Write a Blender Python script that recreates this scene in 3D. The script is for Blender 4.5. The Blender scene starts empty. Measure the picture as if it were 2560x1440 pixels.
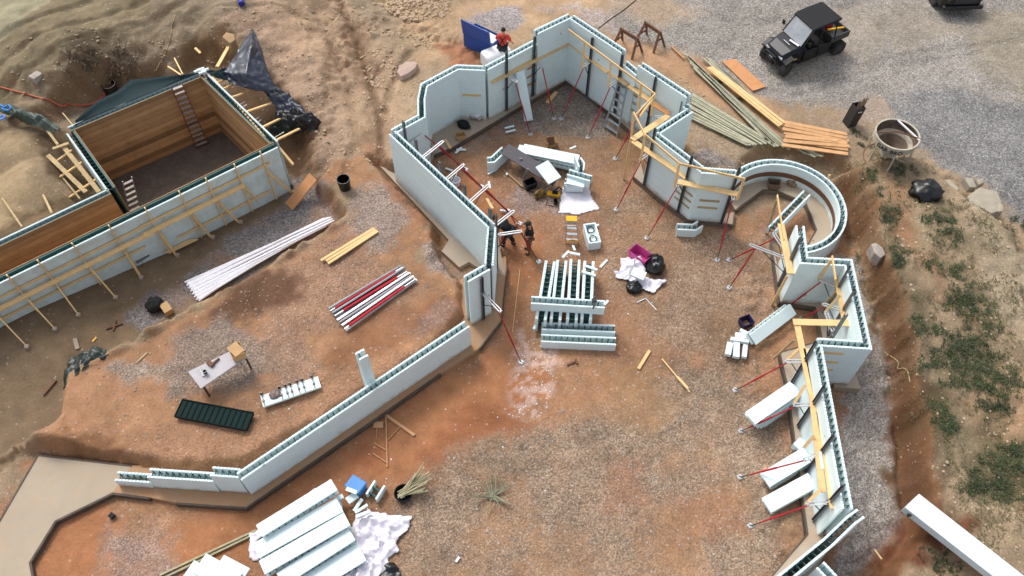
import bpy, bmesh, math, random
import numpy as np
from mathutils import Vector, Matrix, noise
random.seed(7)
sc = bpy.context.scene
col = sc.collection
PI = math.pi

# ---------------------------------------------------------------- camera
CAM_H = 25.3
FPX = 2100.0                      # focal length in pixels of a 2560 px wide picture
_n = Vector((1268 - 1280, -(2156 - 720), -FPX)).normalized()      # plumb direction seen by the camera
_up = -_n
_f = Vector((0, 0, -1))
_Y = (_f - _up * _f.dot(_up)).normalized()
_X = _Y.cross(_up)
ROT = Matrix((_X, _Y, _up))       # camera -> world
cd = bpy.data.cameras.new('camera')
cam = bpy.data.objects.new('camera', cd)
col.objects.link(cam)
cam.matrix_world = Matrix.Translation((0, 0, CAM_H)) @ ROT.to_4x4()
cd.sensor_width = 36.0
cd.lens = 36.0 * FPX / 2560.0
cd.clip_start = 0.5
cd.clip_end = 600
sc.camera = cam

# ---------------------------------------------------------------- sky and sun (bright overcast)
SUN_EL, SUN_AZ = math.radians(52), math.radians(-35)     # azimuth measured from +Y towards +X
w = bpy.data.worlds.new('World')
sc.world = w
w.use_nodes = True
nt = w.node_tree
nt.nodes.clear()
sky = nt.nodes.new('ShaderNodeTexSky')
sky.sky_type = 'NISHITA'
sky.sun_disc = False
sky.sun_elevation = SUN_EL
sky.sun_rotation = SUN_AZ
sky.air_density = 1.0
sky.dust_density = 4.0
sky.ozone_density = 1.0
hs = nt.nodes.new('ShaderNodeHueSaturation')
hs.inputs['Saturation'].default_value = 0.42
bg = nt.nodes.new('ShaderNodeBackground')
bg.inputs['Strength'].default_value = 0.15
wo = nt.nodes.new('ShaderNodeOutputWorld')
nt.links.new(sky.outputs[0], hs.inputs['Color'])
nt.links.new(hs.outputs[0], bg.inputs['Color'])
nt.links.new(bg.outputs[0], wo.inputs['Surface'])
sl = bpy.data.lights.new('sun', 'SUN')
sl.energy = 1.05
sl.angle = math.radians(14)
sl.color = (1.0, 0.965, 0.92)
so = bpy.data.objects.new('sun', sl)
col.objects.link(so)
sd = Vector((math.sin(SUN_AZ) * math.cos(SUN_EL), math.cos(SUN_AZ) * math.cos(SUN_EL), math.sin(SUN_EL)))
so.rotation_euler = sd.to_track_quat('Z', 'Y').to_euler()
so.location = sd * 60
sc.view_settings.view_transform = 'Standard'
sc.view_settings.look = 'None'
sc.view_settings.exposure = 0.62
sc.view_settings.gamma = 1.0

# ---------------------------------------------------------------- measuring helpers
def W(u, v, z=0.0):
    """world point at height z seen at pixel (u, v) of the photograph"""
    d = ROT @ Vector(((u - 1280) / FPX, (720 - v) / FPX, -1.0))
    t = (z - CAM_H) / d.z
    return Vector((d.x * t, d.y * t, z))

def lin(c):
    if isinstance(c, str):
        c = c.lstrip('#')
        c = tuple(int(c[i:i + 2], 16) / 255 for i in (0, 2, 4))
    return tuple((x / 12.92 if x <= 0.04045 else ((x + 0.055) / 1.055) ** 2.4) for x in c)

# ---------------------------------------------------------------- materials
MATS = {}
def M(name, color, rough=0.7, metal=0.0, var=0.12, vscale=3.0, bump=0.0, bscale=20.0, dirt=None, dirt_amt=0.0, grain=None, joints=False, spec=0.4, plank=False):
    if name in MATS:
        return MATS[name]
    m = bpy.data.materials.new(name)
    m.use_nodes = True
    t = m.node_tree
    N, L = t.nodes, t.links
    b = N['Principled BSDF']
    b.inputs['Roughness'].default_value = rough
    b.inputs['Metallic'].default_value = metal
    b.inputs['Specular IOR Level'].default_value = spec
    c = lin(color)
    tc = N.new('ShaderNodeTexCoord')
    mp = N.new('ShaderNodeMapping')
    L.new(tc.outputs['Object'], mp.inputs['Vector'])
    if grain:
        mp.inputs['Scale'].default_value = grain
    ns = N.new('ShaderNodeTexNoise')
    ns.inputs['Scale'].default_value = vscale
    ns.inputs['Detail'].default_value = 6
    ns.inputs['Roughness'].default_value = 0.65
    L.new(mp.outputs[0], ns.inputs['Vector'])
    mr = N.new('ShaderNodeMapRange')
    mr.inputs['From Min'].default_value = 0.3
    mr.inputs['From Max'].default_value = 0.7
    mr.inputs['To Min'].default_value = 1 - var
    mr.inputs['To Max'].default_value = 1 + var
    L.new(ns.outputs['Fac'], mr.inputs['Value'])
    # each object gets a slightly different shade
    oi = N.new('ShaderNodeObjectInfo')
    mo = N.new('ShaderNodeMapRange')
    mo.inputs['To Min'].default_value = 1 - var * 0.5
    mo.inputs['To Max'].default_value = 1 + var * 0.5
    L.new(oi.outputs['Random'], mo.inputs['Value'])
    mm = N.new('ShaderNodeMath'); mm.operation = 'MULTIPLY'
    L.new(mr.outputs[0], mm.inputs[0]); L.new(mo.outputs[0], mm.inputs[1])
    vm = N.new('ShaderNodeVectorMath'); vm.operation = 'SCALE'
    vm.inputs[0].default_value = c
    L.new(mm.outputs[0], vm.inputs['Scale'])
    out = vm.outputs[0]
    if joints or plank:      # course lines of the foam forms / seams between boards
        sp = N.new('ShaderNodeSeparateXYZ'); L.new(tc.outputs['Object'], sp.inputs[0])
        dv = N.new('ShaderNodeMath'); dv.operation = 'DIVIDE'; dv.inputs[1].default_value = 0.4064 if joints else 0.235
        L.new(sp.outputs['Z'], dv.inputs[0])
        fr = N.new('ShaderNodeMath'); fr.operation = 'FRACT'; L.new(dv.outputs[0], fr.inputs[0])
        lt = N.new('ShaderNodeMath'); lt.operation = 'LESS_THAN'; lt.inputs[1].default_value = 0.02 if joints else 0.07
        L.new(fr.outputs[0], lt.inputs[0])
        ml = N.new('ShaderNodeMath'); ml.operation = 'MULTIPLY'; ml.inputs[1].default_value = 0.28 if joints else 0.6
        L.new(lt.outputs[0], ml.inputs[0])
        fac = ml.outputs[0]
        mx = N.new('ShaderNodeMix'); mx.data_type = 'RGBA'
        L.new(fac, mx.inputs[0]); L.new(out, mx.inputs[6])
        mx.inputs[7].default_value = (c[0] * .35, c[1] * .35, c[2] * .35, 1)
        out = mx.outputs[2]
        if plank:            # every board its own tone
            fl = N.new('ShaderNodeMath'); fl.operation = 'FLOOR'; L.new(dv.outputs[0], fl.inputs[0])
            wn = N.new('ShaderNodeTexWhiteNoise'); wn.noise_dimensions = '1D'; L.new(fl.outputs[0], wn.inputs['W'])
            m2 = N.new('ShaderNodeMapRange'); m2.inputs['To Min'].default_value = 0.6; m2.inputs['To Max'].default_value = 1.5
            L.new(wn.outputs['Value'], m2.inputs['Value'])
            v2 = N.new('ShaderNodeVectorMath'); v2.operation = 'SCALE'
            L.new(out, v2.inputs[0]); L.new(m2.outputs[0], v2.inputs['Scale'])
            out = v2.outputs[0]
    if dirt:
        n2 = N.new('ShaderNodeTexNoise'); n2.inputs['Scale'].default_value = 2.3; n2.inputs['Detail'].default_value = 8
        n2.inputs['Roughness'].default_value = 0.7
        L.new(tc.outputs['Object'], n2.inputs['Vector'])
        r2 = N.new('ShaderNodeMapRange'); r2.inputs['From Min'].default_value = 0.45; r2.inputs['From Max'].default_value = 0.75
        r2.inputs['To Max'].default_value = dirt_amt
        L.new(n2.outputs['Fac'], r2.inputs['Value'])
        mx = N.new('ShaderNodeMix'); mx.data_type = 'RGBA'
        L.new(r2.outputs[0], mx.inputs[0]); L.new(out, mx.inputs[6])
        mx.inputs[7].default_value = (*lin(dirt), 1)
        out = mx.outputs[2]
    if joints:               # printed stamps and scuffs
        vo = N.new('ShaderNodeTexVoronoi'); vo.inputs['Scale'].default_value = 0.9; L.new(tc.outputs['Object'], vo.inputs['Vector'])
        lt2 = N.new('ShaderNodeMath'); lt2.operation = 'LESS_THAN'; lt2.inputs[1].default_value = 0.055; L.new(vo.outputs['Distance'], lt2.inputs[0])
        n5 = N.new('ShaderNodeTexNoise'); n5.inputs['Scale'].default_value = 40; L.new(tc.outputs['Object'], n5.inputs['Vector'])
        m5 = N.new('ShaderNodeMath'); m5.operation = 'MULTIPLY'; L.new(lt2.outputs[0], m5.inputs[0]); L.new(n5.outputs['Fac'], m5.inputs[1])
        mx = N.new('ShaderNodeMix'); mx.data_type = 'RGBA'; L.new(m5.outputs[0], mx.inputs[0]); L.new(out, mx.inputs[6]); mx.inputs[7].default_value = (.12, .13, .13, 1)
        out = mx.outputs[2]
    if joints:               # dried mud splashed up from the footing
        n4 = N.new('ShaderNodeTexNoise'); n4.inputs['Scale'].default_value = 3.5; n4.inputs['Detail'].default_value = 8; n4.inputs['Roughness'].default_value = 0.75
        L.new(tc.outputs['Object'], n4.inputs['Vector'])
        ad = N.new('ShaderNodeMath'); ad.operation = 'MULTIPLY_ADD'; ad.inputs[1].default_value = -0.9; ad.inputs[2].default_value = 0.62
        L.new(n4.outputs['Fac'], ad.inputs[0])
        sb = N.new('ShaderNodeMath'); sb.operation = 'ADD'; L.new(ad.outputs[0], sb.inputs[0]); L.new(sp.outputs['Z'], sb.inputs[1])
        r4 = N.new('ShaderNodeMapRange'); r4.inputs['From Min'].default_value = 0.35; r4.inputs['From Max'].default_value = 0.12; r4.inputs['To Max'].default_value = 0.6
        L.new(sb.outputs[0], r4.inputs['Value'])
        mx = N.new('ShaderNodeMix'); mx.data_type = 'RGBA'
        L.new(r4.outputs[0], mx.inputs[0]); L.new(out, mx.inputs[6]); mx.inputs[7].default_value = (*lin('#a98560'), 1)
        out = mx.outputs[2]
    L.new(out, b.inputs['Base Color'])
    if bump:
        n3 = N.new('ShaderNodeTexNoise'); n3.inputs['Scale'].default_value = bscale; n3.inputs['Detail'].default_value = 4
        L.new(mp.outputs[0], n3.inputs['Vector'])
        bp = N.new('ShaderNodeBump'); bp.inputs['Strength'].default_value = bump; bp.inputs['Distance'].default_value = 0.02
        L.new(n3.outputs['Fac'], bp.inputs['Height']); L.new(bp.outputs[0], b.inputs['Normal'])
    MATS[name] = m
    return m

foam = M('foam', '#d9e9ea', 0.8, var=0.03, vscale=2, joints=True, dirt='#b9b0a0', dirt_amt=0.10, spec=0.2)
foamp = M('foam_plain', '#d9e9ea', 0.8, var=0.04, vscale=2, dirt='#bdb6a8', dirt_amt=0.10, spec=0.2)
foamold = M('foam_dusty', '#c3d2d2', 0.85, var=0.06, joints=True, dirt='#a09a80', dirt_amt=0.5, spec=0.2)
webm = M('web_plastic', '#335c5b', 0.6, var=0.1)
concm = M('concrete', '#a39686', 0.9, var=0.08, vscale=1.5, bump=0.3, dirt='#b08a68', dirt_amt=0.55)
concslab = M('concrete_slab', '#a59885', 0.9, var=0.07, vscale=1.0, bump=0.3, dirt='#ae8f70', dirt_amt=0.5)
formw = M('form_board', '#5d5148', 0.9, var=0.25, vscale=4, dirt='#33291f', dirt_amt=0.6)
lumber = M('lumber', '#ddba84', 0.75, var=0.13, vscale=5, grain=(1, 1, 1), bump=0.15, dirt='#b98d5a', dirt_amt=0.25)
lumber2 = M('lumber_weathered', '#b09a72', 0.85, var=0.2, vscale=6, dirt='#6d5a42', dirt_amt=0.4)
treated = M('treated_lumber', '#a8a68e', 0.85, var=0.2, vscale=6, dirt='#7d7a66', dirt_amt=0.35)
ply = M('plywood', '#c08a5c', 0.8, var=0.10, vscale=3, dirt='#9a6840', dirt_amt=0.4)
plyin = M('plywood_boards', '#ab8860', 0.8, var=0.12, vscale=2.0, grain=(0.5, 0.5, 6), dirt='#6e482a', dirt_amt=0.35, plank=True)
steel = M('steel_channel', '#6c6f74', 0.45, metal=0.6, var=0.12)
steeld = M('dark_steel', '#3a3d40', 0.5, metal=0.4, var=0.12)
galv = M('galvanised', '#c9cbcd', 0.4, metal=0.5, var=0.12)
alum = M('aluminium', '#9fa5ab', 0.4, metal=0.5, var=0.1)
redm = M('red_paint', '#a3202a', 0.5, var=0.15, dirt='#6e2a24', dirt_amt=0.3)
redb = M('bright_red_paint', '#b8202c', 0.45, var=0.12)
blackp = M('black_plastic', '#0e0e10', 0.35, var=0.2, spec=0.5)
blackm = M('black_matt', '#141416', 0.8, var=0.2)
plast = M('white_sheet', '#e2dee6', 0.5, var=0.04, spec=0.4)
whitep = M('white_plastic', '#dcdde2', 0.5, var=0.04)
pipem = M('white_pipe', '#e9e8ec', 0.4, var=0.05)
navy = M('navy_tarp', '#1d2333', 0.34, var=0.2, vscale=2, dirt='#6a7080', dirt_amt=0.35, spec=0.5)
slate = M('slate_membrane', '#1c2e32', 0.7, var=0.08, vscale=1.2, spec=.12)
greent = M('green_tarp', '#35443c', 0.5, var=0.25, dirt='#6d7364', dirt_amt=0.5)
bluep = M('blue_paint', '#1f4a94', 0.45, var=0.08)
bluel = M('light_blue_plastic', '#4685c4', 0.5, var=0.06)
pinkp = M('pink_plastic', '#b83f83', 0.5, var=0.08)
purple = M('navy_tub', '#23204a', 0.5, var=0.1)
yellow = M('yellow_plastic', '#d9a514', 0.5, var=0.1)
card = M('cardboard', '#b9966a', 0.85, var=0.12)
tablem = M('table_top', '#a9a4a8', 0.6, var=0.05, dirt='#8d8078', dirt_amt=0.4)
dtable = M('grey_plastic', '#4b484d', 0.55, var=0.1)
dgreen = M('dark_green_plastic', '#122826', 0.7, var=0.1, spec=.1)
rockm = M('stone', '#a2978c', 0.9, var=0.25, vscale=4, bump=0.4)
skin = M('skin', '#b98468', 0.6, var=0.05)
glass = M('glass', '#aeb6ba', 0.12, var=0.02, spec=0.8)
rubber = M('tyre_rubber', '#2c2b2a', 0.85, var=0.2, dirt='#6a6258', dirt_amt=0.5)
utvb = M('dark_blue_paint', '#0d111c', 0.35, var=0.1, dirt='#2c2a28', dirt_amt=0.3, spec=0.35)
rustm = M('rusty_steel', '#6b4a38', 0.8, var=0.25)
bucketm = M('hopper_paint', '#b5ad9c', 0.7, var=0.15, vscale=5, dirt='#7c6650', dirt_amt=0.8)
leafm = M('weed_leaves', '#3b4629', 0.8, var=0.3, vscale=1.5)
bamboo = M('stake_wood', '#a59f80', 0.8, var=0.2)
rebar = M('wood_sticks', '#7d6a54', 0.85, var=0.2)

# ---------------------------------------------------------------- mesh helpers
class MB:
    def __init__(s):
        s.v, s.f = [], []
    def add(s, vs, fs):
        k = len(s.v)
        s.v += [Vector(q) for q in vs]
        s.f += [tuple(i + k for i in f) for f in fs]
        return s
    def hexa(s, a, b):         # two quads (bottom, top)
        return s.add(list(a) + list(b), [(3, 2, 1, 0), (4, 5, 6, 7), (0, 1, 5, 4), (1, 2, 6, 5), (2, 3, 7, 6), (3, 0, 4, 7)])
    def box(s, c, size, mat=None):
        c = Vector(c); x, y, z = [q / 2 for q in size]
        p = [Vector(q) for q in ((-x, -y, -z), (x, -y, -z), (x, y, -z), (-x, y, -z), (-x, -y, z), (x, -y, z), (x, y, z), (-x, y, z))]
        if mat is not None: p = [mat @ (q + c) for q in p]
        else: p = [q + c for q in p]
        return s.hexa(p[:4], p[4:])
    def beam(s, A, B, w, h, up=(0, 0, 1)):
        A, B = Vector(A), Vector(B)
        d = (B - A).normalized()
        u = Vector(up)
        if abs(d.dot(u)) > 0.95: u = Vector((0, 1, 0)) if abs(d.y) < 0.9 else Vector((1, 0, 0))
        side = d.cross(u).normalized(); u = side.cross(d).normalized()
        a = [A + side * sx * w / 2 + u * sz * h / 2 for sx, sz in ((-1, -1), (1, -1), (1, 1), (-1, 1))]
        b = [B + side * sx * w / 2 + u * sz * h / 2 for sx, sz in ((-1, -1), (1, -1), (1, 1), (-1, 1))]
        return s.hexa(a, b)
    def prism(s, poly, z0, z1):
        n = len(poly)
        ar = sum(poly[i][0] * poly[(i + 1) % n][1] - poly[(i + 1) % n][0] * poly[i][1] for i in range(n))
        if ar < 0: poly = poly[::-1]
        vs = [(q[0], q[1], z0) for q in poly] + [(q[0], q[1], z1) for q in poly]
        fs = [tuple(range(n - 1, -1, -1)), tuple(range(n, 2 * n))] + [(i, (i + 1) % n, n + (i + 1) % n, n + i) for i in range(n)]
        return s.add(vs, fs)
    def tube(s, pts, r, n=6, r2=None, caps=True):
        pts = [Vector(q) for q in pts]
        m = len(pts); rings = []
        for i, q in enumerate(pts):
            d = (pts[min(i + 1, m - 1)] - pts[max(i - 1, 0)]).normalized()
            u = Vector((0, 0, 1)) if abs(d.z) < 0.9 else Vector((1, 0, 0))
            a = d.cross(u).normalized(); b2 = a.cross(d)
            rr = r if r2 is None else r + (r2 - r) * i / (m - 1)
            rings.append([q + a * rr * math.cos(2 * PI * k / n) + b2 * rr * math.sin(2 * PI * k / n) for k in range(n)])
        fs = []
        for i in range(m - 1):
            for k in range(n):
                fs.append((i * n + k, i * n + (k + 1) % n, (i + 1) * n + (k + 1) % n, (i + 1) * n + k))
        if caps: fs += [tuple(range(n - 1, -1, -1)), tuple((m - 1) * n + k for k in range(n))]
        return s.add([q for r_ in rings for q in r_], fs)
    def lathe(s, prof, n=20, mat=None):
        vs = []
        for r, z in prof:
            for k in range(n):
                q = Vector((r * math.cos(2 * PI * k / n), r * math.sin(2 * PI * k / n), z))
                vs.append(mat @ q if mat is not None else q)
        fs = []
        for i in range(len(prof) - 1):
            for k in range(n):
                fs.append((i * n + k, i * n + (k + 1) % n, (i + 1) * n + (k + 1) % n, (i + 1) * n + k))
        return s.add(vs, fs)
    def build(s, name, mat, parent=None, smooth=False, bevel=0, **props):
        me = bpy.data.meshes.new(name)
        if parent is not None: o0 = parent.matrix_world.translation.copy() if False else Vector(parent['_loc'])
        else:
            xs = [q.x for q in s.v]; ys = [q.y for q in s.v]; zs = [q.z for q in s.v]
            o0 = Vector(((min(xs) + max(xs)) / 2, (min(ys) + max(ys)) / 2, min(zs)))
        me.from_pydata([q - o0 for q in s.v], [], s.f)
        me.materials.append(mat)
        me.update()
        if smooth: me.polygons.foreach_set('use_smooth', [True] * len(me.polygons))
        o = bpy.data.objects.new(name, me)
        col.objects.link(o)
        if parent is not None:
            o.parent = parent
            o['_loc'] = tuple(o0)
        else:
            o.location = o0
            o['_loc'] = tuple(o0)
        if bevel:
            bv = o.modifiers.new('bevel', 'BEVEL'); bv.width = bevel; bv.segments = 1; bv.limit_method = 'ANGLE'
        tag(o, **props)
        return o

def tag(o, label=None, cat=None, group=None, kind=None):
    if label: o['label'] = label
    if cat: o['category'] = cat
    if group: o['group'] = group
    if kind: o['kind'] = kind
    return o

def thing(name, loc, label, cat, group=None):
    o = bpy.data.objects.new(name, None)
    o.empty_display_size = 0.2
    col.objects.link(o)
    loc = Vector(loc)
    o.location = loc
    o['_loc'] = tuple(loc)
    return tag(o, label, cat, group)
# ---------------------------------------------------------------- terrain
def fbm(x, y, sc_, seed=0, octv=4):
    """value noise with numpy"""
    out = np.zeros_like(x); amp = 1.0; tot = 0
    for k in range(octv):
        fx = x * sc_ * 2 ** k + 37.1 * (seed + k); fy = y * sc_ * 2 ** k + 91.7 * (seed + k)
        ix = np.floor(fx).astype(np.int64); iy = np.floor(fy).astype(np.int64)
        tx = fx - ix; ty = fy - iy
        tx = tx * tx * (3 - 2 * tx); ty = ty * ty * (3 - 2 * ty)
        def hsh(a, b):
            h = (a * 374761393 + b * 668265263 + (seed + 11) * 1442695) & 0x7fffffff
            h = ((h ^ (h >> 13)) * 1274126177) & 0x7fffffff
            return ((h ^ (h >> 16)) & 0xffff) / 65535.0
        v = (hsh(ix, iy) * (1 - tx) + hsh(ix + 1, iy) * tx) * (1 - ty) + (hsh(ix, iy + 1) * (1 - tx) + hsh(ix + 1, iy + 1) * tx) * ty
        out += v * amp; tot += amp; amp *= 0.5
    return out / tot

def sdist(x, y, poly):
    """signed distance to polygon, negative inside"""
    d = np.full(x.shape, 1e9); inside = np.zeros(x.shape, bool)
    n = len(poly)
    for i in range(n):
        ax, ay = poly[i]; bx, by = poly[(i + 1) % n]
        ex, ey = bx - ax, by - ay
        t = np.clip(((x - ax) * ex + (y - ay) * ey) / (ex * ex + ey * ey + 1e-9), 0, 1)
        d = np.minimum(d, np.hypot(x - ax - t * ex, y - ay - t * ey))
        c = ((ay > y) != (by > y)) & (x < (bx - ax) * (y - ay) / ((by - ay) + 1e-12) + ax)
        inside ^= c
    return np.where(inside, -d, d)

FARWALL = 'far walls'
_fw = [(980, 331, 2.64), (1054, 290, 2.64), (1053, 248, 2.64), (1060, 213, 2.64), (1143, 168, 2.64), (1213, 171, 2.64), (1340, 104, 2.64), (1426, 39, 3.25), (1559, 129, 3.25), (1722, 240, 3.05), (1727, 275, 2.64), (1637, 333, 2.64), (1758, 426, 2.64), (1840, 440, 2.64)]
def PX(pts, z=0.0):
    out = []
    for p in pts:
        if p == FARWALL: out += [tuple(W(*q)[:2]) for q in _fw]
        else: out.append(tuple(W(p[0], p[1], z)[:2]))
    return out

def sst(a):
    a = np.clip(a, 0, 1)
    return a * a * (3 - 2 * a)

NAT = 0.75
# (polygon in photo pixels measured at that height, level, feather outside, edge wobble)
LEVELS = [
    # gravel lot and the made ground behind the far walls
    ([(1150, -300), (3400, -200), (3400, 900), (2560, 560), (2420, 420), (2200, 300), (2130, 400), (2000, 410), (1880, 400), (1760, 300), (1560, 150), (1400, 60), (1280, 90), (1180, 130), (1100, 150), (1000, 180), (940, 120), (960, -100)], 0.4, 0.4, 3.5, 0.5),
    # ground left of the angular bay
    ([(960, 100), (1100, 140), (1060, 190), (1040, 250), (960, 320), (930, 390), (880, 380), (900, 250)], 0.35, 0.35, 2.5, 0.4),
    # building pad
    ([FARWALL, (1862, 430), (1900, 400), (1980, 385), (2060, 405), (2120, 465), (2150, 560), (2150, 650), (2175, 720), (2240, 860),
      (2255, 1000), (2270, 1150), (2300, 1290), (2200, 1420), (2000, 1700), (-900, 1700), (-400, 1250), (60, 1140), (330, 1165), (590, 1180), (1100, 870), (1165, 800), (1130, 690), (1085, 625), (1105, 590),
      (930, 420)], -0.2, -0.2, 0.4, 0.1),
    ([(1955, 640), (1960, 760), (2040, 790), (1985, 900), (2010, 1120), (2030, 1340), (2110, 1330), (2060, 1000), (2140, 860), (2100, 660)], 0.12, 0.12, 2.0, 0.1),
    # excavation round the basement
    ([(-900, 330), (0, 420), (140, 330), (190, 290), (320, 235), (430, 200), (510, 170), (590, 185), (680, 250), (740, 330), (745, 400), (740, 440), (810, 470), (858, 530), (850, 560),
      (640, 690), (480, 770), (300, 880), (175, 930), (150, 1060), (0, 1140), (-900, 1250)], -0.35, -0.35, 0.75, 0.35),
]
MOUND = [(175, 940), (300, 890), (470, 790), (640, 700), (855, 565), (880, 520), (800, 445), (840, 410), (915, 395), (1085, 600), (1060, 640), (1135, 700), (1140, 770), (1085, 850), (800, 1030), (590, 1150), (420, 1140), (250, 1110), (170, 1060)]

WIDE = [(-900, 200), (60, 300), (150, 270), (300, 200), (420, 150), (500, 130), (600, 150), (700, 210), (790, 330), (770, 430), (500, 700), (-900, 1100)]
def sand(x, y):
    """left sand lumps inside the excavation"""
    z = 0
    for u, v, r, hh in ((60, 470, 1.7, 1.0), (20, 380, 2.0, 1.2), (110, 400, 1.1, 0.5), (90, 560, 1.0, .45), (-60, 520, 2.2, 1.2)):
        c = W(u, v, 0.3)
        z = np.maximum(z, hh * np.exp(-(((x - c.x) ** 2 + (y - c.y) ** 2) / (r * r)) ** 1.3))
    return z

_wall_pit = None
def height(x, y, fine=True):
    x = np.asarray(x, float); y = np.asarray(y, float)
    n1 = fbm(x, y, 0.12, 1) - 0.5
    n2 = fbm(x, y, 0.7, 2) - 0.5
    n3 = fbm(x, y, 2.6, 3, 3) - 0.5
    n4 = fbm(x, y, 0.35, 9) - 0.5
    # natural ground: higher behind on the left, gently rolling
    left = sst((-x - 4) / 10) * sst((y - 18) / 12)
    z = NAT + 0.7 * left + n1 * 0.8 + n4 * 0.45
    ero = (np.abs(fbm(x, y, 1.7, 91, 4) - .5) * 4 - .5) + (fbm(x, y, 6, 93, 2) - .5)
    z = z + n2 * 0.28 + n3 * 0.10
    # ridges of the tracked dirt at upper left
    ridge = fbm(x * 0.35 + y * 0.55, y * 0.1, 1.2, 5, 3) - 0.5
    z = z + ridge * 0.35 * sst((-x - 7) / 4) * sst((y - 26) / 4)
    # rutted hill between the basement and the house
    rt = fbm(x * 1.4, y * 0.3, 1.0, 8, 4) - 0.5
    z = z + rt * 0.55 * sst((2 - np.abs(x + 7.5)) / 3 + .6) * sst((y - 22) / 4)
    d = sdist(x, y, PX(WIDE, .3)) + (n2 * 1.6 + n3 * .7 + n4 * 1.5) * .6
    k = 1 - sst((d + .8) / 3.2)
    z = z * (1 - k) + (.25 + n2 * .25 + n3 * .12 + n4 * .5) * k
    for poly, lv, lv2, fe, wob in LEVELS:
        d = sdist(x, y, PX(poly, lv)) + (n2 * 1.6 + n3 * 0.7) * wob
        k = 1 - sst(d / fe)
        z = z * (1 - k) + (lv + n2 * 0.06 + n3 * 0.03) * k
        z = z + k * (1 - k) * 4 * ero * .16
    # trench floor climbs towards the left along the basement front
    db = sdist(x, y, PX([(690, 363), (505, 180), (172, 323), (275, 475), (-420, 805), (-420, 905)], 2.1))
    z = z + .55 * np.clip((-12.5 - x) / 4.5, 0, 1) * (1 - sst((db - .9) / 3.0)) * sst((.3 - z) / .3)
    # clods
    clod = fbm(x, y, 5.5, 17, 3) - 0.5
    z = z + clod * .07 * sst((z - .5) / .6)
    # clay bench between trench and house
    d = sdist(x, y, PX(MOUND, 0.45)) + (n2 * 0.5 + n3 * 0.35)
    k = 1 - sst(d / 0.45)
    z = z * (1 - k) + (0.45 + n2 * 0.14 + n3 * 0.05) * k
    # dirt pushed up along the far walls and the right side
    d = sdist(x, y, PX([(1080, 255), (1080, 190), (1160, 140), (1215, 145), (1345, 60), (1430, 15), (1300, -60), (900, 0), (900, 300)], 0.3))
    k = (1 - sst(d / 0.5)) * 0.0
    z = z + sand(x, y) - rut_mask(x, y)
    # dug-out floor inside the basement walls
    d = sdist(x, y, PX([(690, 363), (505, 180), (172, 323), (275, 475), (-420, 805), (-420, 905)], 2.1))
    k = 1 - sst((d + .02) / .12)
    z = z * (1 - k) + (-1.15) * k
    # cut bank on the right side
    bank = [(2105, 400), (2160, 480), (2190, 600), (2215, 720), (2275, 860), (2290, 1000), (2305, 1150), (2330, 1300), (2560, 1500), (2640, 1200), (2560, 600), (2300, 400)]
    d = sdist(x, y, PX(bank, 1.1)) + n2 * 0.4
    d = d + .3 + (fbm(x, y, .45, 41) - .5) * .8
    k = 1 - sst(d / 0.55)
    z = np.maximum(z, z * (1 - k) + (1.3 + n4 * 0.6 + n2 * 0.3 + n3 * 0.14) * k + k * (1 - k) * 4 * ero * .25)
    # trench dug beyond the bank foot
    # flat far land
    far = sst((np.maximum(np.abs(x), np.abs(y - 20)) - 34) / 20)
    z = z * (1 - far) + 1.0 * far
    return z

def gz(x, y):
    return float(height(np.array([x]), np.array([y]))[0])
def G(u, v, dz=0.0):
    """point on the terrain under pixel (u, v), lifted by dz"""
    z = 0.0
    for _ in range(6):
        p = W(u, v, z + dz)
        z = 0.5 * z + 0.5 * gz(p.x, p.y)
    p.z = z + dz
    return p

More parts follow.
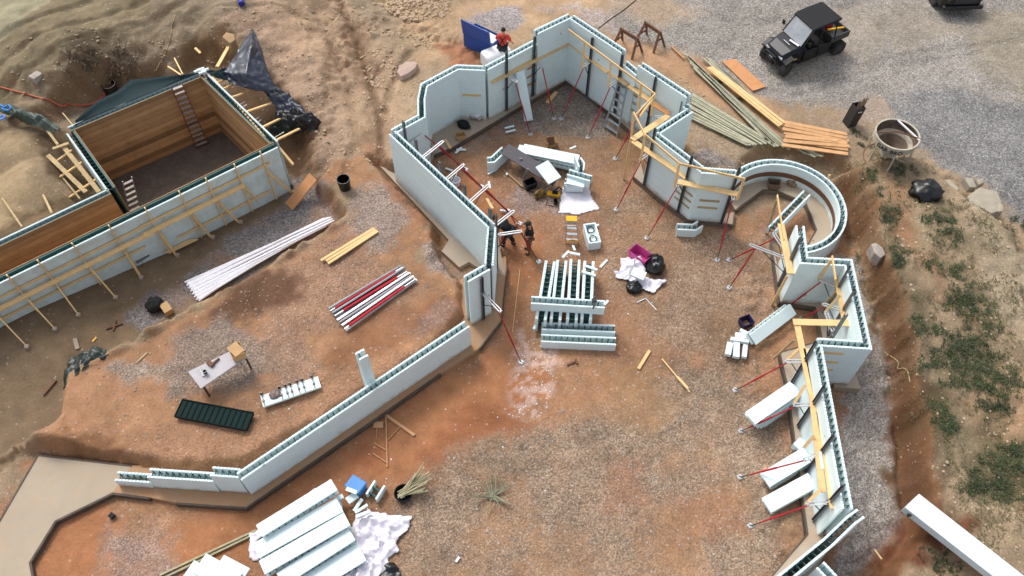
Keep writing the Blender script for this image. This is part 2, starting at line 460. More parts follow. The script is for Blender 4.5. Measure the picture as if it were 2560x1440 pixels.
# ground colours: polygons in photo pixels, colour, strength, feather (m), gravel amount, height they were measured at
C_TAN, C_CLAY, C_GREY = '#b39878', '#c08556', '#9c9490'
ZONES = [
    # back left dirt
    ([(-900, -300), (1000, -300), (950, 100), (860, 330), (700, 150), (300, 200), (0, 350), (-900, 400)], '#9b876c', 1, 1.2, .25, 1.5),
    ([(-900, -300), (520, -300), (330, 60), (60, 230), (0, 260), (-900, 600)], '#8a7a5c', .9, 1.4, .1, 1.5),
    ([(-900, -300), (200, -60), (130, 0), (30, 75), (-400, 300)], '#aaa180', 1, .3, .0, 1.5),
    ([(170, 120), (330, 95), (400, 130), (420, 165), (330, 200), (270, 190), (180, 190)], '#6e6049', .8, .9, .3, 1.0),
    ([(560, 40), (720, 20), (850, 200), (900, 400), (800, 440), (760, 300), (690, 200), (640, 90)], '#b7977a', 1, 1.0, .3, 1.2),
    ([(640, 0), (840, -50), (960, 100), (1020, 250), (940, 370), (870, 330), (800, 150)], '#c3a07c', .8, .8, .25, 1.2),
    ([(830, 60), (880, 40), (960, 230), (960, 330), (925, 395), (880, 330), (930, 240)], '#8c6c50', .7, .5, .2, 1.0),
    ([(930, -20), (1140, -60), (1110, 30), (1060, 50), (990, 20)], '#8f7142', .8, .4, .6, .8),
    ([(1000, 30), (1500, -80), (1480, 60), (1330, 80), (1180, 130), (1050, 140)], '#cba67c', .8, 1.0, .2, .6),
    ([(1180, 20), (1290, 10), (1320, 50), (1230, 75), (1175, 60)], '#a59c9b', .9, .4, 1, .5),
    ([(1340, 20), (1440, 10), (1540, 40), (1620, 130), (1520, 90), (1430, 30)], '#b2a29b', .8, .6, 1, .4),
    ([(1090, 110), (1160, 100), (1220, 150), (1150, 160)], '#b0704c', .8, .4, .1, .5),
    # excavation floor
    ([(-900, 240), (130, 270), (150, 500), (0, 600), (-900, 700)], '#927d60', 1, .7, .1, .2),
    ([(0, 330), (90, 360), (150, 520), (80, 600), (0, 620), (-300, 600)], '#bda27a', .8, .7, .05, .5),
    ([(-900, 760), (0, 760), (700, 450), (860, 470), (860, 560), (640, 690), (480, 770), (300, 880), (175, 930), (150, 1080), (0, 1160), (-900, 1250)], '#8d7558', 1, .5, .12, -.3),
    ([(740, 440), (810, 470), (858, 530), (850, 550), (470, 765), (350, 820), (330, 790), (400, 730), (520, 640), (600, 570), (690, 520), (700, 480)], '#938a86', 1, .4, 1, -.35),
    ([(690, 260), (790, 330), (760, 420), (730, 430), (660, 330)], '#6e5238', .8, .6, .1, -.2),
    ([(500, 120), (570, 110), (610, 170), (520, 170), (450, 150)], '#97754c', .8, .5, .1, .3),
    ([(520, 200), (600, 190), (700, 250), (790, 330), (745, 440), (700, 380)], '#654a32', .9, .35, .1, -.2),  # trench shadow behind the right basement wall, painted into the soil colour
    ([(90, 340), (190, 330), (280, 470), (210, 500), (150, 480)], '#57462f', .9, .35, .1, -.2),  # shade of the pit between the left braces, painted as darker ground
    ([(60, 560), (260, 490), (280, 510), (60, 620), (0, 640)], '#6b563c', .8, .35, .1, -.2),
    # clay bench
    ([(175, 930), (300, 880), (470, 780), (640, 690), (855, 555), (870, 500), (800, 440), (840, 410), (915, 395), (1110, 600), (1060, 640), (1165, 700), (1165, 800), (1085, 880), (800, 1050), (590, 1180), (330, 1165), (60, 1140), (150, 1060)], '#b98860', 1, .35, .12, .4),
    ([(560, 720), (760, 690), (700, 800), (560, 830), (480, 800)], '#7f5c40', .75, .7, .3, .45),
    ([(620, 700), (800, 590), (850, 600), (1000, 650), (1070, 720), (1040, 800), (880, 830), (700, 860), (640, 800)], '#a98162', .8, .8, .7, .45),
    ([(590, 710), (700, 670), (760, 690), (740, 760), (640, 800), (560, 820), (520, 790)], '#6f4d36', .9, .6, .25, .45),
    ([(640, 880), (690, 870), (700, 900), (660, 910)], '#7a5a44', .6, .4, .3, .45),
    ([(860, 800), (1080, 740), (1150, 760), (1080, 850), (860, 960), (800, 1010), (780, 950)], '#9b6844', .75, .6, .1, .45),
    ([(850, 470), (960, 450), (1040, 480), (1030, 560), (960, 640), (860, 600)], '#a38f80', .9, .6, 1, .45),
    ([(430, 850), (560, 790), (640, 860), (680, 900), (620, 960), (470, 1000), (420, 940)], '#9a8676', .85, .5, 1, .45),
    ([(280, 920), (400, 915), (400, 945), (320, 950)], '#a2917f', .8, .4, 1, .45),
    ([(420, 1105), (480, 1095), (500, 1125), (430, 1130)], '#a99c94', .8, .3, 1, .4),
    ([(640, 850), (780, 840), (800, 930), (850, 980), (760, 1040), (640, 1080), (700, 950)], '#a5846a', .7, .7, .8, .45),
    ([(1000, 830), (1100, 760), (1150, 800), (1060, 870)], '#a18070', .7, .5, .8, .4),
    ([(200, 1100), (420, 1140), (590, 1160), (1130, 810), (1165, 820), (600, 1190), (330, 1175), (180, 1140)], '#8a5e3c', .75, .3, .05, .1),
    ([(935, 400), (1120, 600), (1100, 640), (1070, 610), (925, 420)], '#a5704a', .8, .3, .05, .2),
    ([(1030, 620), (1090, 600), (1160, 680), (1140, 700), (1060, 680)], '#a09389', .8, .3, 1, .2),
    # pad
    ([FARWALL, (1990, 500), (2140, 620), (2175, 720), (2240, 860),
      (2255, 1000), (2270, 1150), (2300, 1290), (2200, 1420), (2000, 1700), (-900, 1700), (-400, 1350), (60, 1240), (1165, 830), (1200, 620),
      (925, 400)], '#b0805a', 1, .5, .45, -.2),
    ([(1100, 480), (1180, 420), (1330, 560), (1330, 700), (1290, 900), (1380, 950), (1330, 1050), (1180, 1130), (900, 1250), (600, 1400), (60, 1500), (90, 1250), (500, 1290), (900, 1080), (1240, 850), (1250, 650)], '#b97c50', 1, .8, .05, -.2),
    ([(1180, 1020), (1340, 1060), (1280, 1110), (1120, 1160), (1060, 1140)], '#9c5f3a', .7, .6, .1, -.2),
    ([(860, 1130), (960, 1130), (960, 1190), (870, 1190)], '#a5633e', .7, .5, .05, -.2),
    ([(1310, 290), (1420, 205), (1480, 230), (1580, 320), (1500, 360), (1400, 350), (1300, 330)], '#938578', 1, .5, 1, -.2),
    ([(1130, 370), (1300, 280), (1340, 320), (1200, 400)], '#9c8a82', .8, .4, 1, -.2),
    ([(1200, 380), (1300, 340), (1500, 350), (1600, 350), (1580, 460), (1400, 480), (1280, 480), (1180, 430)], '#a98264', .9, .7, .6, -.2),
    ([(1390, 350), (1560, 340), (1610, 440), (1560, 560), (1480, 560), (1500, 420)], '#a5805e', .9, .7, .5, -.2),
    ([(1260, 470), (1400, 480), (1400, 520), (1290, 540)], '#a79084', .8, .5, 1, -.2),
    ([(1580, 480), (1760, 580), (1840, 600), (1900, 560), (1980, 640), (1940, 760), (1900, 950), (1700, 900), (1560, 780), (1500, 640)], '#a48566', .9, .9, .95, -.2),
    ([(1180, 1120), (1450, 1060), (1700, 900), (1950, 1000), (2020, 1350), (1930, 1500), (1000, 1500), (980, 1290), (1060, 1210)], '#a3886c', .95, .8, .95, -.2),
    ([(1530, 930), (1640, 900), (1700, 1000), (1640, 1100), (1560, 1050)], '#b58e64', .8, .8, .3, -.2),
    ([(1680, 1260), (1830, 1220), (1880, 1320), (1760, 1400), (1660, 1380)], '#b07c58', .8, .9, .4, -.2),
    ([(1560, 1150), (1620, 1130), (1600, 1260), (1500, 1300)], '#b47b55', .6, .6, .5, -.2),
    ([(270, 1340), (400, 1340), (430, 1500), (290, 1500)], '#a0887c', .8, .5, 1, -.2),
    ([(300, 1270), (440, 1280), (430, 1340), (340, 1340)], '#a98468', .7, .5, .9, -.2),
    ([(1760, 740), (1850, 760), (1860, 850), (1790, 900)], '#9b7450', .5, .7, .4, -.2),
    # outside the right-hand wall
    ([(2080, 640), (2160, 660), (2200, 800), (2240, 900), (2260, 1100), (2290, 1290), (2180, 1400), (2120, 1500), (2060, 1500), (2120, 1300), (2090, 1000), (2180, 880)], '#b3a89c', 1, .3, 1, -.1),
    ([(1740, 390), (1790, 400), (1850, 430), (1800, 440), (1730, 420)], '#958882', 1, .4, 1, 0),
    # lot
    ([(1480, -200), (3400, -200), (3400, 1000), (2560, 560), (2420, 440), (2330, 400), (2200, 300), (2000, 260), (1880, 230), (1800, 190), (1700, 130), (1560, 100)], '#a49b90', 1, .6, 1, .4),
    ([(2180, 260), (2300, 220), (2560, 260), (2900, 400), (2560, 560), (2420, 440), (2330, 400), (2200, 310)], '#8b8987', .9, 1.0, 1, .4),
    ([(1960, 60), (2300, 0), (2400, 80), (2250, 120), (2000, 200), (1950, 190)], '#b0a18a', .65, 1.0, .5, .4),
    ([(2400, 60), (2700, 0), (2700, 320), (2480, 200)], '#a89a80', .8, 1.2, .5, .4),
    ([(1440, -60), (1700, -60), (1730, 40), (1660, 60), (1540, 10)], '#c3a27c', .7, 1.0, .3, .5),
    ([(1500, 80), (1640, 110), (1760, 150), (1960, 280), (1950, 340), (1750, 250), (1680, 190), (1560, 130)], '#c79a70', .9, .5, .15, .5),
    ([(1700, 190), (1900, 330), (1960, 350), (2140, 400), (2100, 440), (1990, 410), (1860, 400), (1740, 330)], '#ab9273', .9, .6, .4, .7),
    ([(2050, 280), (2200, 230), (2240, 290), (2150, 360)], '#b49a80', .8, .6, .4, .7),
    # bank and scrub on the right
    ([(2090, 390), (2230, 320), (2330, 400), (2420, 440), (2560, 570), (3300, 1000), (3000, 1700), (2250, 1500), (2330, 1290), (2290, 1150), (2280, 1000), (2250, 860), (2190, 720), (2160, 560)], '#a18a6a', 1, .5, .25, 1.1),
    ([(2120, 440), (2170, 540), (2190, 640), (2220, 760), (2280, 880), (2270, 880), (2220, 800), (2170, 640), (2130, 560)], '#6a4630', .95, .4, .1, .6),
    ([(2200, 780), (2250, 880), (2300, 1000), (2320, 1180), (2330, 1300), (2420, 1330), (2200, 1500), (2080, 1500), (2250, 1320), (2280, 1280), (2270, 1100), (2240, 950)], '#78472c', .95, .5, .1, .4),
    ([(2180, 480), (2240, 560), (2330, 900), (2400, 1150), (2330, 1250), (2290, 900), (2200, 640)], '#66583f', .75, .8, .2, 1.1),
    ([(2190, 420), (2280, 470), (2260, 580), (2350, 700), (2420, 760), (2440, 820), (2330, 720), (2230, 620)], '#b07a50', .6, .7, .2, 1.1),
    ([(2400, 470), (2560, 620), (2800, 1000), (2560, 900), (2450, 700)], '#b8a484', .8, 1.0, .3, 1.1),
    ([(2430, 1000), (2560, 900), (2700, 1300), (2560, 1300), (2450, 1200)], '#b58b62', .6, .8, .2, 1.1),
    ([(2430, 1050), (2560, 1150), (2560, 1260), (2440, 1260), (2400, 1150)], '#5d5a40', .6, .8, .2, 1.1),
]
zp = lambda x, y: (2080 + x / 1.714, 400 + y / 1.714)
wl = [(155, 70, .3, 'leafy clump just below the hopper'), (200, 140, .3, 'weed clump up-left of the lone black bag'), (250, 215, .38, 'dark weed clump left below the lone black bag'), (235, 262, .25, 'small weed tuft below the dark clump near the bag'),
      (400, 262, .3, 'weed patch straight below the black bag'), (475, 262, .42, 'weed patch below right of the black bag'), (490, 330, .4, 'weed patch second below right of the black bag'), (285, 405, .28, 'small weed tuft above the boulder in the bank'),
      (285, 440, .35, 'weed tuft beside the boulder in the bank'), (430, 455, .28, 'low weed tuft left in the middle scrub'), (485, 480, .3, 'low weed tuft middle of the scrub'), (540, 485, .3, 'low weed tuft right in the middle scrub'),
      (590, 590, .6, 'broad weed mat in the middle of the scrub'), (545, 620, .45, 'weed mat left of the broad one'), (640, 705, .5, 'weed patch near the right middle of the scrub'), (400, 720, .45, 'weed patch over the bank edge'), (520, 800, .55, 'dark weed patch beside the bank edge'),
      (600, 815, .55, 'dark weed patch right of its twin'), (500, 910, .65, 'darkest weed clump in the lower scrub'), (600, 930, .5, 'weed clump right of the darkest one'), (680, 880, .45, 'weed clump high in the right cluster'), (750, 940, .45, 'weed clump at the right of the cluster'),
      (700, 1000, .55, 'weed clump low in the right cluster'), (690, 1080, .4, 'weed clump lowest in the right cluster'), (460, 1090, .4, 'thin weed patch above the dry gully'), (490, 1145, .35, 'thin weed patch below its twin by the gully'),
      (755, 325, .35, 'weed tuft near the right edge below the slabs'), (810, 275, .4, 'weed tuft at the right edge beside the slabs'), (720, 1360, .8, 'big weed mat above the white beam'), (800, 1290, .7, 'big weed mat at the right edge above the beam'), (640, 1400, .55, 'weed mat left of the big ones above the beam'), (330, 900, .35, 'weeds hanging on the bank edge by the roots')]
RUTS = [([(836, -30), (885, 70), (918, 180), (945, 270), (950, 370)], .22, .2), ([(770, 0), (820, 90), (868, 210), (885, 330), (850, 430)], .3, .12), ([(1020, 110), (975, 190), (960, 260)], .25, .15), ([(990, 90), (930, 180), (915, 260)], .2, .1),
        ([(-60, 270), (90, 190), (250, 120), (420, 50), (560, 0)], .25, .12), ([(-60, 215), (90, 140), (260, 75), (430, 0)], .25, .12), ([(-60, 160), (80, 95), (220, 35), (300, -20)], .3, .14), ([(560, 40), (700, 30), (820, 60)], .2, .1),
        ([(2120, 430), (2165, 540), (2200, 680), (2255, 830), (2275, 960), (2285, 1120), (2310, 1270)], .28, .28), ([(1900, 60), (2100, 20), (2300, -30)], .35, .05), ([(1850, 250), (2050, 190), (2300, 130), (2560, 100)], .35, .05), ([(1990, 240), (2200, 170), (2450, 130)], .35, .05),
        ([(1040, 1230), (1250, 1130), (1500, 1100), (1700, 1000), (1850, 820)], .3, .03), ([(1080, 1290), (1300, 1190), (1540, 1150), (1750, 1050), (1900, 880)], .3, .03)]
def rut_mask(x, y, z0=.8):
    """how deep inside a wheel rut each point lies"""
    tot = np.zeros_like(x); w_ = fbm(x, y, 1.3, 81, 3) - .5
    for pts, wd, dp in RUTS:
        P_ = PX(pts, z0 if pts[0][0] < 1030 or pts[0][0] > 2110 else (.4 if pts[0][1] < 300 else -.2)); d = np.full(x.shape, 1e9)
        for (ax, ay), (bx, by) in zip(P_[:-1], P_[1:]):
            ex, ey = bx - ax, by - ay; t = np.clip(((x - ax) * ex + (y - ay) * ey) / (ex * ex + ey * ey), 0, 1)
            d = np.minimum(d, np.hypot(x - ax - t * ex, y - ay - t * ey))
        d = np.abs(d + w_ * .35)
        tot = np.maximum(tot, dp * (1 - sst(d / wd)) - .25 * dp * np.exp(-((d - wd * 1.3) / (wd * .4)) ** 2))
    return tot
def build_ground():
    def axis(a, b, step, far):
        core = list(np.arange(a, b + 1e-6, step))
        out = core[:]
        s, x = step, b
        while x < far: s *= 1.25; x += s; out.append(x)
        s, x = step, a
        while x > -far: s *= 1.25; x -= s; out.insert(0, x)
        return np.array(out)
    xs = axis(-27, 27, 0.09, 220); ys = axis(4, 38, 0.09, 260)
    X, Y = np.meshgrid(xs, ys)
    x, y = X.ravel(), Y.ravel()
    z = height(x, y)
    n2 = fbm(x, y, 0.9, 21) - 0.5; n3 = fbm(x, y, 3.5, 22, 3) - 0.5
    c = np.tile(np.array(lin('#ab9170')), (len(x), 1)); gr = np.full(len(x), 0.3)
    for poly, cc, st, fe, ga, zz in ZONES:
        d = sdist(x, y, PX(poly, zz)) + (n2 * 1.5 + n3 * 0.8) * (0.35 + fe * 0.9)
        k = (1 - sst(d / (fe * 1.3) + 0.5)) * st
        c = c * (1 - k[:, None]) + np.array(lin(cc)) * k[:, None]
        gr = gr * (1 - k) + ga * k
    lum = c.mean(1, keepdims=True); c = lum + (c - lum) * 0.88; c *= 0.735
    # gravel thins out over the soil in irregular drifts
    thin = sst((fbm(x, y, 0.55, 51, 5) - .40) / .16); thin2 = sst((fbm(x, y, 2.4, 53, 4) - .36) / .2)
    inpad = sst((.35 - z) / .2) * sst((16 - np.abs(x - 2)) / 3)
    cov = np.clip(thin * .75 + thin2 * .35, 0, 1)
    inpad *= sst(sdist(x, y, PX([(2050, 640), (2180, 640), (2400, 1300), (2100, 1600), (2000, 1600), (2130, 1290), (2080, 960), (2150, 880)], 0)) / .3)
    mixk = (gr > .3) * inpad * (1 - cov) * .6
    soilc = np.array(lin('#a27a58')) * .82
    c = c * (1 - mixk[:, None]) + soilc * mixk[:, None]
    gr = gr * (1 - mixk * .8)
    # graded tracks in the dirt, upper left
    al = x * .80 + y * .60; ac = -x * .60 + y * .80
    tr = (fbm(al * .12, ac * 1.3, 1.0, 61, 4) - .5) * sst((-x - 5) / 4) * sst((y - 25) / 4)
    c *= (1 + tr * .75)[:, None]
    # dried slurry splashes in the red yard
    sp_ = sst((fbm(x, y, 5.0, 71, 5) - .47) / .12) * (1 - sst(sdist(x, y, PX([(1300, 830), (1400, 880), (1385, 960), (1350, 1040), (1280, 1030), (1285, 940)], -.2)) / .5 + .3))
    c = c * (1 - sp_[:, None] * .5) + np.array(lin('#c8b0a6')) * sp_[:, None] * .5
    # broad mottling of the soil
    m1 = fbm(x, y, 0.5, 31, 5) - 0.5; m2 = fbm(x, y, 2.2, 33, 4) - 0.5
    c *= (1 + m1 * 0.5 + m2 * 0.34)[:, None]
    rm = rut_mask(x, y); c *= (1 - np.clip(rm * 1.6, -.12, .28))[:, None]
    wk = np.zeros_like(x)
    for wx, wy, wr, _l in wl:
        q = W(*zp(wx, wy), 1.2); wk = np.maximum(wk, 1 - sst((np.hypot(x - q.x, y - q.y) + n2 * .8 + n3 * .5) / (wr * 1.5)))
    c = c * (1 - wk[:, None] * .6) + np.array(lin('#4a4934')) * wk[:, None] * .6
    # raw banks show the darker, redder subsoil
    gxy = np.gradient(z.reshape(X.shape)); 
    sl_ = np.hypot(gxy[0] / np.gradient(Y)[0], gxy[1] / np.gradient(X)[1]).ravel()
    kb = sst((sl_ - 0.6) / 0.9) * 0.4
    c = c * (1 - kb[:, None]) + np.array(lin('#8d6445')) * kb[:, None]
    gr *= 1 - kb * 0.6
    vf = fbm(x, y, 4.5, 95, 4) - .5
    c *= (1 + vf * .3)[:, None]
    ny, nx = X.shape
    me = bpy.data.meshes.new('ground')
    me.vertices.add(len(x))
    me.vertices.foreach_set('co', np.c_[x, y, z].ravel())
    idx = np.arange(nx * ny).reshape(ny, nx)
    q = np.stack([idx[:-1, :-1], idx[:-1, 1:], idx[1:, 1:], idx[1:, :-1]], -1).reshape(-1, 4)
    me.loops.add(q.size); me.loops.foreach_set('vertex_index', q.ravel())
    me.polygons.add(len(q)); me.polygons.foreach_set('loop_start', np.arange(len(q)) * 4)
    me.polygons.foreach_set('loop_total', np.full(len(q), 4))
    me.update(); me.validate()
    me.polygons.foreach_set('use_smooth', np.ones(len(me.polygons), bool))
    a = me.color_attributes.new('soil', 'FLOAT_COLOR', 'POINT')
    a.data.foreach_set('color', np.c_[c, gr].ravel().astype(np.float32))
    m = bpy.data.materials.new('soil'); m.use_nodes = True
    N, L = m.node_tree.nodes, m.node_tree.links
    b = N['Principled BSDF']; b.inputs['Roughness'].default_value = 0.95; b.inputs['Specular IOR Level'].default_value = 0.2
    at = N.new('ShaderNodeAttribute'); at.attribute_name = 'soil'
    tc = N.new('ShaderNodeTexCoord')
    def noise_(scale, det=4, r=0.6):
        n = N.new('ShaderNodeTexNoise'); n.inputs['Scale'].default_value = scale; n.inputs['Detail'].default_value = det; n.inputs['Roughness'].default_value = r
        L.new(tc.outputs['Object'], n.inputs['Vector']); return n.outputs['Fac']
    def vor(scale):
        n = N.new('ShaderNodeTexVoronoi'); n.inputs['Scale'].default_value = scale
        L.new(tc.outputs['Object'], n.inputs['Vector']); return n
    def mr(v, a0, a1, b0, b1):
        n = N.new('ShaderNodeMapRange'); n.inputs['From Min'].default_value = a0; n.inputs['From Max'].default_value = a1
        n.inputs['To Min'].default_value = b0; n.inputs['To Max'].default_value = b1; L.new(v, n.inputs['Value']); return n.outputs[0]
    def mul(a_, b_):
        n = N.new('ShaderNodeMath'); n.operation = 'MULTIPLY'
        for i, q_ in enumerate((a_, b_)):
            if isinstance(q_, float): n.inputs[i].default_value = q_
            else: L.new(q_, n.inputs[i])
        return n.outputs[0]
    def sepx(v):
        n = N.new('ShaderNodeSeparateColor'); L.new(v, n.inputs[0]); return n.outputs
    v1, v2 = vor(20.0), vor(40.0)
    s1, s2 = sepx(v1.outputs['Color']), sepx(v2.outputs['Color'])
    # pebble brightness, stronger where the surface is gravel
    pb1 = mr(s1[0], 0, 1, 0.6, 1.42); pb2 = mr(s2[0], 0, 1, 0.62, 1.38)
    peb = mul(pb1, pb2)
    one = N.new('ShaderNodeMix'); one.data_type = 'FLOAT'
    L.new(at.outputs['Alpha'], one.inputs[0]); one.inputs[2].default_value = 1.0; L.new(peb, one.inputs[3])
    soiln = mul(mr(noise_(0.8, 8, 0.7), 0.3, 0.7, 0.86, 1.14), mr(noise_(14, 6, 0.75), 0.3, 0.7, 0.83, 1.17))
    # scattered light stones in bare soil
    v3 = vor(5.0); s3 = sepx(v3.outputs['Color'])
    st = N.new('ShaderNodeMath'); st.operation = 'GREATER_THAN'; st.inputs[1].default_value = 0.8; L.new(s3[0], st.inputs[0])
    ds = N.new('ShaderNodeMath'); ds.operation = 'LESS_THAN'; ds.inputs[1].default_value = 0.2; L.new(v3.outputs['Distance'], ds.inputs[0])
    stone = mul(mul(st.outputs[0], ds.outputs[0]), 0.3)
    allf = mul(one.outputs[0], soiln)
    sc1 = N.new('ShaderNodeVectorMath'); sc1.operation = 'SCALE'; L.new(at.outputs['Color'], sc1.inputs[0]); L.new(allf, sc1.inputs['Scale'])
    # pebbles lose some of the soil's colour
    hsv = N.new('ShaderNodeHueSaturation'); L.new(sc1.outputs[0], hsv.inputs['Color'])
    L.new(mr(at.outputs['Alpha'], 0, 1, 1.02, 0.88), hsv.inputs['Saturation'])
    mx = N.new('ShaderNodeMix'); mx.data_type = 'RGBA'; L.new(stone, mx.inputs[0]); L.new(hsv.outputs[0], mx.inputs[6]); mx.inputs[7].default_value = (.6, .53, .45, 1)
    L.new(mx.outputs[2], b.inputs['Base Color'])
    hgt = N.new('ShaderNodeMath'); hgt.operation = 'ADD'
    L.new(mul(mr(v1.outputs['Distance'], 0, 0.6, 1, 0), at.outputs['Alpha']), hgt.inputs[0]); L.new(mul(noise_(9, 6, 0.7), 1.6), hgt.inputs[1])
    bp = N.new('ShaderNodeBump'); bp.inputs['Strength'].default_value = 0.6; bp.inputs['Distance'].default_value = 0.05
    L.new(hgt.outputs[0], bp.inputs['Height']); L.new(bp.outputs[0], b.inputs['Normal'])
    me.materials.append(m)
    o = bpy.data.objects.new('ground', me); col.objects.link(o)
    o['kind'] = 'structure'
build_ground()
# ---------------------------------------------------------------- foam form walls
T = 0.31; PT = 0.065
def V2(p): return Vector((p[0], p[1]))
def offs(pts, d):
    """polyline offset to the left by d (2-D, mitred)"""
    out = []
    n = len(pts)
    for i in range(n):
        a = (pts[i] - pts[i - 1]).normalized() if i > 0 else None
        b = (pts[i + 1] - pts[i]).normalized() if i < n - 1 else None
        if a is None: a = b
        if b is None: b = a
        na, nb = Vector((-a.y, a.x)), Vector((-b.y, b.x))
        m = (na + nb)
        m = m / max(m.length, 1e-6)
        out.append(pts[i] + m * (d / max(m.dot(na), 0.35)))
    return out
def ribbon(mb, pts, d0, d1, z0, z1):
    a, b = offs(pts, d0), offs(pts, d1)
    n = len(pts)
    vs = []
    for i in range(n):
        vs += [(a[i].x, a[i].y, z0), (b[i].x, b[i].y, z0), (b[i].x, b[i].y, z1), (a[i].x, a[i].y, z1)]
    fs = [(0, 1, 2, 3), tuple((n - 1) * 4 + k for k in (3, 2, 1, 0))]
    for i in range(n - 1):
        for k in range(4):
            fs.append((i * 4 + k, (i + 1) * 4 + k, (i + 1) * 4 + (k + 1) % 4, i * 4 + (k + 1) % 4))
    mb.add(vs, fs)
def nubs(mb, pts, d0, d1, z):
    """interlocking nubs along the top of a panel"""
    a = offs(pts, (d0 + d1) / 2)
    wd = abs(d1 - d0) * 0.9
    for i in range(len(a) - 1):
        L_ = (a[i + 1] - a[i]).length; dr = (a[i + 1] - a[i]).normalized()
        k = 0.05
        while k < L_ - 0.05:
            p = a[i] + dr * k; q = a[i] + dr * min(k + 0.055, L_)
            mb.beam((p.x, p.y, z + 0.008), (q.x, q.y, z + 0.008), wd, 0.024)
            k += 0.11
WALLS = []
def webs(mb, pts, z0, z1, t=T, first=0.1, deep=1):
    for i in range(len(pts) - 1):
        a, b = pts[i], pts[i + 1]
        dr = (b - a); L_ = dr.length; dr.normalize(); nn = Vector((-dr.y, dr.x))
        h = t / 2 - PT
        k = first
        while k < L_ - 0.03:
            c = a + dr * k
            for lv in range(deep):
                zt = z1 - 0.035 - lv * 0.4064
                if zt - 0.3 < z0: break
                # a tie: open truss plate across the cavity, wide at one panel
                for prof in (((-h, zt), (-h, zt - .24), (-h + .05, zt - .15), (-h + .05, zt - .05)), ((-h + .04, zt - .07), (-h + .04, zt - .13), (h, zt - .03), (h, zt)), ((h - .03, zt), (h, zt), (h, zt - .24), (h - .03, zt - .24))):
                    q = [(c.x + dr.x * s_ + nn.x * o_, c.y + dr.y * s_ + nn.y * o_, zz) for s_ in (-0.008, 0.008) for o_, zz in prof]
                    mb.add(q, [(0, 1, 2, 3), (7, 6, 5, 4), (0, 4, 5, 1), (1, 5, 6, 2), (2, 6, 7, 3), (3, 7, 4, 0)])
            k += 0.2032
def form_wall(name, label, runs, z0=0.0, mats=None, cat='wall', group='foam form walls of the house', liner=None, t=T, first=0.1):
    """runs: list of (pixel polyline of the wall's centre line, top height)"""
    mats = mats or (foam, foam)
    P0 = W(*runs[0][0][0], runs[0][1])
    th = thing(name, (P0.x, P0.y, z0), label, cat, group)
    A, B, Wb, R = MB(), MB(), MB(), MB()
    for pix, zt, *rest in runs:
        pts = [V2(W(u, v, zt)) for u, v in pix] if not (rest and rest[0] == 'xy') else [Vector(p) for p in pix]
        zb = z0 if not (len(rest) > 1) else rest[1]
        WALLS.extend((pts[i], pts[i + 1]) for i in range(len(pts) - 1))
        ribbon(A, pts, t / 2, t / 2 - PT, zb, zt)
        ribbon(B, pts, -t / 2 + PT, -t / 2, zb, zt)
        nubs(A, pts, t / 2, t / 2 - PT, zt); nubs(B, pts, -t / 2 + PT, -t / 2, zt)
        webs(Wb, pts, zb, zt, t, first)
        ribbon(R, pts, t / 2 - PT - .002, -t / 2 + PT + .002, zb - 0.01, zb + 0.06)
    A.build('foam_panel', mats[0], th); B.build('foam_panel', mats[1], th)
    Wb.build('web_ties', webm, th)
    R.build('footing_strip', concm, th)
    return th

H0 = 2.64
ring_c = Vector((10.25, 20.57)); ring_r = 2.17; RH = 0.95
def ring_pts(a0, a1, n=34):
    return [ring_c + Vector((math.cos(math.radians(a0 + (a1 - a0) * i / n)), math.sin(math.radians(a0 + (a1 - a0) * i / n)))) * ring_r for i in range(n + 1)]

form_wall('foam_form_wall', 'long white foam form wall with red pole braces behind it, nearest the clay bench', [([(980, 331), (1228, 564)], H0)])
form_wall('foam_form_wall', 'short foam form wall turning the corner beside the two workers, dark open cavity on top', [([(1229.5, 568), (1222, 663)], H0)])
form_wall('foam_form_wall', 'stubby high foam wall end joining the low wall, bent by its single grey post', [([(1165, 698), (1219, 667)], H0)])
form_wall('foam_form_wall', 'foam form wall of the angular bay with the short nailed batten inside', [([(983, 329), (1054, 290), (1053, 248), (1060, 213), (1143, 168), (1213, 171)], H0)])
form_wall('foam_form_wall', 'foam form wall stepping up to the far corner behind the white tank', [([(1214.5, 170.5), (1340, 104)], H0), ([(1340, 80), (1426, 39)], 3.25)])
form_wall('foam_form_wall', 'foam form wall running from the far corner past the aluminium ladder, notched top', [([(1428, 41.5), (1559, 129)], 3.25), ([(1561, 155.5), (1596, 185)], H0), ([(1601, 160), (1722, 240)], 3.05), ([(1712, 263), (1722, 270)], H0)])
form_wall('foam_form_wall', 'foam form wall jutting back from the sharp corner above the green lumber', [([(1726, 275), (1641, 330.5)], H0)])
form_wall('foam_form_wall', 'foam form wall in front of the angled timber walkway, short nailed battens low down', [([(1637, 334), (1758, 426), (1840, 432)], H0)])
form_wall('round_foam_wall', 'round turret of curved foam forms with a brown band inside', [(ring_pts(146, -86), RH, 'xy')], z0=0.0)
form_wall('foam_form_wall', 'foam form wall corner just below the round turret, walkway planks over it', [([(2000, 564), (2010, 651), (2121, 657), (2166, 863), (2045, 855)], H0)], z0=.38)
form_wall('foam_form_wall', 'long foam form wall on the right carrying two parallel planks', [([(2042.5, 860), (2119, 1272)], H0)], z0=.38)
form_wall('foam_form_wall', 'foam form wall at the bottom right, ragged unfinished end and black cavity', [([(2152, 1283), (2128, 1300), (2070, 1356), (1930, 1470), (1850, 1560)], H0)], z0=.38)
form_wall('foam_form_wall', 'small foam wall return at the bottom edge below the ragged wall end', [([(2050, 1412), (2085, 1450), (2110, 1480)], H0)])
form_wall('low_foam_wall', 'long low foam form wall between the clay bench and the red yard', [([(597, 1192), (1168, 809)], 1.22)])
form_wall('foam_pillar', 'single tall foam stub rising from the middle of the low wall', [([(893, 892), (915, 880)], H0)])
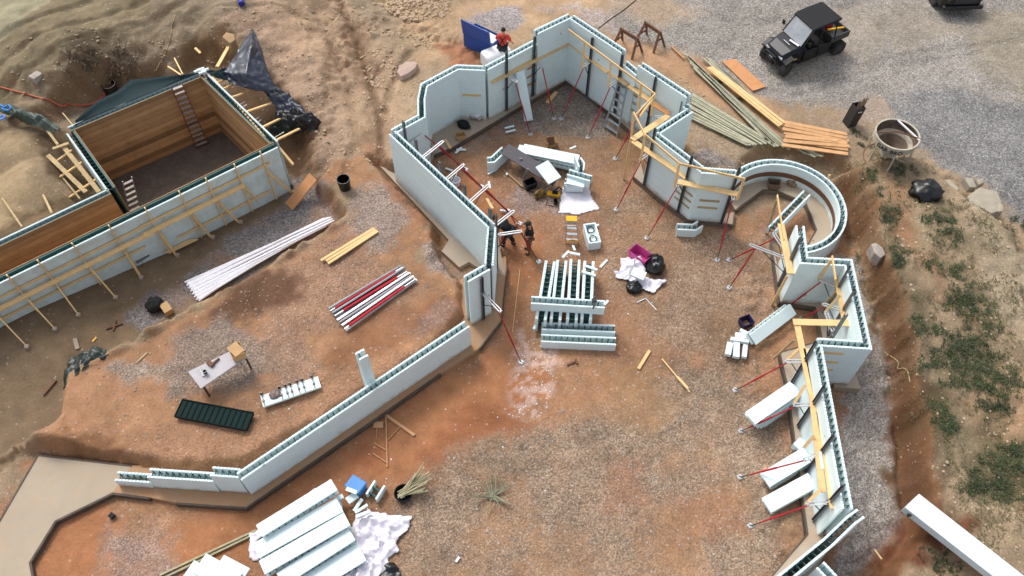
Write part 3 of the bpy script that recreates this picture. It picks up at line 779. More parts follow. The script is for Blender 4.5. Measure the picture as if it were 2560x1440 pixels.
form_wall('low_foam_wall', 'stepped low foam form wall running out onto the concrete slab', [([(290, 1190), (378, 1196)], 0.41), ([(371, 1182), (534, 1193)], 0.81), ([(528, 1178), (598, 1183)], 1.22)])

# upstand course of the right wall by the footing block, battens nailed to faces
def batten(p1, p2, w=0.09, th=0.025, mat=None, nrm=None, label=None, z1=0, z2=0):
    A_, B_ = W(*p1, z1), W(*p2, z2)
    mb = MB(); mb.beam(A_, B_, th, w)
    return mb.build('nailed_batten', mat or lumber2, label=label, cat='batten', group='short wooden battens nailed to the foam')
def face_batten(wa, wb, pa, zt, z, ln, t_along, side, label, mat=None):
    """batten on the wall face: wa, wb wall centre line ends (px at zt); t_along metres from wa; side +1 left"""
    a, b = V2(W(*wa, zt)), V2(W(*wb, zt))
    d = (b - a).normalized(); n = Vector((-d.y, d.x)) * side
    c = a + d * t_along + n * (T / 2 + 0.016)
    p, q = c - d * ln / 2, c + d * ln / 2
    mb = MB(); mb.beam((p.x, p.y, z), (q.x, q.y, z), 0.03, 0.09)
    mb.build('nailed_batten', mat or lumber2, label=label, cat='batten', group='short wooden battens nailed to the foam')
face_batten((1143, 168), (1213, 171), 0, H0, 1.35, 0.75, 0.55, -1, 'orange batten nailed to the bay wall above the foil heap', lumber)
for z, nm in ((1.6, 'upper'), (1.15, 'middle'), (0.7, 'lower')):
    face_batten((1214, 170), (1340, 104), 0, H0, z, 0.65, 2.35, -1, nm + ' of three battens on the wall between the posts near the far corner', ply)
for z, nm in ((2.0, 'topmost'), (1.6, 'second'), (1.2, 'third'), (.8, 'lowest')):
    face_batten((1428, 41), (1722, 240), 0, 3.1, z, 0.5, 3.85, -1, nm + ' of four grey battens behind the aluminium ladder', lumber2)
for z, nm in ((1.3, 'topmost'), (0.95, 'second'), (.6, 'lowest')):
    face_batten((1637, 334), (1758, 426), 0, H0, z, 0.75, 2.0, -1, nm + ' of three dull battens left of the post under the walkway end', lumber2)
for z, nm in ((1.2, 'upper'), (0.8, 'lower')):
    face_batten((1758, 426), (1840, 432), 0, H0, z, 0.75, 0.5, -1, nm + ' of two battens between the posts beside the round turret', lumber2)
for z, nm in ((2.3, 'topmost'), (1.75, 'second'), (1.25, 'third'), (.35, 'lowest')):
    face_batten((2166, 863), (2045, 855), 0, H0, z, 0.85 if z > 1 else .35, 1.05, 1, nm + ' of four battens on the outer face of the right-hand corner', lumber)

# brown band inside the turret
mb = MB()
rp = [ring_c + Vector((math.cos(math.radians(a)), math.sin(math.radians(a)))) * (ring_r - T / 2 - 0.02) for a in range(150, -50, -4)]
ribbon(mb, rp, 0.015, -0.015, .34, .56)
mb.build('curved_board', rustm, label='bent brown board band round the inside of the turret', cat='board')

# ---------------------------------------------------------------- concrete footings
def wallxy(pix, z): return [tuple(W(u, v, z)[:2]) for u, v in pix]
def footing(label, poly, z1=0.0, z0=-0.5, mat=None, name='concrete_footing', kind=None, form=True):
    o = MB().prism(list(poly), z0, z1).build(name, mat or concm, label=label, cat='footing', group='concrete footings under the foam walls')
    return o
def edge_form(label, pts, z=0.0, w=0.05, h=0.28):
    mb = MB(); ribbon(mb, [Vector(p) for p in pts], 0.0, w, z - h, z + 0.012)
    mb.build('edge_board', formw, label=label, cat='edge board', group='brown form boards along the footings')
P = lambda pts: PX(pts, 0.0)
inner1 = [(1085, 386), (1130, 368), (1202, 325), (1296, 269), (1417, 200)]
footing('pale footing of the angular bay and the far wall', P(inner1) + wallxy([(1426, 39)], 3.25) + wallxy([(1340, 104), (1213, 171), (1143, 168), (1060, 213), (1053, 248), (1054, 290)], H0))
edge_form('dark edge board along the bay footing', P(inner1)[::-1])
inner2 = [(1417, 200), (1443, 217), (1501, 263), (1550, 306), (1590, 345), (1640, 390)]
footing('pale footing under the wall behind the aluminium ladder', P(inner2) + wallxy([(1726, 275), (1722, 240)], H0) + wallxy([(1426, 39)], 3.25))
edge_form('dark edge board along the footing behind the aluminium ladder', P(inner2))
inner3 = [(1583, 443), (1640, 492), (1720, 553), (1834, 563), (1838, 530)]
footing('pale footing under the walkway corner wall', P(inner3) + wallxy([(1840, 420), (1758, 426), (1637, 334)], H0) + P([(1600, 400)]), z1=-0.004)
edge_form('brown edge board under the walkway corner', P(inner3))
ring_in = PX([(1840, 527), (1909, 476), (1939, 478), (2012, 506), (2039, 574), (2018, 611)], 0.0)
outer3 = [tuple(ring_c + Vector((math.cos(math.radians(a)), math.sin(math.radians(a)))) * (ring_r + 0.25)) for a in range(-75, 148, 8)]
footing('pale footing round the inside of the turret', ring_in + outer3, z1=0.006, mat=concslab)
edge_form('dark edge board round the turret mouth', ring_in, z=0.0, h=0.28, w=0.06)
inner4 = [(1928, 600), (1931, 637), (1947, 756), (2037, 770), (2054, 850), (1948, 880), (1953, 906), (1966, 960), (1985, 1102), (2017, 1335), (1927, 1440), (1860, 1520)]
footing('pale footing under the right-hand foam walls', PX(inner4, .38) + wallxy([(1950, 1560), (2050, 1440), (2150, 1290), (2121, 1276), (2060, 900), (2166, 863), (2121, 657), (2010, 640), (1990, 575)], H0), z1=0.384)
edge_form('dark edge board along the right-hand footing', PX(inner4, .38), z=.38)
footing('square footing block outside the right-hand wall corner', PX([(2080, 905), (2135, 925), (2152, 972), (2086, 968)], 0.33), z1=0.33)
left5 = [(975, 392), (943, 408), (1122, 600), (1104, 628), (1148, 668), (1172, 655), (1200, 672), (1262, 690), (1240, 560)]
footing('tan footing outside the long left foam wall', P(left5), z1=0.008)
low6 = [(1265, 640), (1266, 662), (1252, 802), (1198, 870), (1100, 933), (805, 1138), (615, 1268), (440, 1256), (375, 1243), (282, 1231), (137, 1302), (72, 1407), (90, 1500)]
slab = [(90, 1500), (-200, 1500), (-60, 1400), (94, 1136), (330, 1163), (560, 1170), (1140, 790), (1150, 700), (1210, 660)]
footing('broad tan footing and slab under the low foam wall', P(low6[:-3]) + P([(330, 1163), (560, 1170), (1140, 790), (1150, 700), (1210, 660)]), z1=-0.012, mat=M('clay_stained_concrete', '#a98a6c', .9, var=.08, vscale=1, bump=.3, dirt='#b5794c', dirt_amt=.75))
footing('broad bare concrete slab at the bottom left corner', P([(282, 1231), (137, 1302), (72, 1407), (90, 1500), (-200, 1500), (-60, 1400), (94, 1136), (330, 1163)]), z1=-0.008, mat=concslab)
edge_form('dark edge board along the low wall footing and slab', P([(1266, 662), (1252, 802), (1198, 870)]))
edge_form('rough edge board below the low foam wall', P([(1100, 933), (805, 1138), (615, 1268), (440, 1256)]), w=0.06)
edge_form('black-brown edge board along the slab curve at bottom left', P([(375, 1243), (282, 1231), (137, 1302), (72, 1407), (90, 1500)]), w=0.07)
edge_form('thin edge board on the outer side of the slab at bottom left', P([(330, 1163), (94, 1136), (-60, 1400), (-200, 1500)][::-1])[::-1], w=0.05)

# ---------------------------------------------------------------- basement with timber lining
BZ, BF = 2.1, -0.9
bw = lambda *a: [(tuple(q), BZ) for q in a]
def lined_wall(label, pix, z0=BF, flip=1, foamm=None, lip=0.0):
    pts = [V2(W(u, v, BZ)) for u, v in pix]
    th = thing('basement_wall', (pts[0].x, pts[0].y, z0), label, 'wall', 'timber-lined foam walls of the basement')
    o_, i_, wb, ln = MB(), MB(), MB(), MB()
    s = flip
    ribbon(o_, pts, s * T / 2, s * (T / 2 - PT), z0, BZ)
    ribbon(i_, pts, -s * (T / 2 - PT), -s * T / 2, z0, BZ)
    ribbon(ln, pts, -s * (T / 2 + .002), -s * (T / 2 + 0.03), z0, BZ + 0.03)
    webs(wb, pts, z0, BZ, T)
    o_.build('foam_panel', foamm or foamold, th); i_.build('foam_panel', webm, th, label='dark inner face of the cavity'); wb.build('web_ties', webm, th); ln.build('plank_lining', plyin, th)
    return th
lined_wall('front basement wall with timber props, facing the white pipes', [(690, 363), (-420, 905)], z0=-0.5, flip=1)
lined_wall('right basement wall beside the crumpled navy tarp', [(507, 184), (686, 357)], flip=1)
lined_wall('basement wall with the tall red-railed ladder against its planks', [(172, 323), (503, 186)], flip=1)
lined_wall('basement side wall by the old timber braces', [(277, 473), (175, 330)], flip=1)
lined_wall('basement corridor wall behind the brown planks, pale cells on top', [(-420, 805), (274, 478)], flip=1)
bf = [tuple(V2(W(u, v, BZ))) for u, v in ((690, 363), (505, 180), (172, 323), (275, 475), (-420, 805), (-420, 905))]
fl = MB().prism(bf, BF - 0.6, BF); 
o = fl.build('basement_floor', M('dark_gravel', '#5a514a', 0.95, var=0.2, vscale=9, bump=0.6, dirt='#746a60', dirt_amt=0.7)); o['kind'] = 'structure'
# ---------------------------------------------------------------- wall braces (strongbacks) and walkway
GP = -0.2
def snap_post(p, toward):
    """set a post against the face of the nearest wall, on the side the arm points to"""
    q = V2(p); tw = V2(toward); best = None
    for a, b in WALLS:
        d = b - a; L_ = d.length
        if L_ < 0.1: continue
        d = d / L_; t_ = max(0.0, min(L_, (q - a).dot(d))); c = a + d * t_
        dd = (q - c).length
        if best is None or dd < best[0]: best = (dd, c, Vector((-d.y, d.x)))
    dd, c, n = best
    if dd > 0.6: return p
    if n.dot(tw - c) < 0: n = -n
    r = c + n * (T / 2 + 0.035)
    return Vector((r.x, r.y, p.z))
def brace(label, post, arm, foot, zt=3.15, za=1.95, has_arm=True, pole_from=None, pole=True, zfoot=None, wcol=None, z0=0.0, galvan=False, arm_len=None):
    p = snap_post(W(*post, zt), W(*(arm or foot or (1400, 300)), za))
    th = thing('wall_brace', (p.x, p.y, z0), label, 'brace', 'steel wall braces with red poles')
    a = W(*arm, za) if arm else None
    if a is not None:
        d = Vector((a.x - p.x, a.y - p.y, 0))
        if arm_len: d = d.normalized() * arm_len; a = p + d; a.z = za
        d.normalize()
    else: d = Vector((0, 1, 0))
    n = Vector((-d.y, d.x, 0))
    mb = MB()          # channel post: web and two flanges
    for o_, w_, h_ in ((Vector((0, 0, 0)), 0.09, 0.012),):
        mb.beam(p + Vector((0, 0, z0 - zt)), p, w_, h_, up=d)
    for s in (-1, 1):
        q = p + n * s * 0.045 + d * 0.03
        mb.beam(Vector((q.x, q.y, z0)), Vector((q.x, q.y, zt)), 0.012, 0.07, up=d)
    mb.build('post', wcol or steel, th)
    if has_arm and a is not None:
        mb = MB()
        for s in (-1, 1):
            q0 = Vector((p.x, p.y, za)) + n * s * 0.045; q1 = a + n * s * 0.045
            mb.beam(q0, q1, 0.03, 0.05)
        mb.beam(a - d * 0.03, a + d * 0.01, 0.12, 0.05)
        mb.beam(Vector((p.x, p.y, za)) + d * .05, Vector((p.x, p.y, za)) + d * .12, 0.12, 0.05)
        mb.build('bracket_arm', galv, th)
        mb = MB(); mb.tube([Vector((p.x, p.y, za - 0.75)) + d * 0.04, Vector((p.x, p.y, za - 0.03)) + (a - Vector((p.x, p.y, za))) * 0.72], 0.016)
        mb.build('bracket_strut', steeld, th)
    if pole and foot:
        f = G(*foot)
        top = (W(*pole_from[0:2], pole_from[2]) if pole_from else (Vector((p.x, p.y, za - 0.1)) + (a - Vector((p.x, p.y, za))) * 0.85))
        m1 = top.lerp(f, 0.84); m2 = top.lerp(f, 0.42)
        mb = MB(); mb.tube([top, m1], 0.024, 8); mb.tube([m2, top.lerp(f, 0.66)], 0.034, 8)
        mb.build('red_pole', redm, th)
        mb = MB(); mb.tube([m1, f + Vector((0, 0, 0.03))], 0.016, 6); mb.build('screw_end', steeld, th)
        mb = MB(); mb.box((0, 0, 0.015), (0.16, 0.16, 0.02), Matrix.Translation(f) @ Matrix.Rotation(0.5, 4, 'Z'))
        for k in range(3):
            an = k * 2.1; mb.box((0.06 * math.cos(an), 0.06 * math.sin(an), 0.05), (0.05, 0.05, 0.06), Matrix.Translation(f))
        mb.build('foot_plate', galv, th)
    return th
# along the long left wall (poles run down towards the yard)
brace('wall brace nearest the sharp corner of the angular bay', (1010, 307), (1063, 324), (1165, 425), zt=3.1)
brace('second wall brace down the long left wall, arm over the white box', (1048, 343), (1108, 353), (1205, 468), zt=3.1)
brace('middle wall brace of the long left wall, above the clear bucket', (1107, 400), (1160, 411), (1270, 528), zt=3.1)
brace('wall brace with a short timber offcut on its arm tip', (1168, 457), (1224, 461), (1300, 560), zt=3.1)
brace('wall brace whose pole the cap-wearing worker holds with his raised hand', (1232, 516), (1285, 527), (1347, 655), zt=3.1, pole_from=(1265, 520, 2.0))
brace('wall brace with a level arm between the two workers', (1241, 535), (1304, 578), (1247, 620), zt=3.1, pole_from=(1262, 585, 1.3))
# far walls
brace('wall brace in front of the leaning foam plank', (1256, 121), (1293, 206), (1326, 337))
brace('wall brace by the three battens near the far corner', (1326, 84), (1361, 170), (1385, 297))
brace('wall brace standing in the far corner', (1429, 38), None, (1362, 215), has_arm=False, pole_from=(1393, 124, 1.9))
brace('wall brace right of the far corner, long red pole', (1499, 84), (1456, 168), (1403, 297))
brace('wall brace just left of the aluminium ladder', (1565, 134), (1521, 218), (1470, 345))
brace('wall brace behind the end of the guard rail', (1648, 188), (1603, 270), (1538, 398))
brace('wall brace by the small grey upright pipe', (1680, 255), (1622, 288), (1545, 370), pole=False, arm_len=.9, zt=2.9)
brace('wall brace at the sharp corner under the crossing timbers', (1653, 312), (1600, 400), (1541, 525))
brace('wall brace under the bend of the walkway', (1743, 383), (1690, 466), (1617, 596))
brace('wall brace between the walkway and the round turret', (1850, 404), (1833, 500), (1793, 651))
# right side
brace('wall brace beside the narrow foam form inside the turret', (2020, 597), (1918, 560), (1822, 651), arm_len=1.25)
brace('wall brace at the top of the right wall, long red pole to the yard', (2025, 600), (1930, 633), (1823, 720), arm_len=1.5)
brace('wall brace leaning into the boxed corner, upper one', (2136, 668), (2046, 698), (1968, 768))
brace('wall brace leaning into the boxed corner, lower one', (2147, 726), (2056, 760), (2003, 798))
brace('wall brace at the inner end of the boxed corner', (2117, 788), (2064, 780), None, pole=False)
brace('wall brace beside the leaning foam block by the navy tub', (2073, 856), (1962, 903), (1838, 976))
brace('wall brace above the upper leaning foam stack', (2095, 968), (1984, 1012), (1853, 1078))
brace('wall brace between the two leaning foam stacks', (2116, 1090), (2010, 1150), (1850, 1193))
brace('wall brace below the lower leaning foam stack', (2141, 1218), (2018, 1260), (1876, 1315))
brace('lone wall brace on the stubby wall end left of the block pile', (1207, 697), (1252, 779), (1303, 906), zt=2.6, za=1.7, z0=-0.02)

# ---------------------------------------------------------------- walkway timbers
def plank(label, a, b, z=2.0, w=0.235, th=0.04, mat=None, name='walkway_plank', cat='plank', group='walkway planks on the brace arms', dz=0, z2=None):
    A_, B_ = W(*a, z), W(*b, z if z2 is None else z2)
    mb = MB(); mb.beam(A_, B_, w, th)
    return mb.build(name, mat or lumber, label=label, cat=cat, group=group)
def stud(label, a, b, za, zb, w=0.09, th=0.04, mat=None, group='upright and sloping timbers of the walkway rail'):
    mb = MB(); mb.beam(W(*a, za), W(*b, zb), w, th)
    return mb.build('timber_post', mat or lumber, label=label, cat='post', group=group)
ZP = 2.0
plank('walkway plank from the far corner leftwards across two braces', (1228, 205), (1426, 105), ZP)
plank('walkway plank running right from the far corner', (1421, 103), (1520, 180), ZP + .04)
plank('walkway plank passing behind the aluminium ladder top', (1513, 172), (1652, 270), ZP)
plank('short orange walkway plank beyond the guard rail end', (1628, 256), (1673, 285), ZP + .045, mat=ply)
plank('walkway plank crossing towards the sharp corner', (1671, 289), (1580, 349), ZP + .045)
plank('walkway plank running down from the crossing timbers', (1582, 352), (1716, 444), ZP)
plank('walkway plank bridging to the round turret', (1694, 454), (1850, 487), ZP)
plank('long walkway plank inside the turret mouth', (1952, 560), (1976, 682), ZP)
plank('walkway plank across the top of the boxed corner', (1966, 677), (2098, 683), ZP + .042)
plank('walkway plank down the right side of the boxed corner', (2090, 675), (2116, 815), ZP)
plank('walkway plank across the bottom of the boxed corner', (1983, 805), (2121, 808), ZP + .042)
plank('left one of two parallel planks down the right wall, upper length', (1993, 812), (2034, 1010), ZP, w=.2)
plank('left one of two parallel planks down the right wall, lower length', (2030, 985), (2056, 1230), ZP + 0.042, w=.2)
plank('right one of two parallel planks down the right wall, upper length', (2017, 872), (2056, 1050), ZP, w=.235)
plank('right one of two parallel planks down the right wall, lower length', (2050, 1030), (2085, 1272), ZP + .042, w=.235)
rg = 'guard rails above the walkway'
rail = lambda label, a, b, z=2.95, z2=None: plank(label, a, b, z, w=.04, th=.09, name='guard_rail', cat='rail', group=rg, z2=z2)
rail('long guard rail from the far corner to the crossing timbers', (1420, 74), (1638, 236))
rail('short guard rail turning back at the crossing timbers', (1637, 236), (1590, 287))
rail('guard rail bridging the notch at the crossing timbers', (1584, 281), (1614, 340), 2.97)
rail('guard rail down to the walkway bend', (1613, 337), (1701, 411))
rail('guard rail from the walkway bend to the round turret', (1699, 409), (1863, 448), 2.97)
rail('guard rail over the turret mouth', (1943, 488), (1960, 600), 2.9)
rail('guard rail at the top right of the boxed corner', (2080, 640), (2089, 700), 2.9)
for lb, a, b in (('first guard rail post from the far corner', (1462, 105), (1456, 172)), ('second guard rail post from the far corner', (1528, 155), (1520, 220)), ('third guard rail post beside the ladder', (1603, 211), (1597, 272)),
                 ('guard rail post at the end of the long rail', (1634, 237), (1628, 290)), ('guard rail post above the tall thin prop', (1584, 284), (1578, 346)), ('guard rail post left of the sharp corner', (1612, 340), (1602, 402)),
                 ('guard rail post at the walkway bend', (1698, 411), (1686, 468)), ('guard rail post beside the turret', (1860, 449), (1842, 500))):
    stud(lb, a, b, 2.93, 1.95)
stud('sloping brace timber between the rail and the crossing plank', (1637, 240), (1600, 290), 2.95, 2.1)
stud('tall thin prop under the crossing timbers', (1577, 350), (1559, 449), 1.98, -.2)
stud('sloping prop below the boxed corner, foot on the yard', (1968, 690), (1923, 775), 1.98, -.2)
stud('faint prop under the turret mouth plank', (1942, 500), (1916, 585), 1.98, -.2, mat=lumber2)
stud('sloping timber at the top of the boxed corner', (2078, 650), (2048, 698), 2.9, 1.95)
stud('sloping timber inside the boxed corner, upper', (2092, 728), (2060, 762), 2.0, 1.2, mat=lumber2)
stud('sloping timber inside the boxed corner, lower', (2100, 738), (2063, 780), 2.6, 1.9, mat=lumber2)
stud('sloping prop beside the leaning foam block', (2000, 870), (1964, 903), 2.0, 1.4)
stud('prop under the planks near the navy tub', (1985, 850), (1933, 898), 1.98, .3, mat=lumber2)
stud('sloping timber above the upper leaning foam stack', (2014, 962), (1984, 1010), 2.4, 1.9)
stud('sloping timber above the lower leaning foam stack', (2037, 1088), (2010, 1118), 2.2, 1.6)
stud('sloping timber by the bottom end of the two planks', (2053, 1222), (2015, 1260), 2.2, 1.8)

# ---------------------------------------------------------------- basement timber bracing
fg = 'timber props against the front basement wall'
mbn = V2(W(690, 363, BZ)) - V2(W(0, 700, BZ)); mbn.normalize(); outn = Vector((mbn.y, -mbn.x))
k_list = [((-62, 728), (66, 865)), ((3, 659), (136, 821)), ((70, 606), (195, 785)), ((170, 591), (287, 742)), ((262, 548), (352, 692)), ((353, 506), (440, 638)), ((431, 455), (528, 594)), ((501, 428), (597, 557)), ((569, 390), (651, 512)), ((636, 362), (730, 483))]
names_ = ['beyond the left edge', 'at the left edge', 'second from the left edge', 'third from the left edge', 'fourth from the left, left of the grey box', 'just right of the grey box', 'above the triangular plywood offcut', 'right of the plywood offcut', 'near the middle of the white wall', 'nearest the orange plank']
for i, (a, b) in enumerate(k_list):
    pa = W(*a, BZ + 0.25)
    base = V2(pa)
    th = thing('timber_prop', (base.x, base.y, -.4), 'timber prop of the basement wall, ' + names_[i], 'prop', fg)
    # stud on the wall face
    A0 = V2(W(690, 363, BZ)); t_ = (base - A0).dot(mbn); q = A0 + mbn * t_ + outn * (T / 2 + 0.07)
    f0z = gz(q.x, q.y)
    mb = MB(); mb.beam((q.x, q.y, max(-.3, f0z - .1)), (q.x, q.y, BZ + 0.3), 0.04, 0.09, up=(outn.x, outn.y, 0)); mb.build('stud', lumber, th)
    f = G(*b, .02)
    mb = MB(); mb.beam((q.x + outn.x * .05, q.y + outn.y * .05, BZ - 0.75), f + Vector((0, 0, .05)), 0.045, 0.09); mb.build('kicker', lumber, th)
    mb = MB(); g_ = f + (f - Vector((q.x, q.y, f.z))).normalized() * .08
    mb.box((g_.x, g_.y, f.z + .04), (.13, .13, .12)); mb.build('stake_block', concm, th)
wg = 'long timber walers along the front basement wall'
def waler(label, u0, u1, z, off=0.05, w=.09, mat=None, th=.04):
    A0 = V2(W(690, 363, BZ))
    def pt(u):      # point on the wall axis seen at picture column u
        a, b = V2(W(690, 363, BZ)), V2(W(-420, 905, BZ))
        t = (690 - u) / (690 + 420)
        return V2(W(690 + (-420 - 690) * t, 363 + (905 - 363) * t, BZ))
    p, q = pt(u0) + outn * (T / 2 + off), pt(u1) + outn * (T / 2 + off)
    mb = MB(); mb.beam((p.x, p.y, z), (q.x, q.y, z), th, w)
    mb.build('timber_waler', mat or lumber, label=label, cat='timber', group=wg)
waler('long upper waler along the basement front, right part', 660, 330, 1.62)
waler('long upper waler along the basement front, left part', 350, -300, 1.57)
waler('broad flat timber resting along the basement props, right length', 585, 330, 1.35, off=.22, w=.06, th=.19)
waler('broad flat timber resting along the basement props, left length', 352, -300, 1.3, off=.24, w=.06, th=.19)
waler('low sill timber along the basement front, right part', 640, 395, .25)
waler('low sill timber along the basement front, left part', 320, -300, .62)
mb = MB(); mb.beam(W(697, 385, 1.75), W(545, 488, .9), .04, .14); mb.build('timber_waler', lumber2, label='grey sloping board across the right end of the basement front', cat='timber', group=wg)
# painted marks on the foam
for k, (u, v) in enumerate(((668, 412), (607, 447))):
    pass

# props behind the right basement wall
rgp = 'short timber props behind the right basement wall'
def simple_beam(name, label, cat, a, za, b, zb, w, th, mat, group=None):
    mb = MB(); mb.beam(W(*a, za), W(*b, zb), w, th)
    return mb.build(name, mat, label=label, cat=cat, group=group)
for lb, a, b in (('topmost prop behind the right basement wall', (545, 206), (570, 196)), ('second prop behind the right basement wall, under the tarp', (558, 222), (585, 211)), ('third prop behind the right basement wall', (580, 243), (623, 229)),
                 ('fourth prop behind the right basement wall, reaching the tarp', (612, 281), (690, 254)), ('fifth prop behind the right basement wall, by the black folds', (648, 322), (702, 296)), ('sixth prop behind the right basement wall, lowest', (678, 357), (748, 322))):
    simple_beam('short_prop', lb, 'prop', a, 1.9, b, 1.0 if a[0] < 600 else .75, .09, .06, lumber, rgp)
simple_beam('timber_waler', 'long timber along the outside of the right basement wall', 'timber', (528, 190), 1.95, (664, 345), 1.95, .05, .1, lumber)
simple_beam('timber_waler', 'timber sticking out past the basement corner with a dark strap', 'timber', (680, 350), 1.7, (733, 412), 1.2, .09, .14, lumber)
for lb, a, b in (('thin white tie rods behind the right basement wall, upper pair', (592, 266), (612, 254)), ('thin white tie rods behind the right basement wall, middle pair', (629, 306), (648, 292)), ('thin white tie rods by the black folds, lower pair', (683, 346), (710, 330))):
    mb = MB()
    for o_ in (0, 7): mb.tube([W(a[0] + o_ * .7, a[1] + o_, 1.3), W(b[0] + o_ * .7, b[1] + o_, 1.25)], .012)
    mb.build('tie_rods', galv, label=lb, cat='rods', group='white tie rods poking from the basement wall')
lg = 'old timber braces left of the basement'
for lb, a, za, b, zb, w in (('upper sloping brace left of the basement side wall', (178, 376), 1.5, (90, 441), -.2, .09), ('middle sloping brace left of the basement side wall', (204, 406), 1.5, (100, 476), -.2, .09), ('lower sloping brace left of the basement side wall', (240, 448), 1.5, (142, 514), -.2, .09),
                            ('long thin timber crossing the three braces', (90, 362), .4, (200, 497), .8, .06), ('broad weathered board beside the side wall, outer', (120, 388), .9, (215, 480), 1.0, .17), ('broad weathered board beside the side wall, inner', (155, 362), 1.4, (248, 480), 1.45, .17),
                            ('short timber end at the top of the side wall', (132, 372), 1.5, (172, 358), 1.5, .12), ('thin stake on the sand near the corridor', (0, 487), .6, (55, 567), 1.3, .07), ('short stake leaning on the corridor wall', (105, 480), .5, (130, 533), 1.4, .08),
                            ('slender stick by the green tarp', (157, 283), 1.2, (182, 313), 1.9, .04), ('timber under the end of the green tarp', (110, 315), 1.0, (145, 362), 1.0, .1)):
    simple_beam('timber_brace', lb, 'brace', a, za, b, zb, w, .05, lumber if 'sloping' in lb else lumber2, lg)
for lb, a, za, b, zb, w in (('slanting board propped behind the navy tarp corner', (571, 117), 1.6, (543, 167), 1.9, .14), ('short offcut on the dirt left of the navy tarp', (488, 120), 1.0, (501, 133), 1.0, .1), ('thin stick crossing the membrane edge', (436, 145), 1.3, (457, 186), 2.1, .05), ('thin stick lying on the membrane edge', (420, 166), 1.3, (452, 187), 2.1, .06)):
    simple_beam('scrap_board', lb, 'board', a, za, b, zb, w, .04, lumber, 'scrap boards round the site')
mb = MB()
c0 = W(505, 178, BZ + .05)
for du, dv in ((-10, 0), (-3, -4), (8, -2), (2, 4)):
    q = W(505 + du, 178 + dv, BZ + .1); mb.beam(q - Vector((.14, .06, 0)), q + Vector((.14, .06, .03)), .08, .08)
mb.build('foam_offcuts', foamp, label='white foam offcuts on the rear basement corner', cat='offcuts')
# ---------------------------------------------------------------- loose foam blocks
def frame(A_, B_, roll=0.0, upv=(0, 0, 1)):
    """matrix with x from A to B, z up, rolled about x"""
    A_, B_ = Vector(A_), Vector(B_)
    x = (B_ - A_).normalized(); u = Vector(upv)
    y = u.cross(x).normalized(); z = x.cross(y)
    m = Matrix((x, y, z)).transposed().to_4x4()
    return Matrix.Translation(A_) @ m @ Matrix.Rotation(roll, 4, 'X')
FB = 'loose foam form blocks in the yard'
def foam_block(label, M_, L=2.44, h=0.406, w=0.33, group=FB, pt=0.065, name='foam_block', ties=True, pieces=None):
    """local: x length, y width, z height; base at z=0, centred on y"""
    o0 = M_ @ Vector((L / 2, 0, 0))
    th = thing(name, o0, label, 'foam block', group)
    for s in (-1, 1):
        mb = MB(); mb.box((L / 2, s * (w / 2 - pt / 2), h / 2), (L, pt, h), M_)
        k = 0.03
        if L > 1.0:
            while k < L - .05:
                mb.box((k + .03, s * (w / 2 - pt / 2), h + .01), (.055, pt * .7, .022), M_); k += .11
        mb.build('foam_panel', foamp, th)
    if ties:
        mb = MB(); k = 0.1; hw = w / 2 - pt
        while k < L - 0.04:
            for zc in (h * .78, h * .28):
                mb.box((k, 0, zc), (.026, 2 * hw, .04), M_)
            for s in (-1, 1): mb.box((k, s * (hw - .01), h * .5), (.035, .02, h * .92), M_)
            k += 0.2032
        mb.build('web_ties', webm, th)
    return th
def fb_px(label, a, b, z, roll=0.0, L=None, h=0.406, w=0.33, z2=None, **k):
    A_, B_ = W(*a, z), W(*b, z if z2 is None else z2)
    return foam_block(label, frame(A_, B_, roll), L=L or (B_ - A_).length, h=h, w=w, **k)
def slab(name, label, cat, a, b, za, zb, w, th, mat, group=None, bevel=0, up=(0, 0, 1)):
    mb = MB(); mb.beam(W(*a, za), W(*b, zb), w, th, up=up)
    return mb.build(name, mat, label=label, cat=cat, group=group, bevel=bevel)
PB = 'flat white foam panels lying about'
PC = 'small white foam offcuts on the ground'
# the central pile
g0 = -0.2
for lb, a, b in (('leftmost of four foam blocks lying lengthwise in the central pile', (1376, 652), (1352, 798)), ('second from left of four lengthwise foam blocks in the central pile', (1405, 650), (1389, 798)),
                 ('third from left of four lengthwise foam blocks in the central pile', (1438, 648), (1430, 798)), ('rightmost of four lengthwise foam blocks in the central pile', (1473, 652), (1466, 798))):
    A_, B_ = W(*a, 0.62), W(*b, 0.62); A_.z = B_.z = 0.2
    foam_block(lb, frame(A_, B_), L=(B_ - A_).length, w=.40, pt=.10)
for lb, a, b in (('lowest layer foam block under the leftmost lengthwise block', (1376, 652), (1352, 798)), ('lowest layer foam block under the second lengthwise block', (1405, 650), (1389, 798)),
                 ('lowest layer foam block under the third lengthwise block', (1438, 648), (1430, 798)), ('lowest layer foam block under the rightmost lengthwise block', (1473, 652), (1466, 798))):
    A_, B_ = W(*a, 0.62), W(*b, 0.62); A_.z = B_.z = -0.206
    foam_block(lb, frame(A_, B_), L=(B_ - A_).length, w=.40, pt=.10)
def crossblk(label, a, b, zt, z0_):
    A_, B_ = W(*a, zt), W(*b, zt); A_.z = B_.z = z0_
    foam_block(label, frame(A_, B_), L=(B_ - A_).length)
crossblk('foam block laid crosswise on top of the central pile, black tool on it', (1328, 750), (1512, 761), 1.02, 0.615)
crossblk('front foam block at the near edge of the central pile', (1353, 845), (1540, 853), .21, -.195)
crossblk('foam block just behind the front block of the central pile', (1354, 815), (1538, 822), .21, -.195)
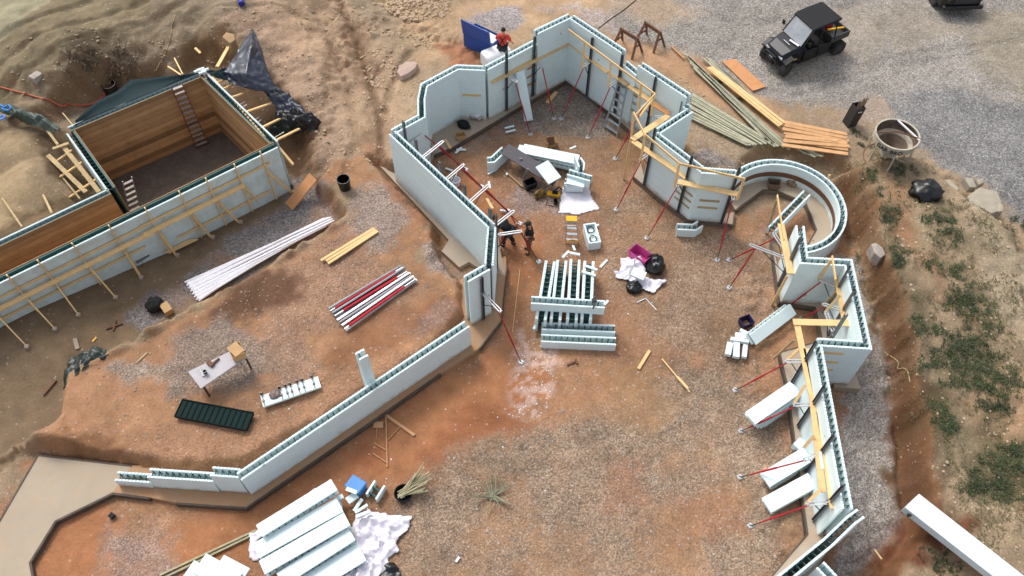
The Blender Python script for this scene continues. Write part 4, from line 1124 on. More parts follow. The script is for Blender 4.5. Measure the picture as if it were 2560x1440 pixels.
for lb, a, b, z in (('foam strip like a roof beam at the far end of the central pile, left', (1406, 644), (1422, 628), .66), ('foam strip on the far end of the central pile, top piece', (1424, 632), (1450, 637), .66),
                    ('foam strip across the right side of the central pile, upper', (1462, 664), (1493, 675), .66), ('foam strip across the right side of the central pile, lower', (1455, 679), (1489, 689), .66),
                    ('foam strip sticking out past the right end of the crosswise block', (1510, 762), (1520, 752), 1.04), ('foam strip standing off the lower left of the pile', (1334, 823), (1347, 799), .1),
                    ('small foam strip on the ground right of the central pile', (1500, 669), (1518, 650), -.16), ('pale foam strip peeking above the far end of the pile', (1432, 614), (1437, 626), .3)):
    slab('foam_strip', lb, 'foam strip', a, b, z, z, .085, .06, foamp, PC)
th_ = thing('hand_tool', W(1486, 760, 1.05), 'black tool lying on the crosswise foam block', 'tool')
mb = MB(); mb.beam(W(1482, 772, 1.06), W(1489, 752, 1.1), .05, .04); mb.build('handle', blackp, th_)
mb = MB(); mb.beam(W(1480, 752, 1.1), W(1491, 750, 1.1), .13, .07); mb.build('head', blackp, th_)

# leaning and stacked foam on the right
A_, B_ = W(1884, 862, .1), W(1976, 792, .35)
foam_block('long foam block lying on its side beside the navy tub', frame(A_, B_, roll=-1.0), L=1.9, h=.42, w=.36)
def stack(label0, n, a, b, z, dz, w=.66, th=.07, shift=(0, 0), z2=None, roll=0):
    for k in range(n):
        A_ = W(a[0] + shift[0] * k, a[1] + shift[1] * k, z + dz * k); B_ = W(b[0] + shift[0] * k, b[1] + shift[1] * k, (z if z2 is None else z2) + dz * k)
        th_ = thing('foam_panel_block', (A_ + B_) / 2, label0 % ('top one' if k == n - 1 else 'bottom one' if k == 0 else 'middle one'), 'foam block', PB)
        mb = MB(); m = frame(A_, B_, roll); L_ = (B_ - A_).length
        mb.box((L_ / 2, 0, .035), (L_, w, .065), m); mb.box((L_ / 2, 0, .22), (L_, w, .065), m)
        mb.build('foam_panel', foamp, th_)
        mb = MB(); x = .1
        while x < L_:
            for s in (-1, -.3, .4, 1): mb.box((x, s * (w / 2 - .03), .127), (.014, .03, .12), m)
            x += .2032
        mb.build('web_ties', webm, th_)
    return
stack('stacked foam block leaning on the right walkway, upper group, %s', 3, (1888, 1062), (2000, 985), -.15, .26, w=.5, shift=(-7, -5), z2=.25)
stack('stacked foam block leaning on the right walkway, lower group far side, %s', 2, (1915, 1210), (2022, 1145), -.15, .28, w=.5, shift=(-3, -5), z2=.3)
stack('foam block in the lower right group near side, %s', 1, (1915, 1268), (2030, 1205), .1, .28, w=.5, z2=.5)
A_, B_ = W(1924, 588, .2), W(2001, 508, .35)
foam_block('narrow upright foam form standing in the turret mouth', frame(A_, B_), L=2.3, h=.41, w=.34)
for lb, a, b, w_ in (('foam offcut heap by the navy tub, top strip', (1850, 826), (1872, 838), .12), ('foam offcut heap by the navy tub, wide piece', (1838, 840), (1868, 842), .22), ('foam offcut heap by the navy tub, long bar', (1826, 848), (1872, 855), .13),
                     ('foam offcut heap by the navy tub, lower left slab', (1825, 858), (1819, 888), .2), ('foam offcut heap by the navy tub, lower middle slab', (1841, 858), (1840, 894), .21), ('foam offcut heap by the navy tub, lower right slab', (1863, 864), (1860, 894), .15)):
    slab('foam_offcut', lb, 'foam offcut', a, b, .0, .02, w_, .14, foamp, PC)
slab('foam_strip', 'thin white foam strip lying between the two walkway planks', 'foam strip', (2050, 1130), (2056, 1172), 2.06, 2.06, .08, .05, foamp)
slab('loose_foam_panel', 'foam block corner showing under the planks, two black ties', 'foam block', (1988, 1106), (2004, 1120), .4, .4, .35, .3, foamp)
# angled small block in front of walkway corner
def angle_block(name, label, pts, zt, h=.41, z0=-.2):
    P_ = [V2(W(u, v, zt)) for u, v in pts]
    th_ = thing(name, (P_[0].x, P_[0].y, z0), label, 'foam block', FB)
    for s in (1, -1):
        mb = MB(); ribbon(mb, P_, s * .165, s * .1, z0, z0 + h); mb.build('foam_panel', foamp, th_)
    mb = MB(); webs(mb, P_, z0 - 1, z0 + h, .33, .09); mb.build('web_ties', webm, th_)
angle_block('angled_foam_block', 'short angled foam corner block standing below the walkway corner', [(1693, 566), (1736, 568), (1751, 558)], .21)
angle_block('angled_foam_block', 'angled foam corner block beside the dark fallen table', [(1218, 400), (1232, 399), (1262, 371)], .35, h=.55)
# far interior pile
A_, B_ = W(1292, 385, .45), W(1452, 415, .45)
stack('long foam block in the pile behind the dark table, %s', 2, (1294, 386), (1448, 420), -.15, .27, w=.5, shift=(0, -3))
slab('loose_foam_panel', 'extra foam panel topping the long pile behind the dark table', 'foam panel', (1307, 372), (1446, 400), .46, .46, .52, .065, foamp, PB)
slab('loose_foam_panel', 'square foam panel propped on the dark table', 'foam panel', (1354, 410), (1387, 452), .75, .55, .62, .07, foamp, PB)
angle_block('angled_foam_block', 'upright foam corner block standing at the right end of the long pile', [(1444, 396), (1452, 408), (1450, 424)], .55, h=.75)
crossblk('foam block below the upright corner block', (1420, 430), (1478, 446), .5, .1)
slab('loose_foam_panel', 'upright foam panel facing the white sheet below the corner block', 'foam panel', (1410, 466), (1446, 470), .1, .1, .07, .4, foamp, PB)
slab('loose_foam_panel', 'tall foam panel leaning behind the upright corner block', 'foam panel', (1436, 400), (1446, 428), .55, .5, .07, .6, foamp, PB)
slab('loose_foam_panel', 'flat foam panel under the upright corner block', 'foam panel', (1418, 448), (1462, 458), .35, .3, .5, .07, foamp, PB)
foam_block('small foam box block on the white sheet', frame(W(1412, 470, -.1), W(1452, 470, -.1)), L=.7, h=.35, w=.4)
A_, B_ = W(1300, 178, 1.95), W(1322, 300, -.1)
mb = MB(); mb.beam(A_, B_, .36, .16, up=(0, -1, .5)); mb.build('leaning_foam_plank', foamp, label='tall foam plank leaning on the walkway in front of the wall', cat='foam plank')
for lb, a, b, z in (('small foam frame offcut by the leaning plank, upper bar', (1262, 321), (1285, 315), -.1), ('small foam frame offcut by the leaning plank, lower bar', (1264, 331), (1289, 325), -.1),
                    ('foam strip crossed with another near the footing, long', (1141, 374), (1165, 375), -.12), ('foam strip crossed with another near the footing, short', (1139, 383), (1154, 369), -.08),
                    ('foam strip left of the bristle broom', (1220, 436), (1242, 423), -.15), ('tiny foam cube near the black wheel tub', (1265, 434), (1269, 437), -.1),
                    ('foam strip lying under the wall brace arms', (1114, 421), (1131, 427), -.1), ('foam strip by the clear bucket', (1138, 446), (1141, 431), -.1),
                    ('foam bit behind the workers', (1250, 526), (1272, 528), -.1), ('thin foam strip near the pale stack end at the yard edge', (1424, 373), (1440, 366), .1),
                    ('foam strip right of the yellow ladder foot', (1482, 568), (1497, 562), -.1), ('tiny foam strip in the gravel near the bottom', (1140, 1405), (1148, 1393), -.15)):
    slab('foam_strip', lb, 'foam strip', a, b, z, z, .07, .06, foamp, PC)
# foam box with clamps
M_ = frame(W(1463, 606, -.18), W(1486, 550, -.18)); M_ = Matrix.Translation(W(1478, 600, -.2)) @ Matrix.Rotation(math.radians(100), 4, 'Z') 
th_ = thing('foam_box', M_.translation, 'foam box block holding black curved clamps beside the yellow-topped ladder', 'foam block')
mb = MB()
mb.box((0, -.21, .22), (.95, .06, .44), M_); mb.box((0, .21, .22), (.95, .06, .44), M_); mb.box((-.45, 0, .22), (.06, .36, .44), M_); mb.box((.45, 0, .22), (.06, .36, .44), M_); mb.box((0, 0, .15), (.84, .36, .3), M_)
mb.build('foam_shell', foamp, th_)
mb = MB()
for s in (-1, 1):
    mb.tube([M_ @ Vector((s * .22 + .15 * math.cos(a), .13 * math.sin(a), .36)) for a in [k * PI / 7 for k in range(15)]], .022, 6)
mb.build('clamp', blackp, th_)

# ---------------------------------------------------------------- bottom foam stack and sheeting
BS = 'foam blocks of the big stack at the bottom edge'
for lb, a, b, z, w_ in (('topmost long foam block of the bottom stack, slid to the upper left', (648, 1328), (836, 1212), .75, .42), ('second foam slab of the bottom stack', (640, 1378), (850, 1262), .55, .5), ('third foam slab of the bottom stack', (655, 1420), (868, 1298), .57, .45),
                     ('fourth foam slab of the bottom stack, near side', (700, 1450), (880, 1335), .42, .45), ('lowest foam slab of the bottom stack, at the picture edge', (740, 1480), (905, 1380), .2, .6)):
    A_, B_ = W(*a, z), W(*b, z)
    mb = MB(); th_ = thing('foam_stack_block', (A_ + B_) / 2, lb, 'foam block', BS)
    mb.beam(A_, B_, w_, .065); mb.beam(A_ - Vector((0, 0, .26)), B_ - Vector((0, 0, .26)), w_, .065); mb.build('foam_panel', foamp, th_)
    mb = MB(); L_ = (B_ - A_).length; d = (B_ - A_) / L_; n = Vector((-d.y, d.x, 0)); x = .12
    while x < L_:
        for s in (-1, 1):
            c = A_ + d * x + n * s * (w_ / 2 - .03) - Vector((0, 0, .13)); mb.beam(c - Vector((0, 0, .1)), c + Vector((0, 0, .1)), .016, .04)
        x += .2032
    mb.build('web_ties', webm, th_)
for lb, a, b, z in (('left foam sheet of the small stack at the bottom edge', (470, 1425), (560, 1475), .25), ('middle foam sheet of the small stack at the bottom edge', (500, 1408), (590, 1458), .32), ('right foam sheet of the small stack at the bottom edge', (545, 1412), (610, 1446), .22)):
    slab('loose_foam_panel', lb, 'foam panel', a, b, z, z, .62, .08, foamp, PB)
def sheet(name, label, cat, poly, z, mat, amp=.12, res=.06, group=None, zf=None, scale=2.2, seed=0, follow=True):
    """crumpled thin sheet over the ground with the outline poly (pixels at height z)"""
    P_ = [tuple(W(u, v, z)[:2]) for u, v in poly]
    xs = [q[0] for q in P_]; ys = [q[1] for q in P_]
    nx = int((max(xs) - min(xs)) / res) + 3; ny = int((max(ys) - min(ys)) / res) + 3
    X, Y = np.meshgrid(min(xs) - res + np.arange(nx) * res, min(ys) - res + np.arange(ny) * res)
    d = sdist(X.ravel(), Y.ravel(), P_).reshape(X.shape)
    gzz = height(X.ravel(), Y.ravel()).reshape(X.shape) if follow else np.full(X.shape, z)
    keep = d < res * .2
    idx = {}; mb = MB(); vs = []; fs = []
    for j in range(ny):
        for i in range(nx):
            if keep[j, i]:
                x, y = X[j, i], Y[j, i]
                q = Vector((x * scale, y * scale, seed))
                wv = (1 - abs(noise.noise(q)) * 2.2) ** 2 * .7 + (1 - abs(noise.noise(q * 2.1 + Vector((3, 1, 0)))) * 2) ** 2 * .35 + .12 * noise.noise(q * 6)
                ex = min(1.0, max(0.0, -d[j, i] / .25))
                zz = gzz[j, i] + .015 + amp * (wv * (.35 + .65 * ex) + .1)
                if zf: zz = zf(x, y, zz, d[j, i])
                idx[(j, i)] = len(vs)
                vs.append((x + .03 * noise.noise(q * 3), y + .03 * noise.noise(q * 3 + Vector((9, 9, 9))), zz))
    for j in range(ny - 1):
        for i in range(nx - 1):
            k = [(j, i), (j, i + 1), (j + 1, i + 1), (j + 1, i)]
            if all(q in idx for q in k): fs.append(tuple(idx[q] for q in k))
            else:
                kk = [q for q in k if q in idx]
                if len(kk) == 3: fs.append(tuple(idx[q] for q in kk))
    mb.add(vs, fs)
    o = mb.build(name, mat, label=label, cat=cat, group=group, smooth=True)
    so_ = o.modifiers.new('solid', 'SOLIDIFY'); so_.thickness = .008
    return o
sheet('plastic_sheet', 'big crumpled white sheet spilling right from the bottom foam stack', 'sheet', [(890, 1280), (935, 1275), (985, 1285), (1030, 1285), (1020, 1320), (990, 1350), (1000, 1375), (975, 1385), (965, 1420), (900, 1480), (800, 1480), (850, 1370), (870, 1330)], 0, plast, amp=.3, seed=1, res=.05)
sheet('plastic_sheet', 'white sheet edge showing left of the bottom foam stack', 'sheet', [(715, 1262), (780, 1215), (800, 1205), (760, 1260), (640, 1345), (645, 1400), (615, 1390), (618, 1330)], 0.1, plast, amp=.2, seed=2)
sheet('black_sheet', 'crumpled black sheet at the bottom edge right of the foam stack', 'sheet', [(960, 1405), (985, 1400), (1003, 1430), (990, 1470), (930, 1480)], 0, blackp, amp=.25, seed=3)
sheet('plastic_sheet', 'white sheet spread under the foam pile near the drill cases', 'sheet', [(1405, 470), (1430, 460), (1470, 455), (1480, 490), (1502, 522), (1480, 526), (1450, 535), (1396, 533), (1400, 500)], -.15, plast, amp=.06, seed=4)
sheet('plastic_sheet', 'crumpled white sheets heaped beside the pink tub', 'sheet', [(1550, 645), (1600, 640), (1615, 660), (1612, 690), (1640, 697), (1672, 702), (1650, 715), (1634, 735), (1600, 720), (1570, 700), (1538, 695), (1535, 678), (1550, 680)], -.1, plast, amp=.32, seed=5, res=.045)
slab('loose_foam_panel', 'square foam panel lying on the heap by the pink tub', 'foam panel', (1580, 678), (1612, 692), .25, .22, .38, .07, foamp, PB)
slab('foam_strip', 'foam scrap on the left of the heap by the pink tub', 'foam strip', (1556, 690), (1568, 682), .2, .25, .2, .07, foamp, PC)

# crumpled bags
def bag(name, label, c, r, hh, mat, z=None, seed=0, cat='bag', group=None, sq=1.0, rot=0.0, dz=0):
    p = G(*c); p.z += dz
    mb = MB(); n = 26; m_ = 14; vs = []; fs = []
    for i in range(m_ + 1):
        ph = PI * i / m_
        for k in range(n):
            a = 2 * PI * k / n
            q = Vector((math.cos(a) * math.sin(ph), math.sin(a) * math.sin(ph), math.cos(ph)))
            f = 1 + .25 * noise.noise(q * 2.0 + Vector((seed, 0, 0))) + .22 * (1 - 2 * abs(noise.noise(q * 4 + Vector((0, seed, 0))))) ** 2 - .08 * abs(noise.noise(q * 9)) - .1
            x, y = q.x * r * f, q.y * r * sq * f
            vs.append((p.x + x * math.cos(rot) - y * math.sin(rot), p.y + x * math.sin(rot) + y * math.cos(rot), p.z + max(-.02, hh * (q.z * f * .6 + .42))))
    for i in range(m_):
        for k in range(n): fs.append((i * n + k, (i + 1) * n + k, (i + 1) * n + (k + 1) % n, i * n + (k + 1) % n))
    mb.add(vs, fs)
    return mb.build(name, mat, label=label, cat=cat, group=group, smooth=True)
bag('black_bag', 'tied black bin bag leaning on the pink tub', (1637, 672), .33, .6, blackp, seed=2, sq=1.25)
bag('black_bag', 'flattened black bag under the white sheets of the heap', (1585, 722), .28, .22, blackp, seed=4)
bag('black_bag', 'lone black bin bag on the scrub at the right', (2310, 488), .62, .5, blackp, seed=6, sq=.85)
bag('dark_jacket', 'black jacket dropped on the bay footing', (1160, 325), .3, .28, blackm, seed=8, cat='jacket', sq=.7, rot=-.5, dz=.2)
bag('foil_heap', 'silvery crumpled wrap heap with orange bits in the bay corner', (1193, 300), .38, .4, galv, seed=9, cat='heap', sq=.8, dz=.2)
bag('orange_rag', 'orange rag on the silvery heap', (1203, 300), .14, .5, M('orange_cloth', '#c0643c', .8), seed=3, cat='rag', dz=.3)
bag('tool_bag', 'brown and yellow tool bag on the ground left of the drill case', (1348, 490), .26, .3, M('tool_bag_cloth', '#5a4326', .8, var=.3, dirt='#c79a2a', dirt_amt=.9), seed=5, cat='bag', sq=.65, rot=.8)
bag('black_debris', 'black crumpled debris beside a small wooden box on the trench gravel', (392, 768), .32, .4, blackm, seed=12, cat='debris')
bag('rubbish_heap', 'coloured rubbish heap on the turret footing', (1975, 468), .22, .3, M('mixed_rubbish', '#8a7a68', .8, var=.5, vscale=14, dirt='#c8a050', dirt_amt=.8), seed=14, cat='heap', dz=.2)

# tubs, buckets and boxes
def tub(name, label, M_, a, b, h, t, mat, cat, group=None, taper=.82, inner=None):
    """open rectangular tub a x b x h"""
    th_ = MB()
    def ring_(x, y, z): return [M_ @ Vector((sx * x / 2, sy * y / 2, z)) for sx, sy in ((-1, -1), (1, -1), (1, 1), (-1, 1))]
    o0, o1 = ring_(a * taper, b * taper, 0), ring_(a, b, h)
    i0, i1 = ring_(a * taper - 2 * t, b * taper - 2 * t, t), ring_(a - 2 * t, b - 2 * t, h)
    vs = o0 + o1 + i1 + i0
    fs = [(3, 2, 1, 0)] + [(k, (k + 1) % 4, 4 + (k + 1) % 4, 4 + k) for k in range(4)] + [(4 + k, 4 + (k + 1) % 4, 8 + (k + 1) % 4, 8 + k) for k in range(4)] + [(8 + k, 8 + (k + 1) % 4, 12 + (k + 1) % 4, 12 + k) for k in range(4)] + [(12, 13, 14, 15)]
    th_.add(vs, fs)
    return th_.build(name, mat, label=label, cat=cat, group=group, bevel=.012)
def TM(u, v, z, rz=0, rx=0, ry=0):
    return Matrix.Translation(W(u, v, z)) @ Matrix.Rotation(rz, 4, 'Z') @ Matrix.Rotation(ry, 4, 'Y') @ Matrix.Rotation(rx, 4, 'X')
tub('pink_tub', 'pink plastic tub half covered by white sheets', TM(1598, 648, -.2, -.75), .8, .5, .42, .03, pinkp, 'tub')
tub('navy_tub', 'dark navy tub with a tool in it beside the leaning foam block', TM(1862, 812, -.2, .4), .46, .4, .32, .03, purple, 'tub')
tub('black_box', 'black plastic box under the end of the dark table', TM(1325, 468, -.2, .5), .5, .38, .34, .03, blackp, 'box')
tub('cardboard_box', 'brown open cardboard box on the bay footing', TM(1152, 346, 0.0, .3), .42, .32, .25, .02, card, 'box')
tub('cardboard_box', 'brown cardboard box standing on the turret footing', TM(1932, 468, 0.01, -.1), .5, .34, .32, .02, M('box_brown', '#6e5a4a', .85), 'box')
tub('cardboard_box', 'torn cardboard box with raised flap beyond the long foam pile', TM(1377, 362, -.2, .3), .45, .4, .3, .015, card, 'box')
slab('cardboard_flap', 'dark cardboard sheet standing up beyond the long foam pile', 'cardboard', (1380, 362), (1376, 342), .1, .5, .25, .02, rustm)
th_ = thing('metal_trash_box', W(2132, 300, .6), 'tall dark square bin full of sticks beside the gravel lot', 'bin')
pb = G(2122, 310)
mb = MB(); m = Matrix.Translation(pb) @ Matrix.Rotation(.35, 4, 'Z') @ Matrix.Rotation(.1, 4, 'Y')
for c_, s_ in (((0, -.2, .5), (.4, .02, 1.0)), ((0, .2, .5), (.4, .02, 1.0)), ((-.19, 0, .5), (.02, .38, 1.0)), ((.19, 0, .5), (.02, .38, 1.0)), ((0, 0, .05), (.36, .36, .04))): mb.box(c_, s_, m)
mb.build('bin_body', M('burnt_metal', '#33302e', .7), th_)
mb = MB(); mb.box((.0, -.215, .82), (.2, .006, .05), m); mb.build('bin_tag', whitep, th_)
mb = MB()
for k in range(9):
    mb.tube([m @ Vector((random.uniform(-.1, .12), random.uniform(-.1, .1), .2)), m @ Vector((random.uniform(-.15, .3), random.uniform(-.1, .15), random.uniform(1.15, 1.6)))], .022, 5)
mb.build('sticks', rebar, th_)
def bucket(name, label, c, r, h, mat, z=None, r0=None, group=None, cat='bucket', lid=False, dz=0):
    p = G(*c) if z is None else W(*c, z); p.z += dz
    r0 = r0 or r * .85
    m = Matrix.Translation(p)
    pr = [(0.001, 0), (r0, 0), (r, h), (r - .02, h), (r0 - .02, .03), (0.001, .03)] if not lid else [(0.001, 0), (r0, 0), (r, h), (r * .9, h + .03), (0.001, h + .03)]
    return MB().lathe(pr, 18, m).build(name, mat, label=label, cat=cat, group=group)
bucket('black_bucket', 'black notched bucket on the gravelly bench above the trench', (863, 470), .26, .52, blackp)
bucket('clear_bucket', 'clear white bucket near the long left foam wall', (1140, 462), .19, .3, whitep, z=-.2)
bucket('black_pipe', 'black pipe mouth sunk in the dirt beside the membrane', (281, 232), .3, .5, blackp, cat='pipe', r0=.3)
bucket('black_pot', 'black pot on the work table', (514, 932), .07, .12, blackp, z=1.25, cat='pot')

# white tank, blue site box
th_ = thing('white_tank', W(1238, 135, .45), 'white plastic water tank with a black cap behind the far wall', 'tank')
m = TM(1240, 158, .4, math.radians(32))
mb = MB(); n = 20
secs = [(-.62, .8), (-.55, .97), (-.45, 1), (.45, 1), (.55, .97), (.62, .8)]
vs = []; fs = []
for x, s_ in secs:
    for k in range(n):
        a = 2 * PI * (k + .5) / n; ca, sa = math.cos(a), math.sin(a)
        e = .45
        vs.append(m @ Vector((x, math.copysign(abs(ca) ** e, ca) * .36 * s_, .38 + math.copysign(abs(sa) ** e, sa) * .37 * s_)))
for i in range(len(secs) - 1):
    for k in range(n): fs.append((i * n + k, i * n + (k + 1) % n, (i + 1) * n + (k + 1) % n, (i + 1) * n + k))
fs += [tuple(range(n - 1, -1, -1)), tuple(len(vs) - n + k for k in range(n))]
mb.add(vs, fs); mb.build('tank_body', whitep, th_, smooth=False, bevel=.02)
mb = MB(); mb.lathe([(0.001, 0), (.08, 0), (.08, .04), (0.001, .04)], 14, m @ Matrix.Translation((.15, .05, .75))); mb.build('cap', blackp, th_)
th_ = thing('site_box', W(1200, 120, .45), 'blue steel site tool box with its big lid open beside the person in red', 'tool box')
m = TM(1208, 118, .4, math.radians(-35))
mb = MB()
mb.box((0, -.42, .35), (1.5, .04, .7), m); mb.box((0, .42, .35), (1.5, .04, .7), m); mb.box((-.73, 0, .35), (.04, .8, .7), m); mb.box((.73, 0, .35), (.04, .8, .7), m); mb.box((0, 0, .03), (1.42, .8, .04), m)
mb.box((0, -.445, .58), (1.5, .03, .05), m)
mb.build('box_body', bluep, th_, bevel=.01)
mb = MB(); ml = m @ Matrix.Translation((0, -.44, .72)) @ Matrix.Rotation(math.radians(97), 4, 'X'); mb.box((0, .4, 0), (1.52, .8, .06), ml); mb.build('lid', bluep, th_, bevel=.01)
mb = MB(); mb.box((.2, .1, .62), (.8, .5, .06), m @ Matrix.Rotation(.06, 4, 'Y')); mb.box((-.3, .0, .55), (.5, .4, .1), m); mb.build('drawings', plast, th_)

# sawhorses
SH = 'weathered timber sawhorses by the gravel lot'
def sawhorse(label, a, b, zt, feet):
    A_, B_ = W(*a, zt), W(*b, zt)
    th_ = thing('sawhorse', (A_ + B_) / 2 - Vector((0, 0, .8)), label, 'sawhorse', SH)
    d = (B_ - A_).normalized(); n = Vector((-d.y, d.x, 0))
    mb = MB(); mb.beam(A_, B_, .07, .16); mb.build('top_beam', rustm, th_)
    for e, q in ((1, A_ + d * .08), (-1, B_ - d * .08)):
        for s in (-1, 1):
            f = q + n * s * .36 - d * e * .12; f.z = gz(f.x, f.y)
            mb = MB(); mb.beam(q + n * s * .03, f, .05, .1, up=d); mb.build('leg', rustm, th_)
        mb = MB(); mb.beam(q + n * .2 - Vector((0, 0, .42)), q - n * .2 - Vector((0, 0, .42)), .03, .09); mb.build('cross_brace', rustm, th_)
sawhorse('left sawhorse, nearer the foam wall', (1550, 72), (1597, 100), 1.25, None)
sawhorse('right sawhorse, farther from the foam wall', (1611, 56), (1653, 84), 1.25, None)

# ladders
def ladder(name, label, P0, P1, wdir, wid0, wid1, n, rail, rung, matr, mats_, step=False, parent=None):
    P0, P1 = Vector(P0), Vector(P1); wd = Vector(wdir).normalized()
    th_ = parent or thing(name, P0, label, 'ladder')
    mb = MB()
    up_ = (P1 - P0).cross(wd).normalized()
    for s in (-1, 1): mb.beam(P0 + wd * s * wid0 / 2, P1 + wd * s * wid1 / 2, rail * .5, rail, up=up_)
    mb.build('side_rails', matr, th_)
    for k in range(n):
        t = (k + .6) / (n + .2); c = P0.lerp(P1, t); w_ = wid0 + (wid1 - wid0) * t
        mb = MB()
        if step: mb.beam(c - wd * w_ / 2, c + wd * w_ / 2, .11, .025)
        else: mb.beam(c - wd * w_ / 2, c + wd * w_ / 2, rung, rung)
        mb.build('rung', mats_, th_)
    return th_
def ladder_px(name, label, a, za, b, zb, c_side, wid0, wid1, n, rail, rung, m1, m2, step=False, **k):
    A_, B_ = W(*a, za), W(*b, zb); wd = Vector((c_side[0], c_side[1], 0))
    return ladder(name, label, A_, B_, wd, wid0, wid1, n, rail, rung, m1, m2, step, **k)
wdir = (W(530, 362, -.9) - W(505, 372, -.9))
ladder_px('wooden_ladder', 'tall ladder with brown rails and pale rungs inside the basement', (506, 365), -.88, (441, 212), BZ + .25, (wdir.x, wdir.y), .5, .42, 13, .07, .06, M('red_brown_rail', '#7a3a2a', .7), M('rung_grey', '#a39a94', .6), step=True)
wdir = (W(350, 510, -.6) - W(330, 520, -.6))
ladder_px('silver_ladder', 'silver ladder standing in the basement corridor corner', (338, 530), -.88, (318, 448), .8, (wdir.x, wdir.y), .45, .38, 6, .06, .06, alum, M('rung_grey', '#a39a94', .6), step=True)
# aluminium A ladder
th_ = thing('step_ladder', W(1535, 330, -.2), 'tall aluminium step ladder opened under the walkway plank', 'ladder')
wd = W(1542, 345, -.2) - W(1508, 322, -.2)
top_ = W(1558, 205, 2.05)
f1 = W(1526, 333, -.2); f2 = W(1566, 300, -.15)
f2 = top_ + (Vector((top_.x, top_.y, 0)) - Vector((f1.x, f1.y, 0))).normalized() * .45; f2.z = -.2; f2 = top_ + (f2 - top_) * 1.0
ladder('step_ladder', '', f1, top_, wd, .72, .42, 7, .08, .06, alum, alum, step=True, parent=th_)
ladder('step_ladder', '', f2 + Vector((.05, .15, 0)), top_ + Vector((.05, .06, 0)), wd, .66, .4, 6, .06, .03, alum, alum, parent=th_)
mb = MB(); mb.beam(top_ - wd.normalized() * .24, top_ + wd.normalized() * .24, .2, .04); mb.build('top_cap', lumber2, th_)
# yellow topped ladder
th_ = thing('step_ladder', W(1430, 605, -.2), 'small grey step ladder with a yellow top beside the foam box', 'ladder')
wd = Vector((1, -.05, 0)); top_ = W(1429, 547, 1.1)
f1 = W(1430, 608, -.2); f2 = W(1418, 580, -.2)
ladder('step_ladder', '', f1, top_, wd, .5, .33, 4, .05, .05, alum, alum, step=True, parent=th_)
ladder('step_ladder', '', f1 + Vector((-.02, .75, 0)), top_ + Vector((0, .08, 0)), wd, .5, .33, 3, .03, .03, alum, alum, parent=th_)
mb = MB(); mb.beam(top_ - wd * .2, top_ + wd * .2, .25, .06); mb.build('top_cap', yellow, th_, bevel=.01)
mb = MB(); c_ = f1 + Vector((0, 0, .12)); mb.tube([c_ + Vector((.25 * math.cos(a), -.03, .17 * math.sin(a) - .05)) for a in [k * PI / 8 for k in range(9)]], .025, 6); mb.build('foot_brace', yellow, th_)

# drill cases and tools near the white sheet
th_ = thing('yellow_case', W(1386, 492, -.2), 'yellow tool case open with tools on top', 'tool case')
m = TM(1384, 488, -.2, -.2)
mb = MB(); mb.box((0, 0, .06), (.5, .22, .12), m); mb.build('case_body', yellow, th_, bevel=.015)
mb = MB(); mb.box((.05, .02, .16), (.22, .12, .08), m); mb.tube([m @ Vector((.0, .05, .2)), m @ Vector((.15, .3, .2)), m @ Vector((.3, .25, .12))], .03, 6); mb.build('tools', blackm, th_)
tub('battery_box', 'small dark battery charger box below the yellow case', TM(1389, 508, -.2, .1), .16, .22, .18, .02, blackm, 'box')
mb = MB(); mb.tube([W(1300, 462, -.15), W(1318, 478, -.18), W(1345, 482, -.18), W(1370, 500, -.18), W(1365, 512, -.18), W(1385, 516, -.18)], .012, 5)
mb.build('power_cord', blackm, label='black power cord curling past the yellow case', cat='cord')
slab('broom', 'long broom handle on the ground in front of the dark table', 'broom', (1259, 425), (1305, 466), -.15, -.1, .04, .04, lumber2)
# dark folding table collapsed
th_ = thing('folding_table', W(1320, 430, -.2), 'dark grey folding table tipped on its side under foam', 'table')
mb = MB(); mb.beam(W(1262, 372, .55), W(1392, 452, .3), .55, .05, up=(.35, -.5, .9)); mb.build('table_top', dtable, th_)
for a, b in (((1277, 378), (1272, 412)), ((1302, 396), (1306, 426)), ((1320, 422), (1310, 446))):
    mb = MB(); mb.beam(W(*a, .55), W(*b, -.1), .1, .05); mb.build('leg', M('table_leg', '#857f80', .6), th_)

# ---------------------------------------------------------------- loose timber, pipes and steel
def simple(name, label, cat, a, b, z, w, th, mat, group=None, z2=None):
    A_, B_ = (W(*a, z), W(*b, z if z2 is None else z2)) if z is not None else (G(*a, th / 2 + .01), G(*b, th / 2 + .01))
    mb = MB(); mb.beam(A_, B_, w, th); return mb.build(name, mat, label=label, cat=cat, group=group)
SB = 'scrap boards round the site'
simple('orange_plank', 'wide orange plank bridging from the bench down to the trench', 'plank', (783, 442), (723, 517), .5, .5, .05, ply, None, z2=-.3)
for lb, a, b, k in (('upper of three pale timbers lying on the clay bench', (803, 653), (936, 571), 0), ('middle of three pale timbers lying on the clay bench', (816, 655), (941, 575), 1), ('lower of three pale timbers lying on the clay bench', (821, 661), (945, 578), 2)):
    A_, B_ = G(*a, .07), G(*b, .07)
    A_.z = B_.z = max(A_.z, B_.z)
    mb = MB(); mb.beam(A_, B_, .1, .05); mb.build('timber', lumber, label=lb, cat='timber', group='pale timbers on the clay bench')
simple('scrap_board', 'short flat board lying in the middle of the yard', 'board', (1596, 922), (1624, 876), -.15, .11, .03, lumber, SB)
simple('scrap_board', 'thin stick lying diagonally in the yard', 'board', (1655, 897), (1724, 980), -.15, .04, .03, lumber, SB)
simple('scrap_board', 'stub board lying against the thin yard stick', 'board', (1693, 942), (1720, 972), -.13, .09, .04, lumber, SB)
simple('scrap_board', 'light board crossed by the red pole near the far corner', 'board', (1368, 257), (1391, 230), -.15, .17, .03, lumber, SB)
simple('scrap_board', 'small board standing behind the workers near the wall', 'board', (1217, 497), (1232, 522), .2, .1, .04, lumber, SB, z2=.7)
